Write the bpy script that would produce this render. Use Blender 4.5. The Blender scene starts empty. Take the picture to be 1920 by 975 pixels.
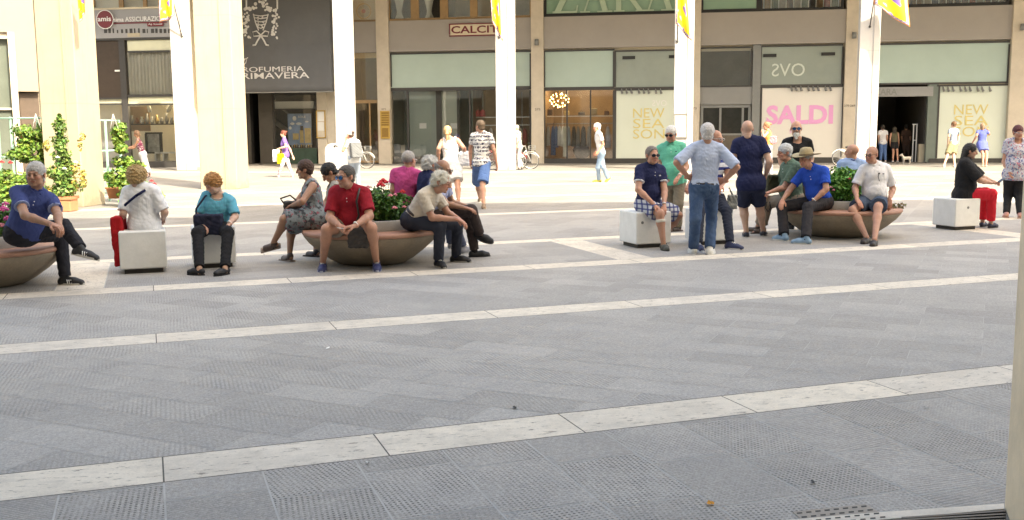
import bpy, bmesh, math, random
import numpy as np
from mathutils import Vector, Matrix

# ------------------------------------------------------------------ camera, sky, sun, exposure
SC = bpy.context.scene
COL = SC.collection
FPX = 1900.0; CAMH = 1.65
TH = math.atan((487.5 - 242) / FPX); RO = 0.0075
_R0 = np.array([1, 0, 0.]); _U0 = np.array([0, math.sin(TH), math.cos(TH)]); CF = np.array([0, math.cos(TH), -math.sin(TH)])
CR = _R0 * math.cos(RO) - _U0 * math.sin(RO); CU = _U0 * math.cos(RO) + _R0 * math.sin(RO)
cam = bpy.data.cameras.new('camera'); camo = bpy.data.objects.new('camera', cam); COL.objects.link(camo)
M = Matrix([[CR[0], CU[0], -CF[0], 0], [CR[1], CU[1], -CF[1], 0], [CR[2], CU[2], -CF[2], CAMH], [0, 0, 0, 1]])
camo.matrix_world = M
cam.sensor_fit = 'HORIZONTAL'; cam.sensor_width = 36.0; cam.lens = FPX / 1920 * 36.0
cam.clip_start = 0.05; cam.clip_end = 2000
SC.camera = camo
SUN_TRAVEL = np.array([-0.55, 0.75, -1.0])
EL = math.atan(1 / math.hypot(.55, .75))
w = bpy.data.worlds.new('World'); SC.world = w; w.use_nodes = True
nt = w.node_tree; bg = nt.nodes['Background']
sky = nt.nodes.new('ShaderNodeTexSky'); sky.sky_type = 'NISHITA'; sky.sun_disc = False
sky.sun_elevation = EL; sky.sun_rotation = math.atan2(.55, -.75)
sky.dust_density = 4.0; sky.ozone_density = 0.6; sky.air_density = 1.0
nt.links.new(sky.outputs[0], bg.inputs[0]); bg.inputs[1].default_value = 0.15
sl = bpy.data.lights.new('sun', 'SUN'); sl.energy = 2.0; sl.angle = math.radians(0.5); sl.color = (1.0, .975, .94)
so = bpy.data.objects.new('sun', sl); COL.objects.link(so)
so.rotation_euler = Vector(SUN_TRAVEL).to_track_quat('-Z', 'Y').to_euler()
so.location = (10, -10, 40)
SC.view_settings.view_transform = 'Standard'; SC.view_settings.look = 'None'
SC.view_settings.exposure = 2.43; SC.view_settings.gamma = 1.0
SC.view_settings.use_white_balance = True; SC.view_settings.white_balance_temperature = 8150; SC.view_settings.white_balance_tint = 6
SC.render.engine = 'CYCLES'
SC.cycles.max_bounces = 6; SC.cycles.diffuse_bounces = 3; SC.cycles.glossy_bounces = 3; SC.cycles.transmission_bounces = 3
SC.cycles.transparent_max_bounces = 8; SC.cycles.use_denoising = True
SC.cycles.caustics_reflective = False; SC.cycles.caustics_refractive = False

def ray(x, y):
    return CF + CR * (x - 960) / FPX - CU * (y - 487.5) / FPX
def gp(x, y, z=0.0):                       # ground point under a direction
    d = ray(x, y); t = (z - CAMH) / d[2]
    return np.array([0, 0, CAMH]) + d * t
def at(x, y, Y):                           # point of a direction at depth Y
    d = ray(x, y); return np.array([0, 0, CAMH]) + d * (Y / d[1])

# ------------------------------------------------------------------ object helpers
def tag(o, label=None, cat=None, group=None, kind=None):
    if label: o['label'] = label
    if cat: o['category'] = cat
    if group: o['group'] = group
    if kind: o['kind'] = kind
    return o
def empty(name, loc=(0, 0, 0), rz=0.0, label=None, cat=None, group=None, kind=None):
    o = bpy.data.objects.new(name, None); COL.objects.link(o)
    o.location = [float(c) for c in loc]; o.rotation_euler = (0, 0, rz); o.empty_display_size = .2
    return tag(o, label, cat, group, kind)
def link_mesh(name, me, parent=None, world=False):
    o = bpy.data.objects.new(name, me); COL.objects.link(o)
    if parent is not None:
        o.parent = parent
        if world:                          # mesh data given in world coordinates
            m_ = Matrix.Identity(4); q_ = parent
            while q_ is not None:
                m_ = Matrix.Translation(q_.location) @ q_.rotation_euler.to_matrix().to_4x4() @ m_; q_ = q_.parent
            inv = m_.inverted()
            me.transform(inv)
    return o
def np_mesh(name, V, Fq, mats, parent=None, smooth=True, world=True, col=None, midx=None):
    me = bpy.data.meshes.new(name)
    V = np.asarray(V, dtype=np.float32)
    me.vertices.add(len(V)); me.vertices.foreach_set('co', V.ravel())
    Fq = np.asarray(Fq, dtype=np.int32); n, k = Fq.shape
    me.loops.add(n * k); me.loops.foreach_set('vertex_index', Fq.ravel())
    me.polygons.add(n); me.polygons.foreach_set('loop_start', np.arange(0, n * k, k, dtype=np.int32))
    if midx is not None: me.polygons.foreach_set('material_index', np.asarray(midx, dtype=np.int32))
    me.update(calc_edges=True); me.validate()
    if smooth: me.polygons.foreach_set('use_smooth', np.ones(len(me.polygons), dtype=bool))
    for m in (mats if isinstance(mats, (list, tuple)) else [mats]): me.materials.append(m)
    if col is not None:
        ca = me.color_attributes.new('tint', 'FLOAT_COLOR', 'POINT')
        c4 = np.ones((len(V), 4), dtype=np.float32); c4[:, :3] = col
        ca.data.foreach_set('color', c4.ravel())
    return link_mesh(name, me, parent, world)

class MB:
    """collects shapes; build() links them as ONE mesh object"""
    def __init__(s): s.v = []; s.f = []; s.mi = []; s.sm = []
    def add(s, V, F, mi=0, sm=False):
        b = len(s.v); s.v += [tuple(map(float, p)) for p in V]; s.f += [tuple(b + i for i in f) for f in F]
        s.mi += [mi] * len(F); s.sm += [sm] * len(F); return s
    def box(s, lo, hi, T=None, mi=0, bev=0.0):
        x0, y0, z0 = lo; x1, y1, z1 = hi
        if bev > 0:
            b = min(bev, (x1 - x0) / 3, (y1 - y0) / 3, (z1 - z0) / 3)
            V = []; idx = {}
            for ix, (xa, xb) in enumerate(((x0, x0 + b), (x1, x1 - b))):
                for iy, (ya, yb) in enumerate(((y0, y0 + b), (y1, y1 - b))):
                    for iz, (za, zb) in enumerate(((z0, z0 + b), (z1, z1 - b))):
                        idx[ix, iy, iz] = len(V); V += [(xa, yb, zb), (xb, ya, zb), (xb, yb, za)]
            g = lambda i, j, k, a: idx[i, j, k] + a
            F = []
            F += [(g(0,0,0,0), g(0,0,1,0), g(0,1,1,0), g(0,1,0,0)), (g(1,0,0,0), g(1,1,0,0), g(1,1,1,0), g(1,0,1,0))]
            F += [(g(0,0,0,1), g(1,0,0,1), g(1,0,1,1), g(0,0,1,1)), (g(0,1,0,1), g(0,1,1,1), g(1,1,1,1), g(1,1,0,1))]
            F += [(g(0,0,0,2), g(0,1,0,2), g(1,1,0,2), g(1,0,0,2)), (g(0,0,1,2), g(1,0,1,2), g(1,1,1,2), g(0,1,1,2))]
            for i in (0, 1):
                for j in (0, 1):
                    F.append((g(i,j,0,0), g(i,j,1,0), g(i,j,1,1), g(i,j,0,1)))
                    F.append((g(i,0,j,0), g(i,1,j,0), g(i,1,j,2), g(i,0,j,2)))
                    F.append((g(0,i,j,1), g(1,i,j,1), g(1,i,j,2), g(0,i,j,2)))
                    for k in (0, 1): F.append((g(i,j,k,0), g(i,j,k,1), g(i,j,k,2)))
        else:
            V = [(x0,y0,z0),(x1,y0,z0),(x1,y1,z0),(x0,y1,z0),(x0,y0,z1),(x1,y0,z1),(x1,y1,z1),(x0,y1,z1)]
            F = [(0,3,2,1),(4,5,6,7),(0,1,5,4),(1,2,6,5),(2,3,7,6),(3,0,4,7)]
        if T is not None: V = [tuple(T @ Vector(p)) for p in V]
        return s.add(V, F, mi)
    def tube(s, pts, r, n=8, mi=0, closed=False, caps=True):
        P = [Vector(p) for p in pts]; m = len(P)
        rs = [r] * m if not hasattr(r, '__len__') else r
        V = []; F = []; up = None
        for i in range(m):
            if closed: t = (P[(i + 1) % m] - P[i - 1]).normalized()
            else: t = (P[min(i + 1, m - 1)] - P[max(i - 1, 0)]).normalized()
            if up is None:
                up = Vector((0, 0, 1)) if abs(t.z) < .9 else Vector((1, 0, 0))
            a = (up - t * up.dot(t)).normalized(); b = t.cross(a); up = a
            for k in range(n):
                an = 2 * math.pi * k / n
                V.append(P[i] + (a * math.cos(an) + b * math.sin(an)) * rs[i])
        for i in range(m if closed else m - 1):
            j = (i + 1) % m
            for k in range(n):
                F.append((i * n + k, i * n + (k + 1) % n, j * n + (k + 1) % n, j * n + k))
        if caps and not closed:
            F.append(tuple(range(n - 1, -1, -1))); F.append(tuple((m - 1) * n + k for k in range(n)))
        return s.add(V, F, mi, True)
    def lathe(s, prof, c=(0, 0, 0), n=32, mi=0, sq=None):
        V = []; F = []
        for (r, z) in prof:
            for k in range(n):
                a = 2 * math.pi * k / n; V.append((c[0] + r * math.cos(a), c[1] + r * math.sin(a), c[2] + z))
        for i in range(len(prof) - 1):
            for k in range(n):
                F.append((i * n + k, i * n + (k + 1) % n, (i + 1) * n + (k + 1) % n, (i + 1) * n + k))
        return s.add(V, F, mi, True)
    def ball(s, c, r, n=8, mi=0):
        rx, ry, rz = r if hasattr(r, '__len__') else (r, r, r)
        V = []; F = []
        for i in range(n + 1):
            t = math.pi * i / n
            for k in range(n * 2):
                a = math.pi * k / n
                V.append((c[0] + rx * math.sin(t) * math.cos(a), c[1] + ry * math.sin(t) * math.sin(a), c[2] + rz * math.cos(t)))
        m = n * 2
        for i in range(n):
            for k in range(m): F.append((i * m + k, (i + 1) * m + k, (i + 1) * m + (k + 1) % m, i * m + (k + 1) % m))
        return s.add(V, F, mi, True)
    def poly(s, pts2, T, z0, z1, mi=0):     # extruded outline in the XY plane of T
        n = len(pts2)
        V = [T @ Vector((p[0], p[1], z0)) for p in pts2] + [T @ Vector((p[0], p[1], z1)) for p in pts2]
        F = [tuple(range(n - 1, -1, -1)), tuple(range(n, 2 * n))] + [(i, (i + 1) % n, n + (i + 1) % n, n + i) for i in range(n)]
        return s.add(V, F, mi)
    def build(s, name, mats, parent=None, world=False, autosmooth=True):
        me = bpy.data.meshes.new(name); me.from_pydata(s.v, [], s.f)
        for m in (mats if isinstance(mats, (list, tuple)) else [mats]): me.materials.append(m)
        for p, a, b in zip(me.polygons, s.mi, s.sm): p.material_index = a; p.use_smooth = b
        me.update()
        return link_mesh(name, me, parent, world)

def copy_tree(o, parent=None):
    c = o.copy(); COL.objects.link(c)
    if parent is not None: c.parent = parent
    for ch in list(CHILDREN.get(o.name, [])): copy_tree(ch, c)
    return c
CHILDREN = {}
def index_children():
    CHILDREN.clear()
    for o in bpy.data.objects:
        if o.parent: CHILDREN.setdefault(o.parent.name, []).append(o)

# ------------------------------------------------------------------ materials
def newmat(name):
    m = bpy.data.materials.new(name); m.use_nodes = True
    nt = m.node_tree; b = nt.nodes['Principled BSDF']; return m, nt, b
def N(nt, t, **kw):
    n = nt.nodes.new(t)
    for k, v in kw.items():
        if k in n.inputs: n.inputs[k].default_value = v
        else: setattr(n, k, v)
    return n
def mixc(nt, fac, a, b, mode='MIX'):
    n = nt.nodes.new('ShaderNodeMix'); n.data_type = 'RGBA'; n.blend_type = mode
    for sock, val in ((n.inputs[0], fac), (n.inputs[6], a), (n.inputs[7], b)):
        if isinstance(val, bpy.types.NodeSocket): nt.links.new(val, sock)
        elif isinstance(val, (int, float)): sock.default_value = val
        else: sock.default_value = (*val[:3], 1)
    return n.outputs[2]
def ramp(nt, src, stops):
    r = nt.nodes.new('ShaderNodeValToRGB'); nt.links.new(src, r.inputs[0])
    e = r.color_ramp.elements
    while len(e) < len(stops): e.new(.5)
    for el, (p, c) in zip(e, stops):
        el.position = p; el.color = (*c, 1) if hasattr(c, '__len__') else (c, c, c, 1)
    return r.outputs[0]
def noise(nt, scale, detail=4, rough=.6, vec=None, dim=None):
    n = N(nt, 'ShaderNodeTexNoise', Scale=scale, Detail=detail, Roughness=rough)
    if vec is not None: nt.links.new(vec, n.inputs['Vector'])
    return n.outputs[0]
def objco(nt): return nt.nodes.new('ShaderNodeTexCoord').outputs['Object']
def bump(nt, b, h, strength=.3, dist=.01):
    n = N(nt, 'ShaderNodeBump', Strength=strength, Distance=dist); nt.links.new(h, n.inputs['Height']); nt.links.new(n.outputs[0], b.inputs['Normal'])
MC = {}
def surf(name, col, rough=.6, var=.15, scale=6, bstr=.2, bd=.005, metal=0, spec=.5, fine=60, dirt=None):
    """mottled procedural surface"""
    key = (name,)
    if key in MC: return MC[key]
    m, nt, b = newmat(name); co = objco(nt)
    n1 = noise(nt, scale, 6, .65, co); n2 = noise(nt, fine, 3, .7, co)
    dk = tuple(max(c * (1 - var), 0) for c in col); lt = tuple(min(c * (1 + var), 1) for c in col)
    c = ramp(nt, n1, [(.25, dk), (.75, lt)])
    c = mixc(nt, .35 * min(1, var * 4), c, ramp(nt, n2, [(.3, dk), (.7, lt)]))
    if dirt:
        c = mixc(nt, ramp(nt, noise(nt, scale * .35, 8, .7, co), [(.5, 0.), (.75, .7)]), c, dirt)
    nt.links.new(c, b.inputs['Base Color'])
    b.inputs['Roughness'].default_value = rough; b.inputs['Metallic'].default_value = metal
    b.inputs['Specular IOR Level'].default_value = spec
    if bstr: bump(nt, b, n2, bstr, bd)
    MC[key] = m; return m
def glassmat(name='window_glass', tint=(.985, .995, .99), refl=.075):
    if (name,) in MC: return MC[(name,)]
    m, nt, b = newmat(name); nt.nodes.remove(b)
    out = nt.nodes['Material Output']
    tr = N(nt, 'ShaderNodeBsdfTransparent'); tr.inputs[0].default_value = (*tint, 1)
    gl = N(nt, 'ShaderNodeBsdfGlossy', Roughness=.03)
    fr = N(nt, 'ShaderNodeFresnel', IOR=1.5)
    ad = N(nt, 'ShaderNodeMath', operation='ADD'); nt.links.new(fr.outputs[0], ad.inputs[0]); ad.inputs[1].default_value = refl - .04
    mx = N(nt, 'ShaderNodeMixShader'); nt.links.new(ad.outputs[0], mx.inputs[0]); nt.links.new(tr.outputs[0], mx.inputs[1]); nt.links.new(gl.outputs[0], mx.inputs[2])
    nt.links.new(mx.outputs[0], out.inputs[0]); MC[(name,)] = m; return m
def lampmat(name, col, e):
    m, nt, b = newmat(name); b.inputs['Base Color'].default_value = (*col, 1)
    b.inputs['Emission Color'].default_value = (*col, 1); b.inputs['Emission Strength'].default_value = e; return m
def srgb(*c):
    c = c[0] if len(c) == 1 else c
    return tuple((x / 255 / 12.92) if x / 255 <= .04045 else ((x / 255 + .055) / 1.055) ** 2.4 for x in c)
# ------------------------------------------------------------------ ground and paving
AA = math.radians(19.7)
E1 = np.array([math.cos(AA), math.sin(AA)]); E2 = np.array([-math.sin(AA), math.cos(AA)])
grout = surf('paving_grout', (.46, .445, .42), .9, .25, 3, .3, .004)
mb = MB(); mb.add([(-260, -60, .0031), (260, -60, .0031), (260, 400, .0031), (-260, 400, .0031)], [(0, 1, 2, 3)])
tag(mb.build('ground', grout), kind='structure')

def clip(poly, n, c):                      # keep points with n.p <= c
    out = []
    for i in range(len(poly)):
        a, b = poly[i], poly[(i + 1) % len(poly)]
        da, db = a[0] * n[0] + a[1] * n[1] - c, b[0] * n[0] + b[1] * n[1] - c
        if da <= 0: out.append(a)
        if (da < 0 < db) or (db < 0 < da):
            t = da / (da - db); out.append((a[0] + (b[0] - a[0]) * t, a[1] + (b[1] - a[1]) * t))
    return out
def slab_material(name, base, kind):
    m, nt, b = newmat(name)
    uv = nt.nodes.new('ShaderNodeUVMap').outputs[0]; co = objco(nt)
    at_ = N(nt, 'ShaderNodeAttribute', attribute_name='rnd'); sep = N(nt, 'ShaderNodeSeparateColor'); nt.links.new(at_.outputs[0], sep.inputs[0])
    dk = tuple(c * .87 for c in base); lt = tuple(c * 1.09 for c in base)
    c0 = ramp(nt, sep.outputs[0], [(0, dk), (1, lt)])
    big = noise(nt, 1.3, 6, .7, co); fine = noise(nt, 140, 3, .7, co); mid = noise(nt, 14, 5, .7, co)
    c1 = mixc(nt, .5, c0, ramp(nt, big, [(.3, (.75, .75, .77)), (.7, (1.12, 1.1, 1.06))]), 'MULTIPLY')
    c1 = mixc(nt, .9, c1, ramp(nt, fine, [(.3, .62), (.7, 1.32)]), 'MULTIPLY')
    c1 = mixc(nt, .8, c1, ramp(nt, noise(nt, 45, 3, .7, co), [(.32, .75), (.68, 1.2)]), 'MULTIPLY')
    c1 = mixc(nt, ramp(nt, noise(nt, .55, 7, .72, co), [(.52, 0.), (.72, .5)]), c1, tuple(c * .62 for c in base))
    c1 = mixc(nt, .4, c1, ramp(nt, mid, [(.35, .8), (.65, 1.12)]), 'MULTIPLY')
    # chewing gum spots, drips and darker worn areas
    v2 = N(nt, 'ShaderNodeTexVoronoi', Scale=2.3); nt.links.new(co, v2.inputs['Vector']); c1 = mixc(nt, ramp(nt, v2.outputs['Distance'], [(.035, .5), (.055, 0.)]), c1, tuple(c * .45 for c in base))
    c1 = mixc(nt, ramp(nt, noise(nt, 2.2, 9, .8, co), [(.58, 0.), (.68, .45)]), c1, tuple(c * .6 for c in base))
    # chiselled surface: grooves or holes, chosen per slab
    sx = N(nt, 'ShaderNodeSeparateXYZ'); nt.links.new(uv, sx.inputs[0])
    jit = N(nt, 'ShaderNodeMath', operation='MULTIPLY_ADD'); nt.links.new(mid, jit.inputs[0]); jit.inputs[1].default_value = .008; nt.links.new(sx.outputs[0], jit.inputs[2])
    def wav(src, per):
        q = N(nt, 'ShaderNodeMath', operation='MULTIPLY'); nt.links.new(src, q.inputs[0]); q.inputs[1].default_value = 2 * math.pi / per
        s = N(nt, 'ShaderNodeMath', operation='SINE'); nt.links.new(q.outputs[0], s.inputs[0])
        a = N(nt, 'ShaderNodeMath', operation='MULTIPLY_ADD'); nt.links.new(s.outputs[0], a.inputs[0]); a.inputs[1].default_value = .5; a.inputs[2].default_value = .5
        return a.outputs[0]
    gx = wav(jit.outputs[0], .027 if kind != 'dots' else .024)
    if kind == 'dots':
        gy = wav(sx.outputs[1], .024)
        pr = N(nt, 'ShaderNodeMath', operation='MULTIPLY'); nt.links.new(gx, pr.inputs[0]); nt.links.new(gy, pr.inputs[1])
        hole = ramp(nt, pr.outputs[0], [(.42, 0.), (.60, 1.)])
        rib = ramp(nt, gx, [(.3, 0.), (.8, .4)])
        sel = ramp(nt, sep.outputs[1], [(.62, 0.), (.7, 1.)])
        pat = mixc(nt, sel, hole, rib)
        st = ramp(nt, sep.outputs[2], [(.1, .35), (.6, 1.)])
        wear = ramp(nt, noise(nt, 4, 3, .6, co), [(.35, .25), (.6, 1.)])
        amt = mixc(nt, 1.0, st, wear, 'MULTIPLY')
        pat = mixc(nt, 1.0, pat, amt, 'MULTIPLY')
        c1 = mixc(nt, pat, c1, tuple(c * .16 for c in base))
    elif kind == 'grooves':
        st = ramp(nt, sep.outputs[1], [(.15, .15), (.8, 1.)])
        wear = ramp(nt, noise(nt, 3, 3, .6, co), [(.35, .2), (.65, 1.)])
        amt = mixc(nt, 1.0, st, wear, 'MULTIPLY')
        pat = mixc(nt, 1.0, ramp(nt, gx, [(.35, 0.), (.9, .45)]), amt, 'MULTIPLY')
        c1 = mixc(nt, pat, c1, tuple(c * .38 for c in base))
    # small pale and dark specks
    vo = N(nt, 'ShaderNodeTexVoronoi', Scale=7.0); nt.links.new(co, vo.inputs['Vector'])
    c1 = mixc(nt, ramp(nt, vo.outputs['Distance'], [(.02, .8), (.035, 0.)]), c1, (.5, .5, .5))
    nt.links.new(c1, b.inputs['Base Color'])
    rr = ramp(nt, mid, [(.3, .5), (.7, .78)]); nt.links.new(rr, b.inputs['Roughness'])
    if kind in ('dots', 'grooves'):
        inv = N(nt, 'ShaderNodeMath', operation='MULTIPLY_ADD'); nt.links.new(pat, inv.inputs[0]); inv.inputs[1].default_value = -1.0; nt.links.new(fine, inv.inputs[2])
        bump(nt, b, inv.outputs[0], .5, .004)
    else: bump(nt, b, mid, .3, .004)
    return m
def travertine(name, base=(.74, .665, .565)):
    m, nt, b = newmat(name)
    uv = nt.nodes.new('ShaderNodeUVMap').outputs[0]; co = objco(nt)
    mp = N(nt, 'ShaderNodeMapping'); nt.links.new(uv, mp.inputs[0]); mp.inputs['Scale'].default_value = (3.0, 9, 1)
    v1 = noise(nt, 1.0, 8, .65, mp.outputs[0]); big = noise(nt, 1.7, 6, .7, co); fine = noise(nt, 90, 4, .75, co)
    c = ramp(nt, v1, [(.3, tuple(x * .90 for x in base)), (.55, base), (.75, tuple(min(1, x * 1.12) for x in base))])
    at_ = N(nt, 'ShaderNodeAttribute', attribute_name='rnd'); sep = N(nt, 'ShaderNodeSeparateColor'); nt.links.new(at_.outputs[0], sep.inputs[0])
    c = mixc(nt, .6, c, ramp(nt, sep.outputs[0], [(0, (.85, .84, .84)), (1, (1.1, 1.07, 1.0))]), 'MULTIPLY')
    c = mixc(nt, .6, c, ramp(nt, big, [(.3, .70), (.7, 1.1)]), 'MULTIPLY')
    c = mixc(nt, .4, c, ramp(nt, fine, [(.3, .7), (.6, 1.1)]), 'MULTIPLY')
    mp2 = N(nt, 'ShaderNodeMapping'); nt.links.new(uv, mp2.inputs[0]); mp2.inputs['Scale'].default_value = (9, 30, 1)
    c = mixc(nt, ramp(nt, noise(nt, 5, 7, .75, co), [(.5, 0.), (.7, .7)]), c, tuple(x * .60 for x in base))
    pits = noise(nt, 1.0, 5, .8, mp2.outputs[0])
    pm = ramp(nt, pits, [(.575, 0.), (.63, .9)])
    c = mixc(nt, pm, c, (.16, .13, .11))
    nt.links.new(c, b.inputs['Base Color']); b.inputs['Roughness'].default_value = .6
    inv = N(nt, 'ShaderNodeMath', operation='MULTIPLY_ADD'); nt.links.new(pm, inv.inputs[0]); inv.inputs[1].default_value = -2.0; nt.links.new(fine, inv.inputs[2])
    bump(nt, b, inv.outputs[0], .3, .004)
    return m
def slabs(name, mat, ang, L, W, region, z=.004, gap=.004, stagger=.5, seed=1, uva=None):
    """region: list of half planes (n, c); xr: search box"""
    (cx, cy, rad, planes) = region
    rnd = random.Random(seed); V = []; F = []; UV = []; RC = []
    a = math.radians(ang); e1 = (math.cos(a), math.sin(a)); e2 = (-math.sin(a), math.cos(a))
    u0 = cx * e1[0] + cy * e1[1]; v0 = cx * e2[0] + cy * e2[1]
    for j in range(int((v0 - rad) // W), int((v0 + rad) // W) + 1):
        off = rnd.random() * L if stagger < 0 else (j % 2) * L * stagger
        for i in range(int((u0 - rad - off) // L), int((u0 + rad - off) // L) + 1):
            ua, ub = off + i * L + gap / 2, off + (i + 1) * L - gap / 2; va, vb = j * W + gap / 2, (j + 1) * W - gap / 2
            P = [(p[0] * e1[0] + p[1] * e2[0], p[0] * e1[1] + p[1] * e2[1]) for p in ((ua, va), (ub, va), (ub, vb), (ua, vb))]
            for n_, c_ in planes:
                P = clip(P, n_, c_)
                if len(P) < 3: break
            if len(P) < 3: continue
            r = (rnd.random(), rnd.random(), rnd.random()); fl = rnd.random() < .0
            sk = rnd.uniform(-.25, .25) if uva is None else uva + rnd.uniform(-.05, .05); b0 = len(V)
            for p in P:
                V.append((p[0], p[1], z)); u = p[0] * e1[0] + p[1] * e1[1]; v = p[0] * e2[0] + p[1] * e2[1]
                UV.append((u * math.cos(sk) + v * math.sin(sk) + r[0], -u * math.sin(sk) + v * math.cos(sk) + r[1])); RC.append((*r, 1))
            F.append(tuple(range(b0, b0 + len(P))))
    me = bpy.data.meshes.new(name); me.from_pydata(V, [], F); me.materials.append(mat)
    uvl = me.uv_layers.new(name='UVMap'); ca = me.color_attributes.new('rnd', 'FLOAT_COLOR', 'POINT')
    ca.data.foreach_set('color', np.array(RC, dtype=np.float32).ravel())
    li = np.zeros(len(me.loops), dtype=np.int32); me.loops.foreach_get('vertex_index', li)
    uvl.data.foreach_set('uv', np.array(UV, dtype=np.float32)[li].ravel())
    return tag(link_mesh(name, me), kind='structure')
def band_planes(v0, v1, u0=None, u1=None):
    pl = [((-E2[0], -E2[1]), -v0), ((E2[0], E2[1]), v1)]
    if u0 is not None: pl.append(((-E1[0], -E1[1]), -u0))
    if u1 is not None: pl.append(((E1[0], E1[1]), u1))
    return pl
GREY = (.385, .365, .342)
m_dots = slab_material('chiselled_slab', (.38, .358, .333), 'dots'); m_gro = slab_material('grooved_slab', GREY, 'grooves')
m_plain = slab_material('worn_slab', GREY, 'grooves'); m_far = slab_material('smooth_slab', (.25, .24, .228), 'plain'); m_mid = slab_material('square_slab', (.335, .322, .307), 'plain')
m_trav = travertine('travertine_band')
g = .010
ST = [(4.92, 5.31), (8.31, 8.69), (11.10, 11.50), (13.78, 14.12), (18.6, 18.95), (23.2, 23.6), (27.9, 28.3)]
# near paving, laid square to the bands
slabs('pavement', m_dots, 19.7 - 90, .63, .455, (0, 4, 9, band_planes(-2, ST[0][0] - g)), stagger=-1, seed=4, gap=.009)
slabs('pavement', m_gro, 19.7 - 45, .72, .33, (1, 8, 13, band_planes(ST[0][1] + g, ST[1][0] - g)), stagger=.33, seed=5, uva=math.radians(45))
slabs('pavement', m_gro, 19.7 - 45, .72, .33, (1, 11, 16, band_planes(ST[1][1] + g, ST[2][0] - g)), stagger=.33, seed=6, uva=math.radians(45))
cross = [(-14, -13.5), (-7.5, -7.02), (-.98, -.5), (5.55, 6.03), (12.1, 12.6), (18.6, 19.1)]
for k in range(len(cross) - 1):
    slabs('pavement', m_plain, 19.7, .75, .45, (E1[0] * (cross[k][1] + 3) - 4, 13 + (cross[k][1] + 3) * E1[1], 9, band_planes(ST[2][1] + g, ST[3][0] - g, cross[k][1] + g, cross[k + 1][0] - g)), seed=7 + k, uva=0.0)
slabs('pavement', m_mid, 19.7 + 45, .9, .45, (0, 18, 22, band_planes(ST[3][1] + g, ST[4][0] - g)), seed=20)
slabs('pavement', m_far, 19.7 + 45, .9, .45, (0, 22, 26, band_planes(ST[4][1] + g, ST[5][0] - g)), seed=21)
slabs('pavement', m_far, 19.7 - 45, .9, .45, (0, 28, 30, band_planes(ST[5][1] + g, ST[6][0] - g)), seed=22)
# travertine bands, each on a dark bed that shows in its joints
m_bed = surf('dark_joint_bed', (.10, .09, .08), .9, .2, 10, 0, 0)
for a, b_ in ST:
    mb = MB(); q = [E1 * u + E2 * v for u, v in ((-34, a - .011), (34, a - .011), (34, b_ + .011), (-34, b_ + .011))]; mb.add([(p[0], p[1], .0036) for p in q], [(0, 1, 2, 3)]); tag(mb.build('paving_joint', m_bed), kind='structure')
for i, (a, b_) in enumerate(ST):
    slabs('paving_band', m_trav, 19.7, 1.09 if i == 0 else 1.42, 60, (0, 10, 34, band_planes(a, b_)), z=.004, stagger=0, gap=.008, seed=30 + i)
for i, (a, b_) in enumerate(cross):
    slabs('paving_band', m_trav, 19.7 + 90, 1.25, 60, (0, 12, 30, band_planes(ST[2][1] + g, ST[3][0] - g, a, b_)), z=.004, stagger=0, gap=.01, seed=40 + i)
# facade frame
FO = gp(735, 307)[:2]; _q = gp(1890, 305)[:2]; FU = (_q - FO) / np.linalg.norm(_q - FO); FN = np.array([FU[1], -FU[0]])   # FN points at the camera
def fsz(px, py, off=0.0):                  # (s, z) on the vertical facade plane shifted by off towards the square
    d = ray(px, py); o = FO + FN * off
    t = np.dot(o, FN) / np.dot(d[:2], FN)
    p = d * t; return float(np.dot(p[:2] - FO, FU)), float(CAMH + p[2])
def fw(s, n, z): p = FO + FU * s + FN * n; return (p[0], p[1], z)
FT = Matrix(((FU[0], FN[0], 0, FO[0]), (FU[1], FN[1], 0, FO[1]), (0, 0, 1, 0), (0, 0, 0, 1)))   # local (s, n, z)
# portico floor: plain light stone slabs parallel to the facade
_fa = math.degrees(math.atan2(FU[1], FU[0])); fc = FO + FU * 6
vf = lambda n: float(np.dot(FO + FN * n, -FN))
# far paving between the last band and the portico, then the portico strip
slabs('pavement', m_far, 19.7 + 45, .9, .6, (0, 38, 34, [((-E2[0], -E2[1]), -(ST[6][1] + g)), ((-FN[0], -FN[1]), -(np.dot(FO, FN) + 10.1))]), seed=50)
slabs('paving_band', m_trav, _fa, 1.4, 60, (fc[0], fc[1], 34, [((-FN[0], -FN[1]), -(np.dot(FO, FN) + 9.5)), ((FN[0], FN[1]), np.dot(FO, FN) + 10.05)]), stagger=0, seed=51)
slabs('pavement', m_far, _fa, 1.2, .6, (fc[0], fc[1], 34, [((-FN[0], -FN[1]), -(np.dot(FO, FN) - 4)), ((FN[0], FN[1]), np.dot(FO, FN) + 9.45)]), seed=52)

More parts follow.
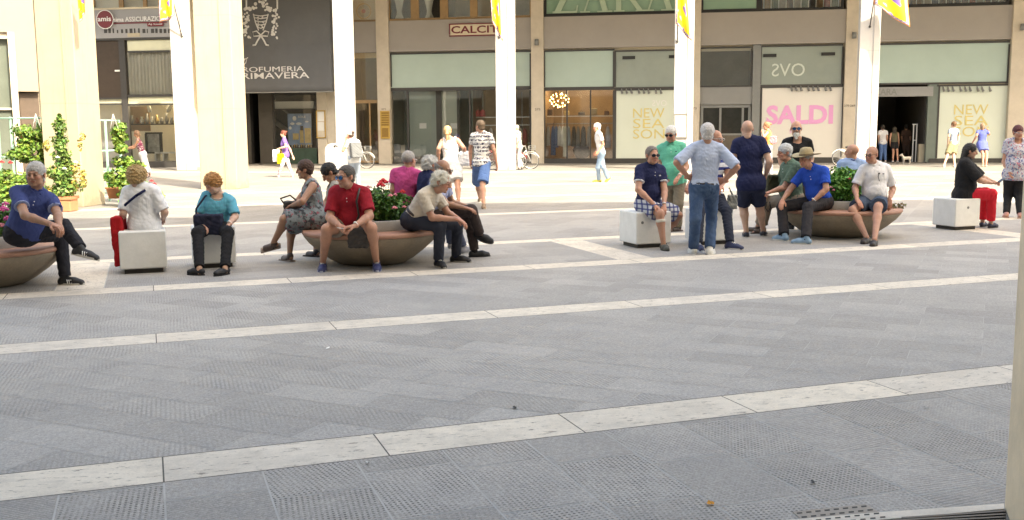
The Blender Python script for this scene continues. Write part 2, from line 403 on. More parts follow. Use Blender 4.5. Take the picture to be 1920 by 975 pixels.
# ------------------------------------------------------------------ the building behind the viewer that shades the near half of the square
m_yel = surf('yellow_render', (.45, .385, .275), .85, .05, .8, .25, .004, fine=45, dirt=(.41, .36, .27))
def stone_shaft(name, col, step, dark=.55):
    m, nt, b = newmat(name); co = objco(nt); sx = N(nt, 'ShaderNodeSeparateXYZ'); nt.links.new(co, sx.inputs[0])
    q = N(nt, 'ShaderNodeMath', operation='MULTIPLY_ADD'); nt.links.new(sx.outputs[2], q.inputs[0]); q.inputs[1].default_value = 1 / step; q.inputs[2].default_value = .13
    fr = N(nt, 'ShaderNodeMath', operation='FRACT'); nt.links.new(q.outputs[0], fr.inputs[0])
    c = ramp(nt, noise(nt, 1.1, 7, .7, co), [(.3, tuple(x * .90 for x in col)), (.7, tuple(x * 1.04 for x in col))])
    c = mixc(nt, ramp(nt, fr.outputs[0], [(.0, .0), (.001, .6), (.010, .6), (.013, 0.)]), c, tuple(x * dark for x in col))
    mp = N(nt, 'ShaderNodeMapping'); nt.links.new(co, mp.inputs[0]); mp.inputs['Scale'].default_value = (7, 7, .5)
    c = mixc(nt, ramp(nt, noise(nt, 1.0, 6, .7, mp.outputs[0]), [(.5, 0.), (.72, .4)]), c, tuple(x * .72 for x in col))
    c = mixc(nt, ramp(nt, noise(nt, 22, 4, .8, co), [(.60, 0.), (.70, .45)]), c, tuple(x * .7 for x in col))
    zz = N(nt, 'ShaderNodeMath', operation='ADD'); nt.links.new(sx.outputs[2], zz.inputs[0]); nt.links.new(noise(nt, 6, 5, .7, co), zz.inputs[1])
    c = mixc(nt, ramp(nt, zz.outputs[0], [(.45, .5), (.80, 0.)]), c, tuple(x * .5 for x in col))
    nt.links.new(c, b.inputs['Base Color']); b.inputs['Roughness'].default_value = .75; bump(nt, b, noise(nt, 30, 5, .7, co), .25, .004); return m
m_yel = stone_shaft('yellow_render', (.45, .385, .275), 2.6, .8)
m_cream = surf('cream_render', (.66, .58, .44), .85, .08, 1.2, .3, .004)
bb = empty('portico_building', (6, -2, 0), 0, 'tall cream building of the near portico standing over the viewer', 'building')
mb = MB()
mb.box((-60, -10, 4.6), (7.5, 4.30, 20.3)).box((7.5, -10, 4.6), (23.5, 4.30, 24.6)).box((23.5, -10, 4.6), (60, 4.30, 20.2)); mb.build('wall', m_cream, bb, True)
mb = MB(); mb.box((-60, -10.6, 0), (60, -10, 20)); mb.build('back_wall', m_cream, bb, True)
pc = gp(1883, 953); RZ = Matrix.Translation((pc[0], pc[1], 0)) @ Matrix.Rotation(math.radians(-19), 4, 'Z')
m_pil = surf('aged_plaster', (.72, .585, .42), .85, .16, 2.2, .5, .006, fine=30, dirt=(.46, .38, .25))
mb = MB(); mb.box((0, -.62, 0), (.75, 0, 4.6), RZ, bev=.012); p = mb.build('pillar', m_pil, bb, True)
mb = MB(); mb.box((-9.0, 3.7, 0), (-8.25, 4.28, 4.6), bev=.012); mb.build('pillar', m_pil, bb, True)

# yellow pillars on the left
def pillar(c, wid, dep, label):
    T = Matrix.Translation((c[0], c[1], 0)) @ Matrix.Rotation(math.radians(-5), 4, 'Z')
    r = empty('pillar', (c[0], c[1], 0), 0, label, 'pillar', 'tall yellow pillars')
    mb = MB(); mb.box((-wid, 0, 0), (0, dep, 12), T, bev=.015); mb.build('shaft', m_yel, r, True)
    mb = MB(); mb.box((-wid * .30, -.03, .0), (-wid * .30 + .035, .001, 11.9), T); mb.build('pilaster_strip', m_yel, r, True)
    return r
pillar(gp(157, 389), .85, 1.0, 'yellow rendered pillar beside the climbing plant in a terracotta pot')
pillar(gp(445, 355), 1.07, 1.0, 'yellow rendered pillar behind the woman in the turquoise top')
# ------------------------------------------------------------------ arcade building with the shops
m_band = surf('grey_plaster_band', (.33, .305, .285), .8, .06, 1.0, .2, .003)
m_stone = surf('beige_stone', (.54, .475, .39), .7, .14, 2.0, .3, .004, fine=25)
m_marble = surf('white_marble', (.46, .445, .43), .45, .05, 1.2, .1, .002)
m_marble = stone_shaft('white_marble', (.47, .455, .44), 1.55, .6)
m_lmarb = surf('veined_marble', (.60, .54, .45), .5, .15, 2.5, .1, .002)
m_dframe = surf('dark_bronze_frame', (.045, .042, .04), .45, .2, 8, .1, .002)
m_gframe = surf('grey_metal_frame', (.20, .205, .20), .45, .1, 8, .1, .002)
m_wood = surf('varnished_wood', (.30, .19, .09), .5, .25, 5, .2, .002)
m_mint = surf('mint_glass', (.40, .50, .455), .12, .07, .6, 0, 0, spec=.6)
m_green = surf('green_glass', (.20, .33, .24), .12, .08, .6, 0, 0, spec=.6)
m_grglass = surf('dim_grey_glass', (.28, .32, .29), .1, .12, .7, 0, 0, spec=.6)
m_panelw = surf('pale_window_blind', (.64, .69, .60), .3, .04, .7, 0, 0)
m_panelp = surf('warm_window_blind', (.70, .67, .62), .3, .04, .7, 0, 0)
m_black = surf('near_black', (.012, .012, .012), .5, .2, 8, 0, 0)
m_white = surf('white_paint', (.75, .75, .73), .5, .03, 4, 0, 0)
m_brown = surf('dark_brown_board', (.05, .035, .025), .7, .25, 4, .3, .004)
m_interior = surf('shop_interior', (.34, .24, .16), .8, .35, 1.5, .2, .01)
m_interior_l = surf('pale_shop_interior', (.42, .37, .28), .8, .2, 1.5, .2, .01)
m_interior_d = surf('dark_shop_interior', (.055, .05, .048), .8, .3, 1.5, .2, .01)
m_curt = surf('curtain_cloth', (.80, .79, .73), .9, .05, 3, 0, 0)
m_glass = glassmat()
m_gold = surf('brass', (.55, .36, .10), .35, .2, 20, .1, .002, metal=.6)
m_gmarb = surf('green_marble', (.03, .06, .045), .25, .5, 4, 0, 0)

arc = empty('arcade_building', fw(8, 0, 0), 0, 'long arcade building with grey bands, stone pilasters and shops behind white columns', 'building')
def fbx(mb, px0, py0, px1, py1, n0, n1, mi=0, bev=0, ref=None):
    """box on the facade: pixel rectangle projected on the plane n1 (the face nearest the square)"""
    r = n1 if ref is None else ref
    ym = (py0 + py1) / 2; xm = (px0 + px1) / 2
    s0 = fsz(px0, ym, r)[0]; s1 = fsz(px1, ym, r)[0]
    z1 = fsz(xm, py0, r)[1]; z0 = max(fsz(xm, py1, r)[1], 0.0)
    return mb.box((s0, n0, z0), (s1, n1, z1), None, mi, bev)
def fpart(name, rects, mat, parent=arc, **k):
    mb = MB()
    for r in rects: fbx(mb, *r[:6], ref=(r[6] if len(r) > 6 else None))
    mb.v = [tuple(FT @ Vector(p)) for p in mb.v]
    return mb.build(name, mat, parent, True)
def fmb(mb, name, mat, parent): 
    mb.v = [tuple(FT @ Vector(p)) for p in mb.v]; return mb.build(name, mat, parent, True)
def sx_(px, n=0.0, py=200): return fsz(px, py, n)[0]

TXT = []
def text_mesh(body, bold=0.0, mirror=False, extr=0.01):
    cu = bpy.data.curves.new('lettering', 'FONT'); cu.body = body; cu.extrude = extr; cu.offset = bold; cu.align_x = 'LEFT'
    cu.resolution_u = 3
    o = bpy.data.objects.new('lettering', cu); COL.objects.link(o)
    bpy.context.view_layer.update()
    me = bpy.data.meshes.new_from_object(o.evaluated_get(bpy.context.evaluated_depsgraph_get()))
    bpy.data.objects.remove(o); bpy.data.curves.remove(cu)
    v = np.zeros(len(me.vertices) * 3); me.vertices.foreach_get('co', v); v = v.reshape(-1, 3)
    v[:, 0] -= v[:, 0].min(); v[:, 1] -= v[:, 1].min()
    w_, h_ = v[:, 0].max(), v[:, 1].max(); v[:, 0] /= w_; v[:, 1] /= h_
    if mirror: v[:, 0] = 1 - v[:, 0]
    F = [tuple(p.vertices) for p in me.polygons]
    bpy.data.meshes.remove(me)
    return v, F
def ftext(name, body, px0, py0, px1, py1, n, mat, parent, bold=0.0, mirror=False, serif=False, into=None):
    v, F = text_mesh(body, bold, mirror)
    ym = (py0 + py1) / 2; xm = (px0 + px1) / 2
    s0, s1 = fsz(px0, ym, n)[0], fsz(px1, ym, n)[0]; z0, z1 = fsz(xm, py1, n)[1], fsz(xm, py0, n)[1]
    V = [(s0 + p[0] * (s1 - s0), n + max(0, p[2]) * .8 + .001, z0 + p[1] * (z1 - z0)) for p in v]
    mb = into or MB(); mb.add(V, F)
    if into is not None: return mb
    return fmb(mb, name, mat, parent)

ZB, ZT = 5.40, 6.87
SL = sx_(640); SR = SL + 55
# band, soffits, upper wall, roof of the portico
mb = MB(); mb.box((SL - .3, -.35, ZB), (SR, .10, ZT)); fmb(mb, 'band', m_band, arc)
mb = MB(); mb.box((-45, -.4, 9.05), (SR, .12, 15)); fmb(mb, 'upper_wall', m_cream, arc)
mb = MB(); mb.box((-45, .12, 10.2), (SR, 9.2, 10.6)); fmb(mb, 'portico_ceiling', m_cream, arc)
mb = MB(); mb.box((-45, 7.6, 9.6), (SR, 8.9, 15)); fmb(mb, 'front_wall', m_cream, arc)
mb = MB(); mb.box((SL, -.30, 5.15), (SR, -.14, ZB)).box((SL - 6, -8.2, 0), (SR, -8, 15)).box((SL - 6, -8, 9.2), (SR, -.4, 9.3)); fmb(mb, 'inner_wall', m_cream, arc)
# pilasters run the full height, 0.22 m proud
for a, b in ((708, 731), (996, 1019), (1291, 1312), (1582, 1611), (1891, 1925)):
    s0, s1 = sx_(a, .22, 200), sx_(b, .22, 200)
    mb = MB(); mb.box((s0, -.4, 0), (s1, .22, 9.05), bev=.01); p = fmb(mb, 'pilaster', m_stone, arc)
    if a in (996, 1582, 1891):
        mb = MB(); mb.lathe([(0, 0), (.10, 0), (.10, .28), (0, .28)], ((s0 + s1) / 2, .34, 5.55 if a < 1800 else 5.75), 12); fmb(mb, 'wall_lamp', m_gframe, p)
# columns of the portico
CN = 8.2
for px in (345, 647, 947.5, 1280, 1623):
    s = sx_(px, CN, 300)
    mb = MB(); mb.box((s - .37, CN - .45, 0), (s + .37, CN, 9.6), bev=.02)
    p = fmb(mb, 'column', m_marble, arc)
    mb = MB(); mb.box((s + .13, CN + .001, .0), (s + .15, CN + .03, 9.5)); fmb(mb, 'drain_strip', m_marble, p)

def room(name, px0, px1, z0, z1, dep, mat, n=-.35):
    s0, s1 = sx_(px0, 0), sx_(px1, 0); mb = MB()
    mb.box((s0, -dep - .1, z0), (s1, -dep, z1)); mb.box((s0 - .05, -dep, z0), (s0, n, z1)); mb.box((s1, -dep, z0), (s1 + .05, n, z1))
    mb.box((s0, -dep, z1), (s1, n, z1 + .06)); mb.box((s0, -dep, z0 - .02), (s1, n, z0 + .02))
    return fmb(mb, name, mat, arc)

def window(name, rect, wf, mats=(m_dframe, m_glass), n=0.0, mull=(), trans=(), label=None):
    """frame as the part, pane (and blind) below it"""
    px0, py0, px1, py1 = rect; fr = MB()
    fbx(fr, px0, py0, px1, py0 + wf, n - .12, n); fbx(fr, px0, py1 - wf, px1, py1, n - .12, n)
    fbx(fr, px0, py0 + wf, px0 + wf, py1 - wf, n - .12, n); fbx(fr, px1 - wf, py0 + wf, px1, py1 - wf, n - .12, n)
    for m_ in mull: fbx(fr, m_ - wf * .4, py0 + wf, m_ + wf * .4, py1 - wf, n - .10, n - .01)
    for t in trans: fbx(fr, px0 + wf, t - wf * .35, px1 - wf, t + wf * .35, n - .10, n - .015)
    f = fmb(fr, name, mats[0], arc)
    fpart('pane', [(px0 + wf * .5, py0 + wf * .5, px1 - wf * .5, py1 - wf * .5, n - .07, n - .05)], mats[1], f)
    return f

# ---- bay A: closing-down shop with mint panel above
room('shop_interior', 731, 882, 0, ZB, 2.5, surf('dim_green_interior', (.2, .23, .2), .7, .2, 2, 0, 0))
room('shop_interior', 884, 995, 0, ZB, 3.5, m_interior)
window('shop_window', (731, 97, 996, 166), 3, (m_dframe, m_mint))
window('shop_window', (731, 166, 996, 307), 3.2, mull=(765, 881), )
fpart('sill', [(733, 294, 880, 305, -.3, -.13)], m_dframe)
fpart('door_panel', [(767, 172, 818, 292, -.5, -.44)], surf('frosted_glass', (.33, .39, .35), .25, .08, 1.5, 0, 0))
fpart('door_panel', [(828, 172, 857, 292, -.5, -.44)], surf('pale_frosted_glass', (.42, .46, .39), .25, .08, 1.5, 0, 0))
fpart('door_frame', [(763, 168, 767, 296, -.52, -.36), (818, 168, 828, 296, -.52, -.36), (857, 168, 862, 296, -.52, -.36)], m_dframe)
# ---- bay B
room('shop_interior', 1020, 1152, 0, ZB, 3.8, m_interior)
window('shop_window', (1019, 93, 1152, 166), 3, (m_dframe, m_mint))
window('shop_window', (1152, 93, 1291, 166), 3, (m_dframe, m_grglass))
fpart('air_vent', [(1167, 105, 1191, 111, -.02, .012)], m_black); fpart('air_vent', [(1254, 103, 1280, 109, -.02, .012)], m_black)
window('shop_window', (1019, 166, 1152, 307), 3.2, mull=(1063, 1107))
window('shop_window', (1152, 166, 1291, 307), 3.2, (m_dframe, m_panelw), label=None)
fpart('sill', [(1020, 297, 1290, 307, -.1, .06)], m_dframe)
# ---- bay C
room('shop_interior', 1312, 1410, 3.5, ZB, 2.5, surf('grey_stair_interior', (.16, .155, .14), .7, .35, 1.1, 0, 0))
window('shop_window', (1312, 88, 1410, 163), 2.6, mull=())
fpart('spandrel', [(1312, 163.5, 1410, 196, -.1, -.01)], surf('grey_spandrel', (.23, .23, .225), .6, .06, 2, 0, 0))
d = window('entrance_door', (1313, 197, 1407, 305), 5, (m_gframe, surf('dark_glass', (.03, .032, .03), .08, .4, 3, 0, 0)), n=-.06, mull=(1350, 1392), trans=(252,))
fpart('kick_panel', [(1318, 254, 1346, 300, -.13, -.08), (1354, 254, 1388, 300, -.13, -.08)], surf('brown_slats', (.10, .08, .06), .6, .3, 8, .3, .01), d)
fpart('post', [(1410, 84, 1425, 305, -.3, .05)], m_gframe)
window('shop_window', (1425, 84, 1581, 161), 3, (m_dframe, m_grglass))
fpart('air_vent', [(1431, 101, 1456, 107, -.02, .012)], m_black); fpart('air_vent', [(1540, 98, 1566, 104, -.02, .012)], m_black)
window('shop_window', (1425, 161, 1581, 298), 3, (m_dframe, m_panelp))
fpart('sill', [(1425, 296, 1581, 306, -.1, .05)], m_dframe)
# ---- bay D: large store with an open doorway
window('shop_window', (1611, 79, 1893, 158), 3.5, (m_dframe, m_mint))
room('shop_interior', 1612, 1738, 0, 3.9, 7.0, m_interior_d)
window('shop_window', (1757, 158, 1893, 300), 3.2, (m_dframe, m_panelw))
fpart('post', [(1738, 158, 1757, 304, -.3, -.02)], surf('grey_green_post', (.15, .18, .16), .3, .1, 3, 0, 0))
fpart('door_header', [(1612, 163, 1750, 181, -.1, .03)], surf('brushed_metal', (.28, .28, .28), .35, .08, 20, .1, .001, metal=.3))
fpart('sill', [(1742, 297, 1893, 308, -.1, .06)], m_dframe)
# ---- entrance between the perfumery and bay A
room('hallway', 655, 709, 0, ZB, 2.0, surf('hall_interior', (.13, .10, .07), .7, .3, 1.5, 0, 0))
window('transom_window', (655, 96, 709, 190), 2.4, (m_wood, glassmat('bronze_glass', (.90, .84, .72), .12)))
d = window('entrance_door', (655, 190, 712, 305), 3.6, (m_wood, glassmat('bronze_glass', (.90, .84, .72), .12)), mull=(694,))
# ---- perfumery shopfront
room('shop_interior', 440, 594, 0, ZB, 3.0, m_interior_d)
fpart('stone_jamb', [(440, 172, 470, 308, -.3, .05), (486, 172, 512, 308, -.3, .05)], surf('dark_stone', (.045, .042, .04), .35, .3, 3, .1, .002))
fpart('marble_plinth', [(512, 278, 594, 307, -.6, .02)], m_gmarb)
window('shop_window', (512, 175, 594, 279), 2.2, trans=(205,))
fpart('marble_pier', [(594, 97, 612, 308, -.3, .06), (612, 97, 632, 308, -.4, -.02)], m_lmarb)
fpart('marble_pier', [(632, 97, 656, 308, -.4, .1)], m_lmarb)
mb = MB(); mb.box((sx_(430), -.5, ZB - .05), (SL - .28, -.02, 9.1)); fmb(mb, 'upper_wall', m_lmarb, arc)
# ---- upper windows above the band
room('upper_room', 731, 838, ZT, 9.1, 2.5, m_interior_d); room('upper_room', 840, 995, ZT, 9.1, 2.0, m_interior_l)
def upwin(px0, px1, wf, mats, mull=(), n=0.0):
    s0, s1 = sx_(px0, n, 20), sx_(px1, n, 20); zz0, zz1 = ZT + .01, 9.04; t = wf
    mb = MB(); mb.box((s0, n - .14, zz0), (s1, n, zz0 + t)).box((s0, n - .14, zz1 - t), (s1, n, zz1)).box((s0, n - .14, zz0 + t), (s0 + t, n, zz1 - t)).box((s1 - t, n - .14, zz0 + t), (s1, n, zz1 - t))
    for m_ in mull:
        a, b = sx_(m_[0], n, 20), sx_(m_[1], n, 20); mb.box((a, n - .12, zz0 + t), (b, n - .01, zz1 - t))
    f = fmb(mb, 'upper_window', mats[0], arc)
    mb = MB(); mb.box((s0 + t * .5, n - .08, zz0 + t * .5), (s1 - t * .5, n - .06, zz1 - t * .5)); fmb(mb, 'pane', mats[1], f)
    return f
upwin(727, 997, .10, (m_wood, m_glass), ((770, 785), (825, 840), (881, 895), (944, 958)))
upwin(657, 708, .09, (m_wood, glassmat('bronze_glass')))
upwin(1019, 1291, .14, (m_black, m_green))
room('upper_room', 1424, 1580, ZT, 9.1, 2.0, m_interior); room('upper_room', 1612, 1890, ZT, 9.1, 2.0, m_interior)
upwin(1313, 1424, .14, (m_black, m_green)); upwin(1424, 1582, .12, (m_black, m_glass)); upwin(1611, 1892, .14, (m_black, m_glass))
index_children()
for o in CHILDREN[arc.name]:
    pass

# ---- signs, lettering
def thing_root(name, px, py, n, label, cat, group=None):
    s, z = fsz(px, py, n); return empty(name, fw(s, n, z), 0, label, cat, group)
def fthing(name, rects, mat, label, cat, group=None):
    mb = MB()
    for r in rects: fbx(mb, *r[:6])
    mb.v = [tuple(FT @ Vector(p)) for p in mb.v]
    c = np.mean(np.array(mb.v), 0); mb.v = [tuple(np.array(p) - c) for p in mb.v]
    o = mb.build(name, mat); o.location = [float(x) for x in c]; return tag(o, label, cat, group)
m_yl = surf('yellow_lettering', (.66, .56, .22), .5, .1, 20, 0, 0)
m_pk = surf('pink_lettering', (.74, .34, .60), .5, .05, 20, 0, 0)
m_pl = surf('pale_lettering', (.55, .60, .55), .5, .05, 20, 0, 0)
m_dr = surf('dark_red_paint', (.16, .02, .03), .5, .1, 20, 0, 0)
r = thing_root('shop_sign', 890, 65, .12, 'flat cream sign with dark red outlined capitals under the wooden windows', 'sign')
fpart('board', [(843, 44, 962, 66, .10, .16)], surf('cream_sign_board', (.62, .54, .40), .5, .05, 10, 0, 0), r)
fpart('border', [(842, 43, 963, 45, .10, .18), (842, 65, 963, 67, .10, .18), (842, 45, 844, 65, .10, .18)], m_dr, r)
ftext('lettering', 'CALCIT', 846, 48, 934, 62, .165, m_dr, r, .02)
for k, (x0, y0, x1, y1, lab) in enumerate(((1187, 203, 1246, 262, 'yellow NEW SEASON lettering on the pale window left of the fourth white column'), (1789, 196, 1853, 258, 'yellow NEW SEASON lettering on the pale window by the open store doorway'))):
    r = thing_root('window_lettering', (x0 + x1) / 2, y1, .01, lab, 'lettering', 'yellow sale lettering')
    h = (y1 - y0) / 3
    for i, t_ in enumerate(('NEW', 'SEA', 'SON')):
        ftext('word', t_, x0, y0 + i * h, x1, y0 + (i + .9) * h, -.04, m_yl, r, .0)
r = thing_root('window_lettering', 1500, 235, .01, 'large pink SALDI lettering on the pale shop window', 'lettering')
ftext('word', 'SALDI', 1437, 197, 1562, 233, -.04, m_pk, r, .035)
ftext('small_word', '50%', 1480, 243, 1496, 250, -.04, m_pk, r, .0)
r = thing_root('window_lettering', 1478, 143, .01, 'large mirrored pale OVS lettering on the grey glass above the pink sale sign', 'lettering')
ftext('word', 'OVS', 1447, 119, 1509, 143, -.04, m_pl, r, 0, True)
r = thing_root('window_lettering', 1236, 200, .01, 'small mirrored pale OVS lettering above the yellow words', 'lettering')
ftext('word', 'OVS', 1223, 188, 1250, 199, -.04, m_white, r, 0, True)
# big serif letters behind the green glass
r = thing_root('shop_sign', 1150, 20, .02, 'huge pale green serif capitals ZARA across the green glass', 'sign')
m_zl = surf('pale_green_lettering', (.36, .47, .36), .5, .05, 4, 0, 0)
zb = fsz(1150, 22, .03)[1]; zt = zb + 1.55
def strokes(name, L):
    mb = MB()
    for (xa, ta, xb, tb, wd) in L:
        sa, sb = sx_(xa, .03, 10), sx_(xb, .03, 10); za, zb_ = zb + ta * (zt - zb), zb + tb * (zt - zb)
        if abs(zb_ - za) > abs(sb - sa) * .5:
            q = [(sa - wd / 2, za), (sa + wd / 2, za), (sb + wd / 2, zb_), (sb - wd / 2, zb_)]
        else: q = [(sa, za - wd / 2), (sb, zb_ - wd / 2), (sb, zb_ + wd / 2), (sa, za + wd / 2)]
        T = Matrix(((1, 0, 0, 0), (0, 0, 1, 0), (0, 1, 0, 0), (0, 0, 0, 1)))
        k = random.Random(xa).uniform(0, .004)
        mb.poly(q, T, -.015, .03 + k)
    return fmb(mb, name, m_zl, r)
strokes('letter_z', [(1036, .03, 1082, .03, .09), (1045, .03, 1074, .97, .30), (1036, .97, 1080, .97, .09), (1081, .03, 1083, .22, .07)])
for x in (1088, 1208):
    strokes('letter_a', [(x + 8, .03, x + 28, .97, .08), (x + 47, .03, x + 28, .97, .26), (x, .02, x + 18, .02, .06), (x + 32, .02, x + 60, .02, .06), (x + 14, .38, x + 40, .38, .06)])
strokes('letter_r', [(1160, .03, 1160, .97, .24), (1151, .02, 1171, .02, .06), (1165, .5, 1188, .5, .07), (1165, .96, 1188, .96, .07), (1192, .55, 1192, .92, .22), (1200, .03, 1178, .5, .25), (1192, .02, 1212, .02, .06)])
r = thing_root('shop_sign', 1688, 181, .05, 'dark serif capitals on the metal header over the open store doorway', 'sign')
ftext('lettering', 'ZARA', 1640, 166, 1682, 178, .035, m_gframe, r, .02)
r = thing_root('house_number', 1010, 206, .23, 'small dark number 275 on the stone pilaster left of the chandelier shop', 'number')
ftext('digits', '275', 1003, 203, 1013, 207, .221, m_dframe, r)
r = thing_root('house_number', 1303, 204, .23, 'small dark number 273 on the stone pilaster by the grey door', 'number')
ftext('digits', '273', 1296, 201, 1306, 205, .221, m_dframe, r)
r = thing_root('house_number', 1590, 199, .23, 'small dark numbers 270 269 on the stone pilaster right of the pink lettering', 'number')
ftext('digits', '270 269', 1583, 196, 1603, 200, .221, m_dframe, r)
r = thing_root('house_number', 719, 206, .23, 'small dark number 271 above the brass letter boxes', 'number')
ftext('digits', '271', 715, 203, 723, 206, .221, m_dframe, r)
# letter boxes
r = thing_root('letter_boxes', 722, 260, .28, 'tall brass panel of letter boxes on the stone pilaster', 'letter boxes')
fpart('panel', [(713, 208, 730.5, 260, .221, .27)], m_gold, r)
for i in range(6): fpart('flap', [(715, 210.5 + i * 4.4, 729, 213.6 + i * 4.4, .27, .29)], surf('dark_brass', (.30, .18, .05), .4, .2, 20, 0, 0, metal=.5), r)
fpart('bell_plate', [(716, 240, 728, 257, .27, .285)], surf('dark_brass', (.3, .18, .05)), r)
# notice boards
def board(px0, py0, px1, py1, n, label, rects):
    r = thing_root('notice_board', (px0 + px1) / 2, py1, n, label, 'notice board')
    w_ = 1.6
    fpart('frame', [(px0, py0, px1, py0 + w_, n - .05, n + .02), (px0, py1 - w_, px1, py1, n - .05, n + .02), (px0, py0 + w_, px0 + w_, py1 - w_, n - .05, n + .02), (px1 - w_, py0 + w_, px1, py1 - w_, n - .05, n + .02)], rects[0], r)
    fpart('backing', [(px0 + w_, py0 + w_, px1 - w_, py1 - w_, n - .05, n - .01)], rects[1], r)
    for q in rects[2]: fpart('sheet', [(*q, n - .01, n + .002)], m_white, r)
board(593, 207, 610, 259, .10, 'narrow brass framed notice board beside the perfumery window', (m_gold, m_lmarb, [(595.5, 210, 607.5, 227), (595.5, 229, 607.5, 245)]))
board(1264, 213, 1289, 258, CN + .05, 'grey framed notice board on the fourth white column', (m_gframe, m_lmarb, [(1268, 218, 1282, 235), (1267, 237, 1286, 252)]))
# round emblem in the small upper window
r = thing_root('emblem_panel', 682, 40, -.1, 'cream panel with round sunburst emblem and red centre in a small upper window', 'emblem')
fpart('panel', [(664, 3, 699, 40, -.2, -.17)], surf('cream_emblem', (.60, .54, .40), .6, .05, 10, 0, 0), r)
s_, z_ = fsz(682, 21, -.16)
T = FT @ Matrix.Translation((s_, -.16, z_)) @ Matrix.Rotation(math.radians(90), 4, 'X')
mb = MB(); mb.v = []
def ring(mb, r0, r1, T, zz, n=32):
    V = []; F = []
    for k in range(n):
        a = 2 * math.pi * k / n
        for rr in (r0, r1): V.append(T @ Vector((rr * math.cos(a), rr * math.sin(a), zz)))
    for k in range(n): F.append((2 * k, 2 * k + 1, (2 * k + 3) % (2 * n), (2 * k + 2) % (2 * n)))
    mb.add(V, F)
ring(mb, .33, .38, T, -.012); mb.build('ring', m_gold, r, True)
mb = MB()
for k in range(24):
    a = 2 * math.pi * k / 24; mb.add([T @ Vector((.1 * math.cos(a), .1 * math.sin(a), -.014)), T @ Vector((.30 * math.cos(a - .07), .30 * math.sin(a - .07), -.014)), T @ Vector((.30 * math.cos(a + .07), .30 * math.sin(a + .07), -.014))], [(0, 1, 2)])
mb.build('rays', m_gframe, r, True)
mb = MB(); ring(mb, 0.001, .10, T, -.018); mb.build('centre', surf('red_emblem', (.55, .08, .03), .5, .1, 20, 0, 0), r, True)

# ---- curtains and shop contents
def pleats(name, px0, px1, z0, z1, n, mat, parent, per=.11, amp=.03, taper=None):
    s0, s1 = sx_(px0, n), sx_(px1, n); K = max(12, int((s1 - s0) / per * 8)); V = []; F = []; R = 12
    for j in range(R + 1):
        t = j / R; z = z0 + (z1 - z0) * t
        c = (s0 + s1) / 2; sc = 1.0 if taper is None else taper(t)
        for i in range(K + 1):
            s = s0 + (s1 - s0) * i / K; ph = 2 * math.pi * (s - s0) / per
            V.append((c + (s - c) * sc, n + amp * math.sin(ph + .4 * math.sin(ph * .37)) + .01 * math.sin(z * 3 + s * 5), z))
    for j in range(R):
        for i in range(K): F.append((j * (K + 1) + i, j * (K + 1) + i + 1, (j + 1) * (K + 1) + i + 1, (j + 1) * (K + 1) + i))
    mb = MB(); mb.add(V, F, 0, True); mb.v = [tuple(FT @ Vector(p)) for p in mb.v]
    if parent is None:
        c = np.mean(np.array(mb.v), 0); mb.v = [tuple(np.array(p) - c) for p in mb.v]; o = mb.build(name, mat); o.location = [float(x) for x in c]; return o
    return mb.build(name, mat, parent, True)
tp = lambda t: .25 + .75 * min(1, max(0, (t - .12) * 1.4)) ** 1.2 if t > .12 else .25 + (.12 - t) * 2.2
tag(pleats('curtain', 737, 768, ZT + .15, 9.0, -.3, m_curt, None, .12, .03, tp), 'white curtain tied low, left one in the wooden windows', 'curtain', 'tied curtains')
tag(pleats('curtain', 792, 824, ZT + .15, 9.0, -.3, m_curt, None, .12, .03, tp), 'white curtain tied low, right one in the wooden windows', 'curtain', 'tied curtains')
def garment(px, ztop, h, wd, n, colr, label, cat='garment'):
    s = sx_(px, n); rn = random.Random(int(px * 7)); V = []; F = []; K = 14; R = 8
    ph = rn.random() * 6
    for j in range(R + 1):
        t = j / R; ww = wd * (.55 + .45 * min(1, t * 3)) * (1 + .25 * t)
        for i in range(K):
            a = 2 * math.pi * i / K
            V.append((s + ww * .5 * math.cos(a) * (1 + .12 * math.sin(4 * a + ph)), n + .09 * math.sin(a) * (1 + .3 * math.sin(5 * a + ph)), ztop - h * t - .05 * (abs(math.cos(a)) if j == 0 else 0)))
    for j in range(R):
        for i in range(K): F.append((j * K + i, (j + 1) * K + i, (j + 1) * K + (i + 1) % K, j * K + (i + 1) % K))
    F.append(tuple(range(K))); mb = MB(); mb.add(V, F, 0, True)
    mb.tube([(s, n, ztop - .02), (s, n, ztop + .10), (s + .03, n, ztop + .13)], .008, 5)
    mb.v = [tuple(FT @ Vector(p)) for p in mb.v]
    c = np.mean(np.array(mb.v), 0); mb.v = [tuple(np.array(p) - c) for p in mb.v]
    m = surf('garment_%02x%02x%02x' % tuple(int(x * 255) for x in colr), colr, .9, .25, 8, .3, .01)
    o = mb.build('garment', m); o.location = [float(x) for x in c]; return tag(o, label, cat, 'garments on shop rails')
G = [(1028, (.45, .42, .38), 'pale shirt'), (1037, (.09, .14, .26), 'long denim garment'), (1043, (.12, .18, .30), 'blue garment'), (1049, (.52, .50, .44), 'patterned white top'), (1055, (.55, .53, .44), 'short cream top'), (1060, (.60, .58, .46), 'long cream dress'), (1066, (.35, .40, .45), 'grey blue skirt'), (1076, (.10, .09, .08), 'black garment'), (1084, (.22, .21, .20), 'dark grey top'), (1094, (.05, .045, .045), 'black top'), (1104, (.30, .28, .25), 'grey jacket'), (1140, (.45, .43, .42), 'pale grey coat')]
for i, (px, c, t_) in enumerate(G):
    s_, z_ = fsz(px, 236, -.9); hh = (1.35 if i in (1, 5) else .95) * (1 + .05 * (i % 3))
    nb = G[i - 1][2] if i else 'window frame'
    garment(px, z_, hh, .16 + .04 * (i % 2), -.9, c, '%s hanging just right of the %s in the chandelier shop' % (t_, nb))
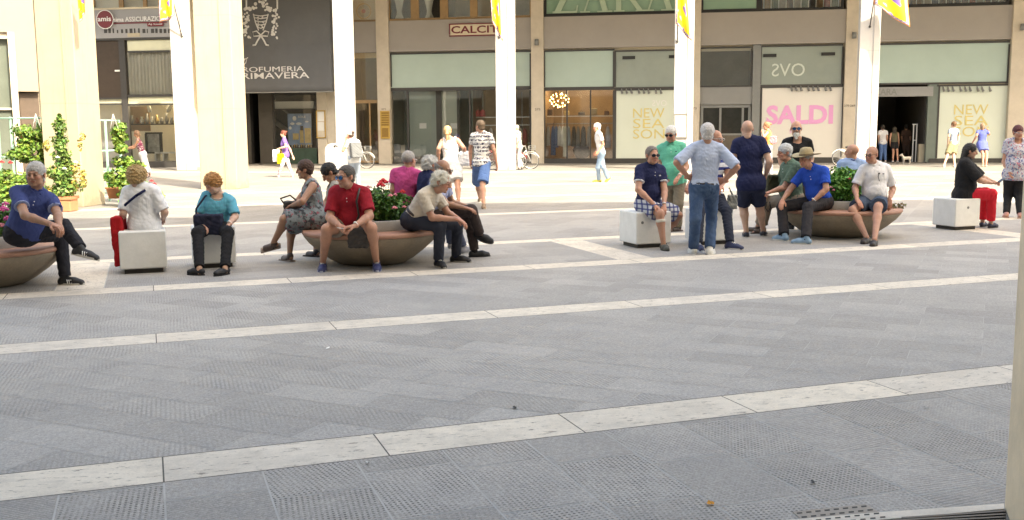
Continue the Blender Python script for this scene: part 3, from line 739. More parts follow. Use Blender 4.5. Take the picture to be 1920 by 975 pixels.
r = thing_root('clothes_rail', 1085, 235, -.9, 'long steel clothes rail with two shelves in the chandelier shop', 'clothes rail')
mb = MB(); za = fsz(1085, 232, -.9)[1]
mb.tube([(sx_(1023, -.9), -.9, za), (sx_(1150, -.9), -.9, za)], .018, 6); fmb(mb, 'rail', m_gframe, r)
for yy in (217, 231): fpart('shelf', [(1023, yy, 1150, yy + 1.6, -1.6, -1.15)], m_white, r)
# shelf goods
for i, (px, wd, hh, c, t_) in enumerate(((1030, 10, 11, (.08, .05, .04), 'dark brown bag'), (1062, 9, 8, (.45, .34, .18), 'small tan bag'), (1112, 15, 13, (.42, .32, .20), 'large straw bag'), (1090, 12, 6, (.10, .08, .07), 'folded dark clothes'), (1137, 9, 8, (.14, .08, .06), 'brown boots'))):
    s0, z0 = fsz(px, 216.8, -1.2); mb = MB(); k = wd / 38 * .5
    mb.box((s0 - k, -1.45, z0 + .02), (s0 + k, -1.2, z0 + .02 + hh / 38), bev=.03)
    mb.tube([(s0 - k * .5, -1.3, z0 + hh / 38), (s0, -1.3, z0 + hh / 38 + .12), (s0 + k * .5, -1.3, z0 + hh / 38)], .012, 5)
    mb.v = [tuple(FT @ Vector(p)) for p in mb.v]; c0 = np.mean(np.array(mb.v), 0); mb.v = [tuple(np.array(p) - c0) for p in mb.v]
    o = mb.build('bag', surf('goods%d' % i, c, .7, .2, 10, .1, .002)); o.location = [float(x) for x in c0]; tag(o, t_ + ' on the upper shelf of the chandelier shop', 'bag', 'shelf goods')
# rocky display under the rail
rn = random.Random(5)
mb = MB(); s_, z_ = fsz(1090, 290, -1.0)
mb.ball((s_, -1.1, .55), (.42, .3, .42), 7)
mb.v = [tuple(FT @ Vector((p[0] + rn.uniform(-.04, .04), p[1], p[2] + rn.uniform(-.04, .04)))) for p in mb.v]; c0 = np.mean(np.array(mb.v), 0); mb.v = [tuple(np.array(p) - c0) for p in mb.v]
o = mb.build('sack', surf('sack', (.10, .065, .04), .8, .5, 6, .4, .02)); o.location = [float(x) for x in c0]; tag(o, 'bulky dark brown patterned sack on the shop floor under the rail', 'sack')
# chandelier
r = thing_root('chandelier', 1048, 188, -1.2, 'round chandelier of many small glowing bulbs in the shop window', 'chandelier')
s_, z_ = fsz(1049, 188, -1.2); mb = MB(); mb2 = MB(); mb3 = MB()
for k in range(34):
    a = k * 2.399; t = 1 - 2 * (k + .5) / 34; q = math.sqrt(1 - t * t)
    p = (s_ + .46 * q * math.cos(a), -1.2 + .46 * q * math.sin(a), z_ + .34 * t)
    mb.ball(p, (.022, .022, .038), 4); mb2.tube([(s_, -1.2, z_), p], .006, 4)
mb2.tube([(s_, -1.2, z_), (s_, -1.2, z_ + 1.2)], .01, 5)
fmb(mb2, 'arms', m_gold, r); fmb(mb, 'bulbs', lampmat('glowing_bulb', (1.0, .62, .25), 5), r)
def lamp(name, loc, e, col, rad=.25):
    l = bpy.data.lights.new(name, 'POINT'); l.energy = e; l.color = col; l.shadow_soft_size = rad
    o = bpy.data.objects.new(name, l); COL.objects.link(o); o.location = loc
lamp('chandelier_light', fw(s_ + 1.2, -1.6, z_ + .4), 26, (1, .8, .55), .4)
# clothes in the right part of bay A
for i, (px, c, t_) in enumerate(((889, (.06, .05, .04), 'black coat behind the patterned tee man'), (897, (.30, .03, .03), 'dark red top on the upper shelf rail'), (905, (.32, .03, .04), 'second dark red top on the upper shelf rail'), (920, (.50, .45, .42), 'pale pink blouse'), (975, (.50, .48, .42), 'cream shirt seen behind the bicycles'), (984, (.25, .05, .05), 'red skirt seen behind the bicycles'))):
    s_, z_ = fsz(px, 205 if i in (1, 2) else 240, -1.0); garment(px, z_, .35 if i in (1, 2) else .9, .22, -1.0, c, t_ + ' in the mint panel shop')
r = thing_root('clothes_rail', 930, 235, -1.0, 'steel shelf rack in the mint panel shop behind the third white column', 'clothes rail')
for yy in (219, 234, 268): fpart('shelf', [(885, yy, 993, yy + 1.4, -1.5, -1.05)], m_white, r)
fpart('upright', [(888, 172, 889.5, 300, -1.3, -1.25), (905, 172, 906.5, 300, -1.3, -1.25), (978, 172, 979.5, 300, -1.3, -1.25)], m_gframe, r)
# notices on the closed doors
for k, x in enumerate((793, 851)):
    fthing('notice', [(x - 6.5, 231, x + 6.5, 241, -.44, -.43)], m_white, 'small white notice on the %s frosted panel' % ('wider left' if k == 0 else 'narrower right'), 'notice', 'notices on the frosted doors')
# meter boxes by the dark door
r = thing_root('meter_box', 748, 285, -.3, 'grey meter box and beige box side by side low behind the glass', 'box')
fpart('box', [(738, 270, 750, 287, -.36, -.25)], m_gframe, r); fpart('beige_box', [(751, 272, 759, 287, -.36, -.26)], m_interior_l, r)
# upper clothes displays
rn = random.Random(12); pal = [(.35, .05, .04), (.08, .07, .06), (.10, .16, .10), (.30, .18, .08), (.12, .08, .07), (.4, .36, .3), (.05, .07, .12)]
wrd = ['dark red', 'black', 'dark green', 'tan', 'brown', 'pale', 'navy']
lc = {}
for x in list(range(1434, 1575, 14)) + list(range(1660, 1885, 17)):
    k = rn.randrange(7); s_, z_ = fsz(x, 2, -.7)
    garment(x, z_ + .6, 1.0, .34, -.7, pal[k], '%s garment, number %s from the left in the upper %s window' % (wrd[k], ['one', 'two', 'three', 'four', 'five', 'six', 'seven', 'eight', 'nine', 'ten', 'eleven', 'twelve', 'thirteen', 'fourteen', 'fifteen'][lc.setdefault(x > 1600, 0)], 'right corner' if x > 1600 else 'centre right'))
    lc[x > 1600] += 1
for i, (a, b) in enumerate(((1424, 1580), (1640, 1890))):
    r = thing_root('display_bars', (a + b) / 2, 20, -.4, 'row of white upright display bars in the upper %s window' % ('far right' if i else 'centre right'), 'display', 'display bars')
    mb = MB()
    x = a + 8
    while x < b - 4:
        s_ = sx_(x, -.4, 10); mb.box((s_ - .02, -.42, ZT + .1), (s_ + .02, -.38, 9)); x += 14
    fmb(mb, 'bars', m_white, r)
# spotlights above the pale window blinds
for (a, b, y, t_) in ((1165, 1245, 171, 'yellow words by the fourth column'), (1483, 1560, 166, 'pink lettering'), (1768, 1860, 167, 'yellow words on the right')):
    r = thing_root('spotlights', (a + b) / 2, y, .02, 'track of small grey spotlights above the ' + t_, 'spotlights', 'spotlight tracks')
    x = a
    while x < b:
        s_, z_ = fsz(x, y, .03); mb = MB(); mb.tube([(s_, .0, z_ + .12), (s_ + .02, .05, z_), (s_ + .05, .09, z_ - .10)], [.02, .05, .06], 8); fmb(mb, 'spotlight', m_gframe, r); x += 9 if (x - a) % 27 < 18 else 14
# ---- store doorway: security gate, mannequin, box
r = thing_root('security_gate', 1715, 303, -.8, 'white security gate at the open store doorway', 'security gate')
fpart('rails', [(1711, 232, 1713, 304, -.95, -.9), (1717, 232, 1719, 304, -.95, -.9), (1711, 232, 1719, 234, -.95, -.88), (1712, 262, 1718, 264, -.95, -.9)], m_white, r)
fthing('stand', [(1723, 270, 1737, 304, -.6, -.3)], m_interior_l, 'cream upright box at the right of the store doorway', 'stand')
fpart('wall_light', [(1641, 226, 1643.5, 240, -2, -1.95)], lampmat('yellow_strip', (1, .75, .1), 2), arc)
# ---- perfumery contents
r = thing_root('poster', 562, 270, -.5, 'perfume poster with golden bottle against blue sky and clouds', 'poster')
fpart('panel', [(540, 213, 584, 272, -.6, -.55)], surf('poster_sky', (.20, .30, .48), .4, .35, 3, 0, 0), r)
mb = MB(); T = FT
for (px, py, w_, h_) in ((552, 222, 8, 9), (548, 232, 9, 5), (560, 232, 12, 5), (544, 240, 6, 6), (575, 228, 7, 3)):
    s_, z_ = fsz(px, py, -.54); mb.ball((s_, -.545, z_), (w_ / 76, .012, h_ / 76), 6)
fmb(mb, 'clouds', m_white, r)
mb = MB()
for (a, b_, c_, d_) in ((562, 244, 569, 268), (571, 240, 583, 268), (549, 250, 560, 262)):
    fbx(mb, a, b_, c_, d_, -.549, -.52, bev=.02)
fmb(mb, 'bottles', surf('gold_bottle', (.55, .40, .16), .3, .4, 5, 0, 0), r)
fpart('bottle_cap', [(563, 236, 568, 244.5, -.548, -.51)], m_brown, r)
ftext('lettering', 'SOLE', 559, 217, 573, 221, -.545, m_white, r)
r = thing_root('light_box', 550, 204, -.3, 'white fascia box across the perfumery window', 'sign')
fpart('box', [(513, 190, 588, 203.5, -.5, -.2)], m_white, r)
for i in range(9):
    x = 548 + i * 4.4; s_, z_ = fsz(x, 277, -.3); mb = MB(); mb.lathe([(0, 0), (.035, 0), (.035, .10 + .04 * (i % 3)), (.012, .12 + .04 * (i % 3)), (.012, .15 + .04 * (i % 3)), (0, .15 + .04 * (i % 3))], (0, 0, 0), 8)
    o = mb.build('perfume_bottle', (m_white, m_gold, m_interior_l)[i % 3]); o.location = fw(s_, -.3, z_); tag(o, 'small perfume bottle in the row on the window ledge', 'bottle', 'perfume bottles on the ledge')
r = thing_root('staircase', 530, 250, -2, 'pale metal staircase rising left inside the perfumery', 'staircase')
mb = MB()
for off in (0, .9):
    a = fsz(560, 262 - off * 38, -1.8); b_ = fsz(513, 226 - off * 38, -1.8)
    mb.tube([(a[0], -1.8, a[1]), (b_[0], -1.8, b_[1])], .05 if off else .13, 6)
fmb(mb, 'stringer', m_gframe, r)

# ---- the dark awning of the perfumery
r = thing_root('awning', 530, 172, 1.6, 'large charcoal cloth awning with a white flower basket emblem and shop name', 'awning')
AN = 1.6
m_awn = surf('charcoal_cloth', (.125, .13, .14), .9, .08, 2, .3, .004)
V = []; F = []; A0, A1 = sx_(436, AN, 100), sx_(622, AN, 100); z0 = fsz(530, 172, AN)[1]; z1 = fsz(530, 82, AN)[1]; z2 = fsz(530, -60, AN)[1]
rows = [(z0, 0), (z0 + .3, .0), ((z0 + z1) / 2, .015), (z1 - .12, .0), (z1, -.03), (z1 + .1, .05), ((z1 + z2) / 2, .05), (z2, .0)]
K = 40
for (z, dn) in rows:
    for i in range(K + 1):
        s = A0 + (A1 - A0) * i / K; V.append((s, AN + dn + .012 * math.sin(i * .9 + z) + .01 * math.sin(i * .37), z))
for j in range(len(rows) - 1):
    for i in range(K): F.append((j * (K + 1) + i, j * (K + 1) + i + 1, (j + 1) * (K + 1) + i + 1, (j + 1) * (K + 1) + i))
mb = MB(); mb.add(V, F, 0, True); o = fmb(mb, 'cloth', m_awn, r)
sm = o.modifiers.new('thickness', 'SOLIDIFY'); sm.thickness = .02; sm.offset = -1
mb = MB(); mb.box((A0, -.02, z2 + .02), (A1, AN, z2 + .1)).box((A0 - .0, 0, z0), (A0 + .03, AN - .05, z2)).box((A1 - .03, 0, z0), (A1, AN - .05, z2)); fmb(mb, 'side_cloth', m_awn, r)
mb = MB(); mb.box((A0, AN - .03, z0 - .05), (A1 + .02, AN + .03, z0 + .01)); fmb(mb, 'hem_bar', m_gframe, r)
m_wl = surf('white_lettering', (.72, .72, .72), .6, .03, 10, 0, 0)
def awtext(name, body, x0, y0, x1, y1, bold=.0):
    ftext(name, body, x0, y0, x1, y1, AN + .045, m_wl, r, bold)
awtext('small_name', 'PROFUMERIA', 444, 125, 570, 134.5)
awtext('large_name', 'PRIMAVERA', 440, 136, 580, 147.5, .006)
# serifs under and over the letters
def emb(px, py): s, z = fsz(px, py, AN + .07); return (s, AN + .075, z)
mb = MB()
def disc(px, py, rr): s, z = fsz(px, py, AN + .07); mb.ball((s, AN + .072, z), (rr / 38, .012, rr / 38), 5)
def stroke(pts, w_): mb.tube([emb(*p) for p in pts], w_ / 38, 6)
rn = random.Random(3)
for side in (-1, 1):
    cx = 489
    for k in range(26):                                      # hanging clusters
        t = k / 26; disc(cx + side * (29 + rn.uniform(-6, 6) - 4 * t), 24 + 48 * t + rn.uniform(-2, 2), rn.uniform(1.6, 2.8))
    for k in range(12): disc(cx + side * rn.uniform(8, 30), 16 + rn.uniform(-3, 5), rn.uniform(1.8, 3))
    stroke([(cx, 66), (cx + side * 8, 58), (cx + side * 15, 60), (cx + side * 13, 68), (cx, 67)], 1.3)
    stroke([(cx, 67), (cx + side * 6, 76), (cx + side * 10, 84), (cx + side * 15, 85)], 1.6)
    stroke([(cx + side * 14, 26), (cx + side * 10, 42), (cx + side * 4, 57)], 1.0)
for yy, ww in ((28, 14), (33, 12.5), (39, 11), (45, 9), (51, 6.5)):
    stroke([(489 - ww, yy), (489, yy + 2), (489 + ww, yy)], .9)
for k in range(24): disc(489 + rn.uniform(-15, 15), rn.uniform(-26, 16), rn.uniform(1.8, 3.4))
for k in range(14): disc(489 + rn.uniform(-6, 6), rn.uniform(30, 52), 1.3)
for x in (462, 520): stroke([(x, 17), (x, -10)], 1.5)
fmb(mb, 'emblem', m_wl, r)
mb = MB(); stroke([(452, 119), (456, 111), (463, 109), (461, 118), (455, 123), (458, 112), (465, 108)], .8); fmb(mb, 'small_emblem', m_wl, r)

# ------------------------------------------------------------------ block with the insurance sign, standing further forward
LN = 4.7
m_rib = None
m, nt_, b = newmat('ribbed_grey'); co = objco(nt_)
wv = N(nt_, 'ShaderNodeTexWave', Scale=9.0); nt_.links.new(co, wv.inputs[0])
c_ = ramp(nt_, wv.outputs['Color'], [(.3, (.20, .20, .205)), (.7, (.40, .40, .41))]); nt_.links.new(c_, b.inputs['Base Color']); b.inputs['Roughness'].default_value = .5; m_rib = m
lb = empty('corner_building', fw(sx_(250, LN), LN, 0), 0, 'building block with a ribbed sign band and curtained window left of the perfumery', 'building')
LP = lambda name, rects, mat: fpart(name, [(*r_[:4], LN + r_[4], LN + r_[5]) for r_ in rects], mat, lb)
mb = MB(); a, b_ = sx_(120, LN), sx_(345, LN)
mb.box((a - 4, LN - 4, 8.8), (b_, LN + .02, 14)); mb.box((b_, 0, 0), (b_ + .4, LN, 14)); mb.box((a - 4, LN - 4.2, 0), (b_, LN - 4, 9)); mb.box((a, LN - 4, 3.30), (b_, LN - .4, 3.42)); fmb(mb, 'wall', m_cream, lb)
mb = MB(); mb.box((a - 4, LN - 3.9, 3.2), (b_ - .02, LN - 3.2, 9)); fmb(mb, 'inner_wall', m_interior_l, lb)
LP('sign_band', [(120, 17, 345, 72, -.25, .03)], m_rib)
LP('ledge', [(120, 14, 345, 17.2, -.25, .06)], m_cream)
for q_ in ((222, 230), (267, 274), (120, 176)): LP('window_post', [(q_[0], -25, q_[1], 14, -.1, 0)], m_wood)
LP('upper_pane', [(176, -25, 345, 14, -.08, -.06)], glassmat())
LP('upper_curtain', [(176, -25, 345, 14, -.4, -.35)], m_curt)
LP('dark_panel', [(120, 74, 231, 183, -.2, -.05)], m_brown)
LP('panel_handle', [(215, 131, 227, 134, -.05, 0)], m_white)
LP('frame', [(228, 72, 239, 313, -.2, .02), (120, 71, 345, 75, -.2, .035), (239, 94.5, 345, 97.5, -.2, .02), (239, 177, 345, 181.5, -.2, .02), (120, 183, 231, 186.5, -.2, .022), (120, 194, 231, 197, -.2, .02), (239, 194, 345, 197, -.2, .02), (326, 75, 345, 313, -.2, .03)], m_dframe)
for q_ in ((239, 181.5, 331, 194, -.12, -.06), (120, 186.5, 229, 194, -.12, -.06), (239, 75, 327, 94.5, -.12, -.06)): LP('transom_panel', [q_], surf('pale_green_blind', (.62, .62, .46), .5, .08, 2, 0, 0))
for q_ in ((239, 97.5, 327, 177, -.08, -.06), (239, 197, 327, 303, -.08, -.06), (120, 197, 228, 303, -.08, -.06)): LP('pane', [q_], glassmat())
LP('sill', [(120, 303, 345, 314, -.3, .04)], m_dframe)
pleats('curtain', 240, 327, fsz(285, 177, LN)[1], fsz(285, 97, LN)[1], LN - .18, m_curt, lb, .17, .06)
# sign of the insurance agency
r = thing_root('shop_sign', 197, 52, LN + .1, 'round dark red insurance sign with white lettering on the ribbed band', 'sign')
s_, z_ = fsz(197, 36, LN + .1); T = FT @ Matrix.Translation((s_, LN + .1, z_)) @ Matrix.Rotation(math.radians(90), 4, 'X')
mb = MB(); mb.poly([(.40 * math.cos(a * math.pi / 20), .40 * math.sin(a * math.pi / 20)) for a in range(40)], T, -.06, .05); mb.build('disc', m_dr, r, True)
mb = MB(); ring(mb, .395, .43, T @ Matrix.Translation((.03, -.02, 0)), -.062, 40); mb.build('rim', m_white, r, True)
ftext('name', 'amis', 183, 31, 208, 40, LN + .165, m_wl, r, .02)
ftext('name_end', 'sima ASSICURAZIONI', 213, 31, 312, 40, LN + .09, m_wl, r, .015)
fpart('letter_backs', [(213, 41.5, 312, 43.5, LN + .03, LN + .06)], m_dr, r)
fpart('agency_plate', [(276, 42, 306, 49, LN + .06, LN + .1)], m_dr, r)
ftext('agency_name', 'Ag. Investi', 278, 43.5, 304, 47.5, LN + .105, m_wl, r)
rn = random.Random(8)
fpart('old_letter_marks', [(x, 54 + rn.uniform(-1, 2), x + rn.uniform(1.5, 6), 62, LN + .031, LN + .04) for x in range(195, 325, 8)], m_dframe, r)
fpart('small_plate', [(239, 62, 262, 69, LN + .03, LN + .06)], m_interior_l, r)
# contents of the decoration shop
r = thing_root('shelf_unit', 285, 235, LN - 1.2, 'dark shelf of small ornaments high in the decoration shop', 'shelf')
fpart('shelf', [(243, 232, 326, 234, LN - 1.6, LN - 1.2)], m_interior_d, r)
fpart('back_panel', [(243, 200, 281, 246, LN - 1.7, LN - 1.65)], m_interior, r)
rn = random.Random(9); cw = [('white', (.6, .6, .58)), ('dark', (.06, .05, .05)), ('terracotta', (.30, .14, .08)), ('grey', (.3, .3, .3)), ('golden', (.45, .33, .15))]
names = ['leftmost', 'second', 'third', 'fourth', 'fifth', 'sixth', 'seventh', 'eighth', 'ninth']
for i in range(9):
    x = 247 + i * 9.3; c = cw[rn.randrange(5)]; s_, z_ = fsz(x, 232, LN - 1.3); h = rn.uniform(.25, .5)
    mb = MB(); mb.lathe([(0, 0), (.06, 0), (.11, h * .4), (.05, h * .75), (.07, h), (0, h)], (0, 0, 0), 10)
    o = mb.build('vase', surf('vase_' + c[0], c[1], .5, .2, 6, 0, 0)); o.location = fw(s_, LN - 1.35, z_); tag(o, '%s vase, %s from the left on the ornament shelf' % (c[0], names[i]), 'vase', 'ornaments on the shelf')
r = thing_root('picture_frame', 285, 288, LN - .9, 'black framed picture standing upright in the decoration shop window', 'picture')
fpart('frame', [(272, 248, 303, 251, LN - .9, LN - .8), (272, 285, 303, 288, LN - .9, LN - .8), (272, 251, 276, 285, LN - .9, LN - .8), (299, 251, 303, 285, LN - .9, LN - .8)], m_black, r)
fpart('picture', [(276, 251, 299, 285, LN - .88, LN - .85)], surf('grey_print', (.35, .35, .33), .5, .8, 5, 0, 0), r)
r = thing_root('display_cabinet', 310, 303, LN - .7, 'low white display cabinet at the right of the decoration shop', 'cabinet')
fpart('carcass', [(290, 285, 332, 288, LN - 1.1, LN - .7), (290, 288, 293, 304, LN - 1.1, LN - .7), (305, 288, 308, 304, LN - 1.1, LN - .7), (329, 288, 332, 304, LN - 1.1, LN - .7), (290, 302, 332, 304, LN - 1.1, LN - .7)], m_white, r)
for i, px in enumerate((277, 317)):
    s_, z_ = fsz(px, 203, LN - .5); mb = MB(); dx = .09 if i == 0 else -.06
    mb.tube([(s_, LN - .6, z_ + .22), (s_, LN - .6, z_ + .05), (s_ + dx, LN - .5, z_ - .16)], [.02, .085, .085], 10)
    mb.v = [tuple(FT @ Vector(p)) for p in mb.v]; c0 = np.mean(np.array(mb.v), 0); mb.v = [tuple(np.array(p) - c0) for p in mb.v]
    o = mb.build('spotlight', m_white); o.location = [float(x) for x in c0]; tag(o, 'white ceiling spotlight at the %s of the decoration shop window' % ('centre' if i == 0 else 'right'), 'spotlight', 'white spotlights')

lamp('shop_light', fw(sx_(285, LN), LN - 1.4, 3.0), 22, (1, .87, .65), .3)
# ------------------------------------------------------------------ pale building on the far left edge
bp = at(68, 100, 34.0); T = Matrix.Translation((bp[0], 34.0, 0)) @ Matrix.Rotation(math.radians(25), 4, 'Z')
r = empty('building', (bp[0], 34, 0), 0, 'pale yellow building with a brown framed doorway at the left edge', 'building')
mb = MB(); mb.box((-14, 0, 0), (-3.0, 5, 12), T).box((-3.0, 0, 4.9), (-.62, 5, 12), T).box((-.62, 0, 3.0), (0, 5, 12), T).box((-3, 0, 0), (-.62, 5, .2), T).box((-3, 1.2, .2), (-.62, 5, 4.9), T).box((-.62, .6, 0), (0, 5, 3), T); mb.build('wall', surf('pale_yellow_wall', (.31, .26, .19), .85, .06, 1, .2, .003), r, True)
mb = MB(); mb.box((-3.0, .12, .2), (-2.86, .5, 4.9), T).box((-.82, -.05, .2), (-.62, .5, 4.9), T).box((-2.86, .1, 4.7), (-.82, .5, 4.9), T).box((-1.9, .2, .2), (-1.82, .45, 4.7), T).box((-2.86, .2, 2.4), (-.82, .45, 2.47), T); mb.build('door_frame', m_stone, r, True)
mb = MB(); mb.box((-2.86, .3, .2), (-.82, .34, 4.7), T); mb.build('door_pane', surf('dark_glass'.replace('dark', 'grey_green'), (.12, .14, .12), .1, .3, 1, 0, 0), r, True)
mb = MB(); mb.box((-.60, .2, .1), (-.02, .5, 2.95), T); mb.build('display_case', surf('dark_brown_display', (.10, .075, .06), .4, .3, 3, 0, 0), r, True)

# ------------------------------------------------------------------ flags
def flagmat():
    m, nt, b = newmat('flag_cloth'); uv = nt.nodes.new('ShaderNodeUVMap').outputs[0]; sx = N(nt, 'ShaderNodeSeparateXYZ'); nt.links.new(uv, sx.inputs[0])
    def cm(op, a, bv=None, cv=None):
        n = N(nt, 'ShaderNodeMath', operation=op)
        for k, v in enumerate((a, bv, cv)):
            if v is None: continue
            if isinstance(v, bpy.types.NodeSocket): nt.links.new(v, n.inputs[k])
            else: n.inputs[k].default_value = v
        return n.outputs[0]
    u, v = sx.outputs[0], sx.outputs[1]
    eu = cm('MINIMUM', u, cm('SUBTRACT', 1.0, u)); ev = cm('MINIMUM', v, cm('SUBTRACT', 1.0, v)); e = cm('MULTIPLY', cm('MINIMUM', eu, cm('MULTIPLY', ev, 1.6)), 1.5)
    wob = cm('MULTIPLY_ADD', cm('SINE', cm('MULTIPLY', cm('ADD', u, v), 60)), .022, .085)
    line = cm('LESS_THAN', cm('ABSOLUTE', cm('SUBTRACT', e, wob)), .014)
    c = mixc(nt, cm('LESS_THAN', e, .04), (.16, .10, .38), (.70, .28, .04))
    inner = cm('GREATER_THAN', e, .15); chk = cm('GREATER_THAN', cm('MULTIPLY', cm('SUBTRACT', u, .5), cm('SUBTRACT', v, .5)), 0.0)
    c = mixc(nt, inner, c, mixc(nt, ramp(nt, noise(nt, 3.2, 2, .5, uv), [(.56, 0.), (.60, 1.)]), (.75, .55, .03), (.17, .10, .40)))
    c = mixc(nt, line, c, (.72, .68, .5))
    nt.links.new(c, b.inputs['Base Color']); b.inputs['Roughness'].default_value = .8; return m
m_flag = flagmat()
def flag(cs, cn, zb, pole_px, corners, label):
    """corners: 4 pixel corners of the cloth (top-left, top-right, bottom-right, bottom-left) seen at depth n"""
    base = fsz(*pole_px[0], cn); tip = fsz(*pole_px[1], cn + .9)
    r = empty('flag', fw(base[0], cn, base[1]), 0, label, 'flag', 'flags hung on the columns')
    mb = MB(); mb.tube([(base[0], cn, base[1]), (tip[0], cn + .9, tip[1])], .02, 8); mb.ball((base[0], cn, base[1]), .05, 5); fmb(mb, 'pole', m_dframe, r)
    P = [Vector((*(lambda q: (q[0], cn + .8, q[1]))(fsz(*c, cn + .8)),)) for c in corners]
    K = 14; V = []; F = []; UV = []
    for j in range(K + 1):
        for i in range(K + 1):
            u, v = i / K, j / K; p = P[3].lerp(P[2], u).lerp(P[0].lerp(P[1], u), v)
            p = p + Vector((0, .09 * math.sin(u * 9 + v * 3) * (1 - .5 * v), .03 * math.sin(u * 7))); V.append(tuple(FT @ p)); UV.append((u, v))
    for j in range(K):
        for i in range(K): F.append((j * (K + 1) + i, j * (K + 1) + i + 1, (j + 1) * (K + 1) + i + 1, (j + 1) * (K + 1) + i))
    o = np_mesh('cloth', V, F, m_flag, r); uvl = o.data.uv_layers.new(name='UVMap'); li = np.zeros(len(o.data.loops), dtype=np.int32); o.data.loops.foreach_get('vertex_index', li)
    uvl.data.foreach_set('uv', np.array(UV, dtype=np.float32)[li].ravel())
    sm = o.modifiers.new('thickness', 'SOLIDIFY'); sm.thickness = .006
flag(0, CN + .01, 0, ((341, 68), (318, -25)), ((300, -30), (322, -25), (328, 30), (299, 44)), 'yellow and purple flag hanging on the white column by the insurance sign')
flag(0, CN + .01, 0, ((936, 70), (928, -30)), ((919, -40), (938, -35), (943, 78), (922, 40)), 'purple and yellow flag hanging on the third white column over the CALCIT sign')
flag(0, CN + .01, 0, ((1270, 78), (1272, -30)), ((1268, -35), (1288, -35), (1297, 78), (1267, 45)), 'purple and yellow flag hanging on the white column beside the big serif capitals')
flag(0, CN + .01, 0, ((1631, 50), (1642, -20)), ((1640, -30), (1700, -40), (1706, 52), (1638, 8)), 'yellow and purple flag blown out right of the white column at the store doorway')
def flag1():
    pass
pf = at(157, 48, 22.3); r = empty('flag', tuple(pf), 0, 'folded yellow flag hanging high on the yellow pillar', 'flag', 'flags hung on the columns')
P = [Vector(at(*c, 22.2)) for c in ((147, -25), (163, -25), (165, 20), (154, 46))]
V = []; F = []; UV = []
for j in range(11):
    for i in range(9):
        u, v = i / 8, j / 10; p = P[3].lerp(P[2], u).lerp(P[0].lerp(P[1], u), v) + Vector((0, -.12 - .04 * math.sin(u * 14), 0)); V.append(tuple(p)); UV.append((u, v))
for j in range(10):
    for i in range(8): F.append((j * 9 + i, j * 9 + i + 1, (j + 1) * 9 + i + 1, (j + 1) * 9 + i))
o = np_mesh('cloth', V, F, m_flag, r); uvl = o.data.uv_layers.new(name='UVMap'); li = np.zeros(len(o.data.loops), dtype=np.int32); o.data.loops.foreach_get('vertex_index', li); uvl.data.foreach_set('uv', np.array(UV, dtype=np.float32)[li].ravel())
mb = MB(); a = at(150, -10, 22.38); mb.tube([tuple(a), tuple(Vector(a) + Vector((0, -.25, .15)))], .015, 6); mb.build('bracket', m_dframe, r, True)
# ------------------------------------------------------------------ benches, planters, plants, bicycles, bin
m_conc = surf('terrazzo_concrete', (.76, .76, .74), .75, .10, 5, .35, .005, fine=45, dirt=(.60, .60, .56))
m_plinth = surf('dark_plinth', (.05, .045, .04), .8, .2, 8, 0, 0)
m_bowl = surf('weathered_bowl', (.29, .235, .17), .8, .28, 3.5, .5, .008, fine=35, dirt=(.17, .14, .11))
m_rim = surf('red_brown_seat', (.40, .21, .145), .6, .22, 4, .3, .004, dirt=(.28, .15, .11))
m_ring = surf('grey_planter_ring', (.36, .34, .31), .8, .2, 6, .4, .006)
m_soil = surf('soil', (.05, .035, .025), .95, .3, 20, .6, .02)
m_terra = surf('terracotta', (.50, .22, .11), .8, .1, 6, .2, .003)
def cube_bench(px, py, rz, label, w_=.52, hole=None, h_=.50):
    p = gp(px, py); r = empty('cube_bench', p, rz, label, 'bench', 'concrete cube seats')
    mb = MB(); mb.box((-w_ / 2, -w_ / 2, .06), (w_ / 2, w_ / 2, h_), bev=.012); mb.build('block', m_conc, r)
    mb = MB(); mb.box((-w_ / 2 + .045, -w_ / 2 + .045, 0), (w_ / 2 - .045, w_ / 2 - .045, .062)); mb.build('plinth', m_plinth, r)
    if hole:
        mb = MB(); T = Matrix.Translation(hole[0]) @ Matrix.Rotation(math.radians(90), 4, hole[1]); mb.poly([(.02 * math.cos(a * .5236), .02 * math.sin(a * .5236)) for a in range(12)], T, -.004, .004); mb.build('plug', m_gframe, r)
    return r
def leafmat(name, a, b_, rough=.5):
    m, nt, b = newmat(name); at_ = N(nt, 'ShaderNodeAttribute', attribute_name='tint'); nt.links.new(mixc(nt, 1.0, a, at_.outputs[0], 'MULTIPLY'), b.inputs['Base Color'])
    b.inputs['Roughness'].default_value = rough; b.inputs['Specular IOR Level'].default_value = .35
    b.inputs['Transmission Weight'].default_value = 0; return m
m_leaf = leafmat('geranium_leaf', (.06, .15, .025), None); m_leafl = leafmat('light_leaf', (.12, .21, .035), None); m_leafd = leafmat('climber_leaf', (.10, .18, .04), None)
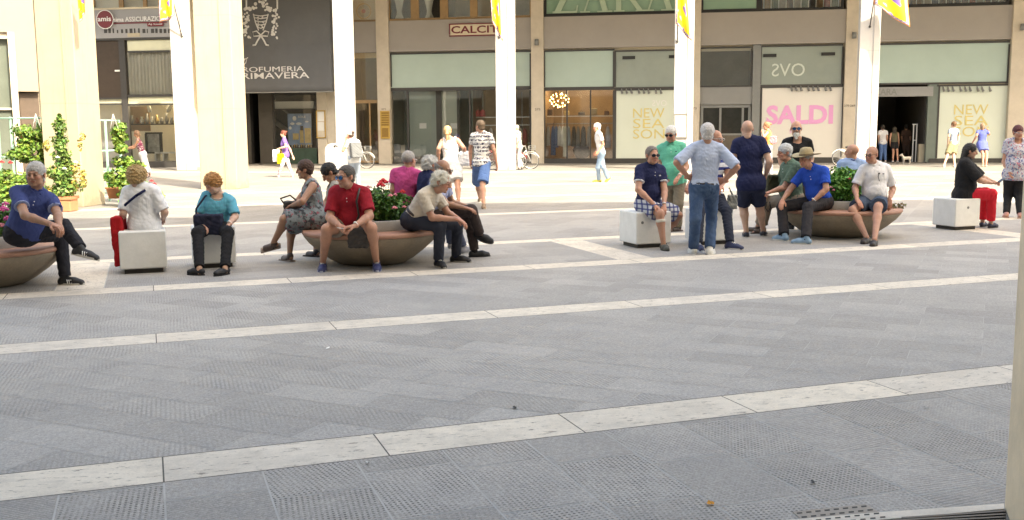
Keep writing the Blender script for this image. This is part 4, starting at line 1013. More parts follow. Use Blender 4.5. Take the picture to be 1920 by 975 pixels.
def leaves(name, blobs, n, size, mat, parent, seed=0, cut=None):
    """blobs: (centre, radii, weight) clumps of small folded leaves"""
    rg = np.random.default_rng(seed); W = np.array([b[2] for b in blobs]); W = W / W.sum(); pick = rg.choice(len(blobs), n, p=W)
    C = np.array([b[0] for b in blobs])[pick]; R = np.array([b[1] for b in blobs])[pick]
    d = rg.normal(size=(n, 3)); d /= np.linalg.norm(d, axis=1)[:, None]; rad = rg.uniform(.35, 1.0, n) ** .45
    lump = 1 + .16 * np.sin(d[:, 0] * 9 + pick) * np.sin(d[:, 1] * 8 + pick * 2) + .12 * np.sin(d[:, 2] * 11 + pick)
    P = C + d * R * (rad * lump)[:, None]
    if cut is not None: P = P[P[:, 2] > cut]; 
    k = len(P); nr = d[:k] + rg.normal(size=(k, 3)) * .55 + np.array([0, 0, .5]); nr /= np.linalg.norm(nr, axis=1)[:, None]
    a = np.cross(nr, rg.normal(size=(k, 3))); a /= np.linalg.norm(a, axis=1)[:, None]; b_ = np.cross(nr, a)
    s = (size * rg.uniform(.6, 1.3, k))[:, None]
    V = np.stack([P - a * s, P - b_ * s * .62 - nr * s * .16, P + a * s, P + b_ * s * .62 - nr * s * .16], 1).reshape(-1, 3)
    F = np.arange(4 * k).reshape(-1, 4); F = np.concatenate([F[:, [0, 1, 2]], F[:, [0, 2, 3]]])
    t = np.repeat(np.clip(rg.normal(1.0, .28, k), .45, 1.8), 4)[:, None] * np.array([1, 1, 1.0]); t[:, 0] *= np.repeat(rg.uniform(.7, 1.35, k), 4)
    return np_mesh(name, V, F, mat, parent, smooth=False, col=t)
m_stem = surf('green_stem', (.06, .12, .03), .7, .2, 20, 0, 0)
m_redf = surf('red_petal', (.60, .02, .03), .6, .2, 30, 0, 0); m_pinkf = surf('pink_petal', (.80, .28, .32), .6, .15, 30, 0, 0); m_magf = surf('magenta_petal', (.70, .10, .32), .6, .15, 30, 0, 0); m_whitef = surf('white_petal', (.8, .78, .75), .6, .1, 30, 0, 0)
def flower(p, r_, mat, parent, seed=0):
    rn = random.Random(seed); mb = MB()
    for i in range(11):
        a = i * 2.4; q = math.sqrt(i / 11); c = (p[0] + r_ * q * math.cos(a), p[1] + r_ * q * math.sin(a) * .8, p[2] + r_ * .75 * (1 - q * q) + rn.uniform(-.1, .1) * r_)
        mb.ball(c, (r_ * .36, r_ * .36, r_ * .30), 4)
    mb.tube([(p[0], p[1], p[2] - .09), (p[0], p[1], p[2])], .003, 4, 1)
    return mb.build('flower', [mat, m_stem], parent, True)
def planter(c, R, label, seed, plants, pmat, flowers, soil_h=.56):
    r = empty('planter', (c[0], c[1], 0), 0, label, 'planter', 'round bowl planters with a seat rim')
    mb = MB(); mb.lathe([(0, 0), (.38, 0), (.44, .012), (.55, .07), (.68, .165), (.80, .27), (.868, .355), (.868, .372), (.5, .372)], (0, 0, 0), 64); mb.v = [(p[0] * R / .87, p[1] * R / .87, p[2]) for p in mb.v]; mb.build('bowl', m_bowl, r)
    k = R / .87
    mb = MB(); mb.lathe([(.50 * k, .372), (.872 * k, .372), (.885 * k, .385), (.885 * k, .412), (.872 * k, .425), (.50 * k, .430)], (0, 0, 0), 64); mb.build('seat_rim', m_rim, r)
    mb = MB(); mb.lathe([(.525 * k, .428), (.525 * k, .548), (.515 * k, .556), (.485 * k, .556), (.480 * k, .50)], (0, 0, 0), 48); mb.build('planter_ring', m_ring, r)
    mb = MB(); mb.lathe([(.482 * k, .50), (.3, .53), (0, .54)], (0, 0, 0), 32); mb.build('soil', m_soil, r)
    # the plants are things of their own kind, but grow in the bowl
    for i, (dx, dy, rx, ry, rz_, n, lab) in enumerate(plants):
        pl = empty('flowering_plant', (c[0] + dx, c[1] + dy, .53), 0, lab, 'plant', 'plants in the bowl planters')
        rg = np.random.default_rng(seed + i); bl = []
        for q in range(9):
            a = q * 2.4; t = math.sqrt((q + .3) / 9); bl.append(((c[0] + dx + rx * .72 * t * math.cos(a), c[1] + dy + ry * .72 * t * math.sin(a), .56 + rz_ * (.50 - .22 * t) + rg.uniform(-.03, .04)), (rx * .42, ry * .42, rz_ * rg.uniform(.38, .52)), 1))
        leaves('foliage', bl, n, .030, pmat, pl, seed + i * 7, cut=.5)
        mb = MB()
        for q in range(8):
            a = q * .8; mb.tube([(c[0] + dx + .1 * math.cos(a), c[1] + dy + .1 * math.sin(a), .52), (c[0] + dx + rx * .5 * math.cos(a), c[1] + dy + ry * .5 * math.sin(a), .56 + rz_ * .6)], .007, 4)
        mb.build('stems', m_soil, pl, True)
        for j, (fx, fy, Yd, rr, fm) in enumerate(flowers if i == 0 else []):
            flower(at(fx, fy, c[1] + Yd), rr, fm, pl, j)
    return r
PL1 = (gp(-70, 545) + np.array([-.0, .42, 0])); PL2 = (gp(689, 500) + np.array([0, .42, 0])); PL3 = (gp(1590, 447) + np.array([0, .44, 0]))
planter(PL1, .87, 'round stone bowl planter with brown seat rim at the left edge', 11, [(0, 0, .52, .50, .42, 2600, 'leafy plant with bright pink flowers at the left edge')], m_leaf, [(6, 395, -.42, .05, m_magf), (14, 412, -.46, .04, m_magf), (-20, 400, -.3, .05, m_magf), (3, 425, -.5, .04, m_pinkf), (10, 384, -.3, .035, m_magf)])
planter(PL2, .84, 'round stone bowl planter with brown seat rim under the man in the red polo', 23, [(0.04, 0, .47, .46, .40, 4200, 'leafy plant with red and pink flowers behind the man in the red polo')], m_leaf,
        [(719, 343, -.15, .055, m_redf), (714, 349, -.2, .05, m_redf), (755, 361, -.1, .035, m_redf), (740, 391, -.49, .032, m_pinkf), (758, 389, -.44, .025, m_pinkf), (732, 368, -.35, .028, m_pinkf), (741, 366, -.3, .024, m_pinkf), (728, 346, .1, .03, m_whitef), (709, 341, .1, .02, m_whitef), (690, 352, -.1, .03, m_pinkf)])
planter(PL3, .89, 'round stone bowl planter with brown seat rim under the man in the white polo', 37, [(-.06, 0, .40, .40, .52, 5200, 'dense bright green plant between the straw hat man and the white polo man')], leafmat('bright_leaf', (.10, .26, .035), None),
        [(1593, 336, -.38, .02, m_redf), (1558, 352, -.4, .025, m_pinkf), (1563, 357, -.42, .02, m_pinkf)])
# dry trailing plant on the right of the third bowl
pl = empty('trailing_plant', (PL3[0] + .72, PL3[1] - .1, .43), 0, 'small dry trailing plant on the right rim beside the man in the white polo', 'plant')
leaves('foliage', [((PL3[0] + .62 + .09 * i, PL3[1] - .25 + .03 * i, .475 - .008 * i), (.07, .07, .045), 1) for i in range(4)], 160, .022, leafmat('dry_leaf', (.20, .18, .08), None), pl, 5, cut=.42)

def off(px, py, dy): p = gp(px, py); return p
CB = {}
def cb(key, pxl, pxr, pyb, rz, label, **k):
    """cube by the pixels of its front bottom edge"""
    a, b_ = gp(pxl, pyb), gp(pxr, pyb); mid = (a + b_) / 2; d = np.array([mid[0], mid[1]]); d = d / np.linalg.norm(d)
    w_ = k.get('w_', .52); c = mid + np.array([d[0] * w_ * .56, d[1] * w_ * .56, 0])
    rz = AA + rz; r = cube_bench(960, 600, rz, label, **k); r.location = c; CB[key] = c; return r
cb(1, 232, 310, 514, 0, 'pale concrete cube seat under the woman in the white tee with the red bag', w_=.52)
cb(2, 364, 440, 504, .0, 'pale concrete cube seat under the woman in the turquoise top', w_=.50)
cb(3, 1176, 1242, 466, 0, 'pale concrete cube seat under the man in plaid shorts', w_=.54, hole=((-.18, -.272, .36), 'X'))
cb(4, 1297, 1360, 460, 0, 'pale concrete cube seat hidden behind the man in jeans', w_=.50)
cb(5, 1766, 1816, 432, .0, 'pale concrete cube seat under the woman in red trousers', w_=.50, hole=((.0, -.252, .36), 'X'))

# plant stands: mint green tube racks
m_rack = surf('mint_green_tube', (.30, .52, .42), .4, .08, 20, 0, 0)
def rack(pts, hts, zs, label, dep=.5):
    a, b_ = np.array(pts[0]), np.array(pts[1]); r = empty('plant_stand', (a + b_) / 2 * [1, 1, 0], 0, label, 'plant stand', 'green tube plant stands')
    u = (b_ - a) / np.linalg.norm(b_ - a); nrm = np.array([-u[1], u[0], 0]) * dep
    for q in (a, b_, a + nrm, b_ + nrm):
        mb = MB(); mb.box((q[0] - .022, q[1] - .022, 0), (q[0] + .022, q[1] + .022, hts)); mb.build('upright', m_rack, r, True)
    for z in zs:
        for (p, q) in ((a, b_), (a + nrm, b_ + nrm), (a, a + nrm), (b_, b_ + nrm)):
            mb = MB(); mb.tube([(p[0], p[1], z), (q[0], q[1], z)], .016, 6); mb.build('crossbar', m_rack, r, True)
    return r
ra, rb_ = gp(8, 392), gp(48, 392)
rack((gp(7, 385), gp(80, 385)), 1.72 + .30, (.25, 1.1, 1.98), 'mint green tube plant stand with hanging baskets at the far left')
rack((gp(206, 377), gp(231, 372)), 1.95, (.2, .7, 1.2, 1.93), 'mint green tube plant stand right of the first yellow pillar', dep=.5)
def hanging(px, py0, py1, Y, rx, n, mat, label, seed, fl=()):
    """cascade of leaves from a hanging pot"""
    t_, b_ = at(px, py0, Y), at(px, py1, Y); h = t_[2] - b_[2]; c = (t_ + b_) / 2
    r = empty('hanging_plant', (t_[0], Y, b_[2]), 0, label, 'plant', 'plants on the flower stands')
    rg = np.random.default_rng(seed); bl = []
    for i in range(8):
        q = i / 7; bl.append(((t_[0] + rg.uniform(-.3, .3) * rx, Y + .3 + rg.uniform(-.1, .1), t_[2] - h * (.08 + .84 * q)), (rx * rg.uniform(.55, .9), .16, h * .14), 1))
    leaves('foliage', bl, n, .045, mat, r, seed)
    mb = MB(); mb.lathe([(.05, 0), (.08, .10), (.085, .11), (.06, .10), (0, .09)], (t_[0], Y + .3, t_[2] - .30), 14); mb.build('pot', m_terra, r, True)
    mb = MB()
    for a in (0, 2.1, 4.2): mb.tube([(t_[0] + .1 * math.cos(a), Y + .1 * math.sin(a), t_[2] - .12), (t_[0], Y, t_[2] + .22)], .005, 4)
    mb.build('hanger', m_white, r, True)
    for j, (fx, fy, fm) in enumerate(fl): flower(at(fx, fy, Y - .2), .05, fm, r, j)
hanging(30, 236, 305, 22.4, .34, 1500, m_leafl, 'hanging basket of pale trailing leaves on the left stand, left of the striped hanger', 61)
hanging(68, 232, 310, 22.6, .20, 1200, m_leafl, 'narrow hanging basket of trailing leaves next to the yellow pillar', 62)
hanging(213, 232, 286, 23.2, .22, 1100, m_leafl, 'hanging basket of round leaves on the stand right of the first pillar', 63)
def bush(px, py, Y, rx, rz_, n, mat, label, seed, pot=True, fl=(), fr=.05, name='potted_plant'):
    g_ = gp(px, py); g_ = np.array([at(px, py, Y)[0], Y, max(0, at(px, py, Y)[2])])
    r = empty(name, g_, 0, label, 'plant', 'plants on the flower stands'); rg = np.random.default_rng(seed); bl = []
    base = g_[2] + (.22 if pot else 0)
    for i in range(7):
        a = i * 2.4; t = math.sqrt(i / 7); bl.append(((g_[0] + rx * .7 * t * math.cos(a), Y + rx * .5 * t * math.sin(a), base + rz_ * (.5 + .28 * math.sin(i * 1.9))), (rx * .45, rx * .4, rz_ * .28), 1))
    leaves('foliage', bl, n, .045, mat, r, seed)
    mb = MB()
    for q in range(5): mb.tube([(g_[0], Y, base - .05), (g_[0] + .4 * rx * math.cos(q * 1.3), Y + .3 * rx * math.sin(q * 1.3), base + rz_ * .6)], .012, 4)
    mb.build('stems', m_soil, r, True)
    if pot: mb = MB(); mb.lathe([(0, 0), (.11, 0), (.16, .22), (.18, .22), (.18, .26), (.15, .26), (.14, .2), (0, .2)], tuple(g_), 16); mb.build('pot', m_terra, r, True)
    for j, (fx, fy, fm) in enumerate(fl): flower(at(fx, fy, Y - rx * .45), fr, fm, r, j)
    return r
bush(18, 384, 21.6, .62, .75, 2600, m_leafl, 'large pale leafed bush with red and orange flowers on the floor at the far left', 71, pot=False, fl=((3, 305, m_redf), (20, 306, m_redf)))
bush(62, 380, 22.0, .40, .62, 1400, m_leafl, 'leafy potted plant behind the seated grey haired man, left of the climbing plant', 72, pot=False)
bush(245, 385, 22.4, .50, .80, 2200, m_leafl, 'bright leafy bush behind the curly haired woman, right of the green stand', 73, pot=False)
bush(285, 383, 21.8, .32, .35, 900, m_leafl, 'low bush with orange red flowers right of the curly haired woman', 74, pot=False, fl=((284, 340, m_redf), (278, 348, m_redf), (290, 346, m_redf)), fr=.04)
bush(214, 372, 22.9, .22, .35, 700, m_leaf, 'red flowering plant in a pot on the lowest shelf of the right stand', 75, fl=((210, 335, m_redf), (216, 352, m_redf)))
bush(245, 330, 23.6, .42, .45, 1300, m_leafl, 'bright leafy plant in front of the decoration shop customer', 76, pot=False)
# climber in a terracotta pot
Yc = 21.3; g_ = at(122, 391, Yc); g_[2] = 0
r = empty('climbing_plant', g_, 0, 'tall climbing plant in a square terracotta pot against the yellow pillar', 'plant')
mb = MB(); mb.box((g_[0] - .20, Yc - .2, 0), (g_[0] + .20, Yc + .2, .30), bev=.02).box((g_[0] - .22, Yc - .22, .26), (g_[0] + .22, Yc + .22, .32)); mb.build('pot', m_terra, r, True)
bl = []; rg = np.random.default_rng(81)
for i in range(15):
    q = i / 14; w_ = (.20 + .10 * math.sin(i * 2.1) + .06 * (1 - q)) * (1 - q * .55); bl.append(((g_[0] + rg.uniform(-.12, .12) * (1.2 - q), Yc + rg.uniform(-.08, .08), .42 + 1.50 * q), (w_, .2 * (1.1 - q), .13), .4 + (1 - q)))
leaves('foliage', bl, 2600, .042, m_leafd, r, 82)
leaves('yellow_foliage', [((g_[0] + rg.uniform(-.4, .46), Yc, rg.uniform(.4, 1.7)), (.07, .07, .12), 1) for _ in range(22)], 700, .034, leafmat('yellow_leaf', (.38, .30, .07), None), r, 83)
mb = MB()
for k in range(4): mb.tube([(g_[0] - .15 + .1 * k, Yc, .3), (g_[0] - .1 + .07 * k, Yc, 1.2), (g_[0], Yc, 1.9)], .009, 5)
mb.build('canes', m_soil, r, True)
for j, (fx, fy) in enumerate(((108, 296), (121, 317), (142, 305))): flower(at(fx, fy, Yc - .25), .04, m_whitef, r, j)

# bicycles
m_tyre = surf('tyre', (.03, .03, .03), .8, .1, 10, 0, 0); m_chr = surf('chrome', (.55, .55, .55), .3, .05, 10, 0, 0, metal=.8); m_bred = surf('red_frame', (.25, .03, .03), .4, .1, 10, 0, 0); m_bwh = surf('white_frame', (.6, .6, .58), .4, .05, 10, 0, 0)
def bicycle(pos, rz, fm, label, basket=True, wr=.34):
    r = empty('bicycle', pos, rz, label, 'bicycle', 'parked bicycles')
    for x in (-.52, .52):
        mb = MB(); mb.tube([(x + wr * math.cos(a * math.pi / 14), 0, wr + wr * math.sin(a * math.pi / 14)) for a in range(28)], .016, 6, closed=True); w_ = mb.build('wheel', m_tyre, r)
        mb = MB(); mb.tube([(x + (wr - .025) * math.cos(a * math.pi / 14), 0, wr + (wr - .025) * math.sin(a * math.pi / 14)) for a in range(28)], .012, 6, closed=True); mb.build('rim', m_chr, w_)
        mb = MB()
        for k in range(18): a = k * math.pi / 9; mb.tube([(x, .02 * (-1) ** k, wr), (x + (wr - .03) * math.cos(a), 0, wr + (wr - .03) * math.sin(a))], .0028, 3, caps=False)
        mb.build('spokes', m_chr, w_)
        mb = MB(); mb.tube([(x + (wr + .03) * math.cos(a * .15 + (.3 if x > 0 else .9)), 0, wr + (wr + .03) * math.sin(a * .15 + (.3 if x > 0 else .9))) for a in range(13)], .02, 6); mb.build('mudguard', fm, r)
    mb = MB(); bbk = (-.06, 0, .28); seat = (-.18, 0, .72); hd = (.34, 0, .78); hd2 = (.37, 0, .66)
    for p, q, t in ((bbk, seat, .016), (bbk, hd2, .018), (seat, hd, .014) if not basket else (bbk, hd, .014), (bbk, (-.52, 0, wr), .01), (seat, (-.52, 0, wr), .009), (hd, hd2, .02), (hd2, (.52, 0, wr), .012), (hd, (.31, 0, .92), .012)): mb.tube([p, q], t, 7)
    mb.build('frame', fm, r)
    mb = MB(); mb.tube([(.16, -.27, .95), (.30, -.2, .96), (.33, 0, .93), (.30, .2, .96), (.16, .27, .95)], .012, 6); mb.build('handlebar', m_chr, r)
    mb = MB(); mb.ball((-.22, 0, .80), (.13, .08, .04), 7); mb.tube([(-.20, 0, .78), (-.18, 0, .70)], .013, 6); mb.build('saddle', m_tyre, r)
    mb = MB(); mb.tube([(-.06 + .1 * math.cos(a * .5236), .03, .28 + .1 * math.sin(a * .5236)) for a in range(12)], .006, 4, closed=True); mb.tube([(-.06, .06, .28), (.04, .08, .17), (.04, .16, .17)], .01, 5); mb.tube([(-.06, -.06, .28), (-.16, -.08, .39), (-.16, -.16, .39)], .01, 5); mb.build('pedals', m_chr, r)
    if basket:
        mb = MB()
        for z, k in ((.72, .8), (.80, .88), (.88, .95), (.96, 1)):
            mb.tube([(.58 + .14 * k, -.17 * k, z), (.58 + .14 * k, .17 * k, z), (.58 - .14 * k, .17 * k, z), (.58 - .14 * k, -.17 * k, z)], .006, 4, closed=True)
        for i in range(7):
            y = -.17 + .34 * i / 6
            for x in (-.14, .14): mb.tube([(.58 + x * .8, y * .8, .72), (.58 + x, y, .96)], .004, 3)
            mb.tube([(.58 - .11, y * .8, .72), (.58 + .11, y * .8, .72)], .004, 3)
        mb.build('basket', m_gframe, r)
    return r
def wheel_at(px, py, rz, front=True):
    """bicycle placed so that one wheel touches the ground below a direction"""
    g_ = gp(px, py); s = 1 if front else -1; return (g_[0] - s * .52 * math.cos(rz), g_[1] - s * .52 * math.sin(rz), 0)
rz = _fa * math.pi / 180
bicycle(wheel_at(688, 316, rz + .1), rz + .1, m_bwh, 'pale bicycle behind the woman with the backpack', True)
bicycle(wheel_at(995, 317, rz + .25), rz + .25, m_bwh, 'bicycle with a basket leaning by the stone pilaster, right one of the pair')
bicycle(wheel_at(972, 318, rz + .15), rz + .15, m_bred, 'bicycle partly hidden by the third white column, left one of the pair')
bicycle(wheel_at(915, 312, rz + .15, False), rz + .15, m_bred, 'red bicycle behind the man in the patterned tee', False)
bicycle(wheel_at(1575, 312, rz + .1, False), rz + .1, m_bwh, 'white bicycle wheel showing beside the pink sale window', False)

# street bin with a rounded top
g_ = gp(627, 320); r = empty('street_bin', g_, 0, 'pale grey ribbed street bin with rounded top beside the second white column', 'bin')
mb = MB(); T = Matrix.Translation((g_[0], g_[1], 0)); 
prof = [(-.32, 0.05), (-.32, .85)] + [(-.32 + .32 - .32 * math.cos(a * math.pi / 12), .85 + .28 * math.sin(a * math.pi / 12)) for a in range(1, 12)] + [(.32, .85), (.32, .05)]
T2 = T @ Matrix.Rotation(math.radians(90), 4, 'X'); mb.poly(prof, T2, -.25, .25); mb.build('body', surf('bin_grey', (.42, .42, .42), .5, .08, 6, .1, .002), r, True)
for k in range(5): mb = MB(); mb.box((g_[0] - .26 + .13 * k - .025, g_[1] - .275, .08), (g_[0] - .26 + .13 * k + .025, g_[1] - .249, .86 + .2 * (1 - abs(k - 2) / 3)), bev=.008); mb.build('rib', surf('bin_rib', (.36, .36, .37), .5, .08, 6, 0, 0), r, True)
mb = MB(); mb.ball((g_[0] + .12, g_[1] - .24, 1.0), (.10, .03, .06), 6); mb.build('opening', m_black, r, True)
mb = MB(); mb.box((g_[0] - .3, g_[1] - .22, 0), (g_[0] + .3, g_[1] + .22, .05)); mb.build('foot', m_plinth, r, True)

# small litter and covers on the floor
def litter(name, px, py, L, W_, mat, label, seed):
    g_ = gp(px, py); rn = random.Random(seed); mb = MB(); V = []; K = 8
    for i in range(K + 1):
        t = i / K; x = (t - .5) * L; w_ = W_ * math.sin(math.pi * min(1, t * .9 + .08)) * rn.uniform(.6, 1.2)
        V += [(x, -w_, .006 + .3 * W_ * rn.random()), (x, w_, .008 + .6 * W_ * rn.random())]
    mb.add(V, [(2 * i, 2 * i + 2, 2 * i + 3, 2 * i + 1) for i in range(K)], 0, True)
    o = mb.build(name, mat); o.location = (g_[0], g_[1], .004); o.rotation_euler = (0, 0, rn.uniform(0, 3)); tag(o, label, name.replace('_', ' ')); return o
m_or = surf('orange_leaf', (.75, .30, .01), .7, .2, 40, 0, 0)
litter('leaf', 1332, 948, .045, .016, m_or, 'small dry orange leaf on the near paving', 1)
litter('debris', 965, 767, .06, .012, m_tyre, 'black scrap lying just beyond the nearest pale band', 2)
litter('debris', 1524, 908, .045, .011, m_tyre, 'small black scrap on the near paving at the right', 3)
litter('debris', 1737, 767, .04, .008, m_gframe, 'thin grey scrap on the near paving by the right end of the pale band', 4)
litter('debris', 690, 871, .03, .01, m_white, 'tiny white scrap on the near paving just below the pale band', 5)
litter('debris', 615, 655, .07, .008, m_white, 'thin white scrap on the grooved paving between the two pale bands', 6)
litter('debris', 1500, 492, .05, .008, m_white, 'tiny white cigarette end near the white shoes', 7)
# drain edge at the lower right corner: kerb stone, grate, pierced cover
def gpoly(pts, z0, z1, name, mat, **k):
    mb = MB(); P = [gp(*p) for p in pts]; mb.poly([(p[0], p[1]) for p in P], Matrix.Identity(4), z0, z1); return mb.build(name, mat, **k)
r = empty('drain_grate', gp(1800, 968), 0, 'black slotted drain grate at the foot of the near pillar', 'grate')
for i in range(9):
    y = 966 + i * 5.5
    gpoly(((1690 - i * 26, y + 9), (1886, y - 4 + i * .2), (1886, y - 1.5 + i * .2), (1690 - i * 26, y + 12)), .006, .014, 'bar', m_dframe, parent=r, world=True)
gpoly(((1690, 972), (1883, 958), (1887, 1010), (1400, 1030)), .001, .0055, 'trough', m_black, parent=r, world=True)
o = gpoly(((1640, 964), (1882, 947), (1883, 957), (1680, 975), (1360, 1003), (1330, 990)), .004, .0075, 'kerb_stone', m_trav, parent=None); tag(o, kind='structure')
r = empty('manhole_cover', gp(1570, 965), 0, 'patterned iron cover at the lower right of the near paving', 'manhole cover')
rn = random.Random(4)
mbx = MB(); P = [gp(*p) for p in ((1486, 962), (1622, 948), (1670, 975), (1520, 992))]; mbx.poly([(p[0], p[1]) for p in P], Matrix.Identity(4), .004, .007, 1)
for i in range(8):
    for j in range(4):
        u, v = (i + .5) / 8, (j + .5) / 4; x = (1486 + 136 * u) + (34 + 14 * u) * v; y = (962 - 14 * u) + (30 - 3 * u) * v
        P = [gp(x - 5, y - .8), gp(x + 5, y - 1.6), gp(x + 5.5, y + 1.2), gp(x - 4.5, y + 2)]; mbx.add([(p[0], p[1], .0078) for p in P], [(0, 3, 2, 1)])
mbx.build('plate', [m_plinth, surf('iron_cover', (.30, .26, .22), .6, .2, 20, .2, .003)], r, True)
# ------------------------------------------------------------------ people: signed distance bodies meshed with surface nets
def V3(*a): return np.array(a, dtype=float)
def unit(v): v = np.asarray(v, float); n = np.linalg.norm(v); return v / n if n > 1e-9 else v
class Sdf:
    def __init__(s): s.p = []
    def cap(s, a, b, ra, rb, k=.03, cl=(), op=0): s.p.append((0, np.asarray(a, float), np.asarray(b, float), ra, rb, k, cl, op)); return s
    def ell(s, c, r, k=.03, R=None, cl=(), op=0): s.p.append((1, np.asarray(c, float), np.asarray(r, float), R, None, k, cl, op)); return s
    def box(s, c, h, rr, k=.005, R=None, cl=(), op=0): s.p.append((2, np.asarray(c, float), np.asarray(h, float), R, rr, k, cl, op)); return s
    def bounds(s, q):
        t, a, b, ra, rb, k, cl, op = q
        if t == 0: m = max(ra, rb); return np.minimum(a, b) - m, np.maximum(a, b) + m
        h = (b if t == 1 else b + rb)
        if ra is not None: h = np.abs(ra) @ h
        return a - h, a + h
    def mesh(s, h, warp=None, clips=()):
        B = [s.bounds(q) for q in s.p if q[7] == 0]
        lo = np.min([b[0] for b in B], 0) - 3 * h; hi = np.max([b[1] for b in B], 0) + 3 * h
        n = np.ceil((hi - lo) / h).astype(int) + 1
        f = np.full(n, .5, dtype=np.float32)
        ax = [(lo[i] + h * np.arange(n[i])).astype(np.float32) for i in range(3)]
        for q in s.p:
            t, a, b, ra, rb, k, cl, op = q
            b0, b1 = s.bounds(q); m = k * 1.6 + 2.5 * h
            i0 = np.clip(np.floor((b0 - m - lo) / h).astype(int), 0, n - 1); i1 = np.clip(np.ceil((b1 + m - lo) / h).astype(int) + 1, 1, n)
            X = ax[0][i0[0]:i1[0], None, None]; Y = ax[1][None, i0[1]:i1[1], None]; Z = ax[2][None, None, i0[2]:i1[2]]
            if t == 0:
                d = b - a; L2 = max(float(d @ d), 1e-9)
                tt = np.clip(((X - a[0]) * d[0] + (Y - a[1]) * d[1] + (Z - a[2]) * d[2]) / L2, 0, 1)
                g = np.sqrt((X - a[0] - tt * d[0]) ** 2 + (Y - a[1] - tt * d[1]) ** 2 + (Z - a[2] - tt * d[2]) ** 2) - (ra + (rb - ra) * tt)
            else:
                x, y, z = X - a[0], Y - a[1], Z - a[2]
                if ra is not None:
                    R = ra; x, y, z = (x * R[0, 0] + y * R[1, 0] + z * R[2, 0], x * R[0, 1] + y * R[1, 1] + z * R[2, 1], x * R[0, 2] + y * R[1, 2] + z * R[2, 2])
                if t == 1:
                    k0 = np.sqrt((x / b[0]) ** 2 + (y / b[1]) ** 2 + (z / b[2]) ** 2); k1 = np.sqrt((x / b[0] ** 2) ** 2 + (y / b[1] ** 2) ** 2 + (z / b[2] ** 2) ** 2)
                    g = k0 * (k0 - 1) / np.maximum(k1, 1e-6)
                else:
                    qx, qy, qz = np.abs(x) - b[0], np.abs(y) - b[1], np.abs(z) - b[2]
                    g = np.sqrt(np.maximum(qx, 0) ** 2 + np.maximum(qy, 0) ** 2 + np.maximum(qz, 0) ** 2) + np.minimum(np.maximum(np.maximum(qx, qy), qz), 0) - rb
            for (cp, cn) in cl: g = np.maximum(g, (X - cp[0]) * cn[0] + (Y - cp[1]) * cn[1] + (Z - cp[2]) * cn[2])
            S = (slice(i0[0], i1[0]), slice(i0[1], i1[1]), slice(i0[2], i1[2])); F = f[S]
            if op == 0:
                hh = np.clip(.5 + .5 * (F - g) / k, 0, 1); f[S] = F + (g - F) * hh - k * hh * (1 - hh)
            else:
                hh = np.clip(.5 - .5 * (F + g) / k, 0, 1); f[S] = F + (-g - F) * hh + k * hh * (1 - hh)
        X, Y, Z = ax[0][:, None, None], ax[1][None, :, None], ax[2][None, None, :]
        if warp is not None: f = f + warp(X, Y, Z)
        for (cp, cn) in clips: f = np.maximum(f, (X - cp[0]) * cn[0] + (Y - cp[1]) * cn[1] + (Z - cp[2]) * cn[2])
        return nets(f, lo, h)
OFF = np.array([(i, j, k) for i in (0, 1) for j in (0, 1) for k in (0, 1)])
EDG = [(a, b) for a in range(8) for b in range(a + 1, 8) if np.abs(OFF[a] - OFF[b]).sum() == 1]
def nets(f, lo, h):
    s = f < 0
    c = sum(s[i:s.shape[0] - 1 + i, j:s.shape[1] - 1 + j, k:s.shape[2] - 1 + k].astype(np.int8) for i, j, k in OFF)
    cells = np.argwhere((c > 0) & (c < 8)); 
    if len(cells) == 0: return np.zeros((0, 3)), np.zeros((0, 4), int)
    idm = np.full(c.shape, -1, dtype=np.int32); idm[cells[:, 0], cells[:, 1], cells[:, 2]] = np.arange(len(cells))
    vals = np.stack([f[cells[:, 0] + o[0], cells[:, 1] + o[1], cells[:, 2] + o[2]] for o in OFF], 1)
    P = np.zeros((len(cells), 3)); cnt = np.zeros(len(cells))
    for a, b in EDG:
        fa, fb = vals[:, a], vals[:, b]; m = (fa < 0) != (fb < 0); t = np.where(m, fa / np.where(m, fa - fb, 1), 0)
        P += np.where(m[:, None], OFF[a] + (OFF[b] - OFF[a]) * t[:, None], 0); cnt += m
    V = lo + h * (cells + P / cnt[:, None]); Q = []
    for ax_ in range(3):
        u, v = (ax_ + 1) % 3, (ax_ + 2) % 3
        sl0 = [slice(None)] * 3; sl1 = [slice(None)] * 3; sl0[ax_] = slice(0, -1); sl1[ax_] = slice(1, None)
        a, b = s[tuple(sl0)], s[tuple(sl1)]; e = np.argwhere(a != b)
        e = e[(e[:, u] > 0) & (e[:, v] > 0) & (e[:, u] < f.shape[u] - 1) & (e[:, v] < f.shape[v] - 1)]
        fl = a[e[:, 0], e[:, 1], e[:, 2]]; q = []
        for du, dv in ((0, 0), (-1, 0), (-1, -1), (0, -1)):
            w_ = e.copy(); w_[:, u] += du; w_[:, v] += dv; q.append(idm[w_[:, 0], w_[:, 1], w_[:, 2]])
        q = np.stack(q, 1); q[~fl] = q[~fl][:, ::-1]; Q.append(q)
    Q = np.concatenate(Q); Q = Q[(Q >= 0).all(1)]
    return V, Q
def frameR(x, y, z): return np.stack([unit(x), unit(y), unit(z)], 1)
def eulR(yaw, pitch=0, roll=0):
    """yaw 0 looks at the camera (-Y), +90 looks to +X; pitch > 0 looks down"""
    y, p, r = map(math.radians, (yaw, pitch, roll)); cy, sy = math.cos(y), math.sin(y)
    Rz = np.array([[cy, -sy, 0], [sy, cy, 0], [0, 0, 1]]); cp, sp = math.cos(p), math.sin(p)
    Rx = np.array([[1, 0, 0], [0, cp, -sp], [0, sp, cp]]); cr, sr = math.cos(r), math.sin(r)
    Ry = np.array([[cr, 0, sr], [0, 1, 0], [-sr, 0, cr]]); return Rz @ Rx @ Ry
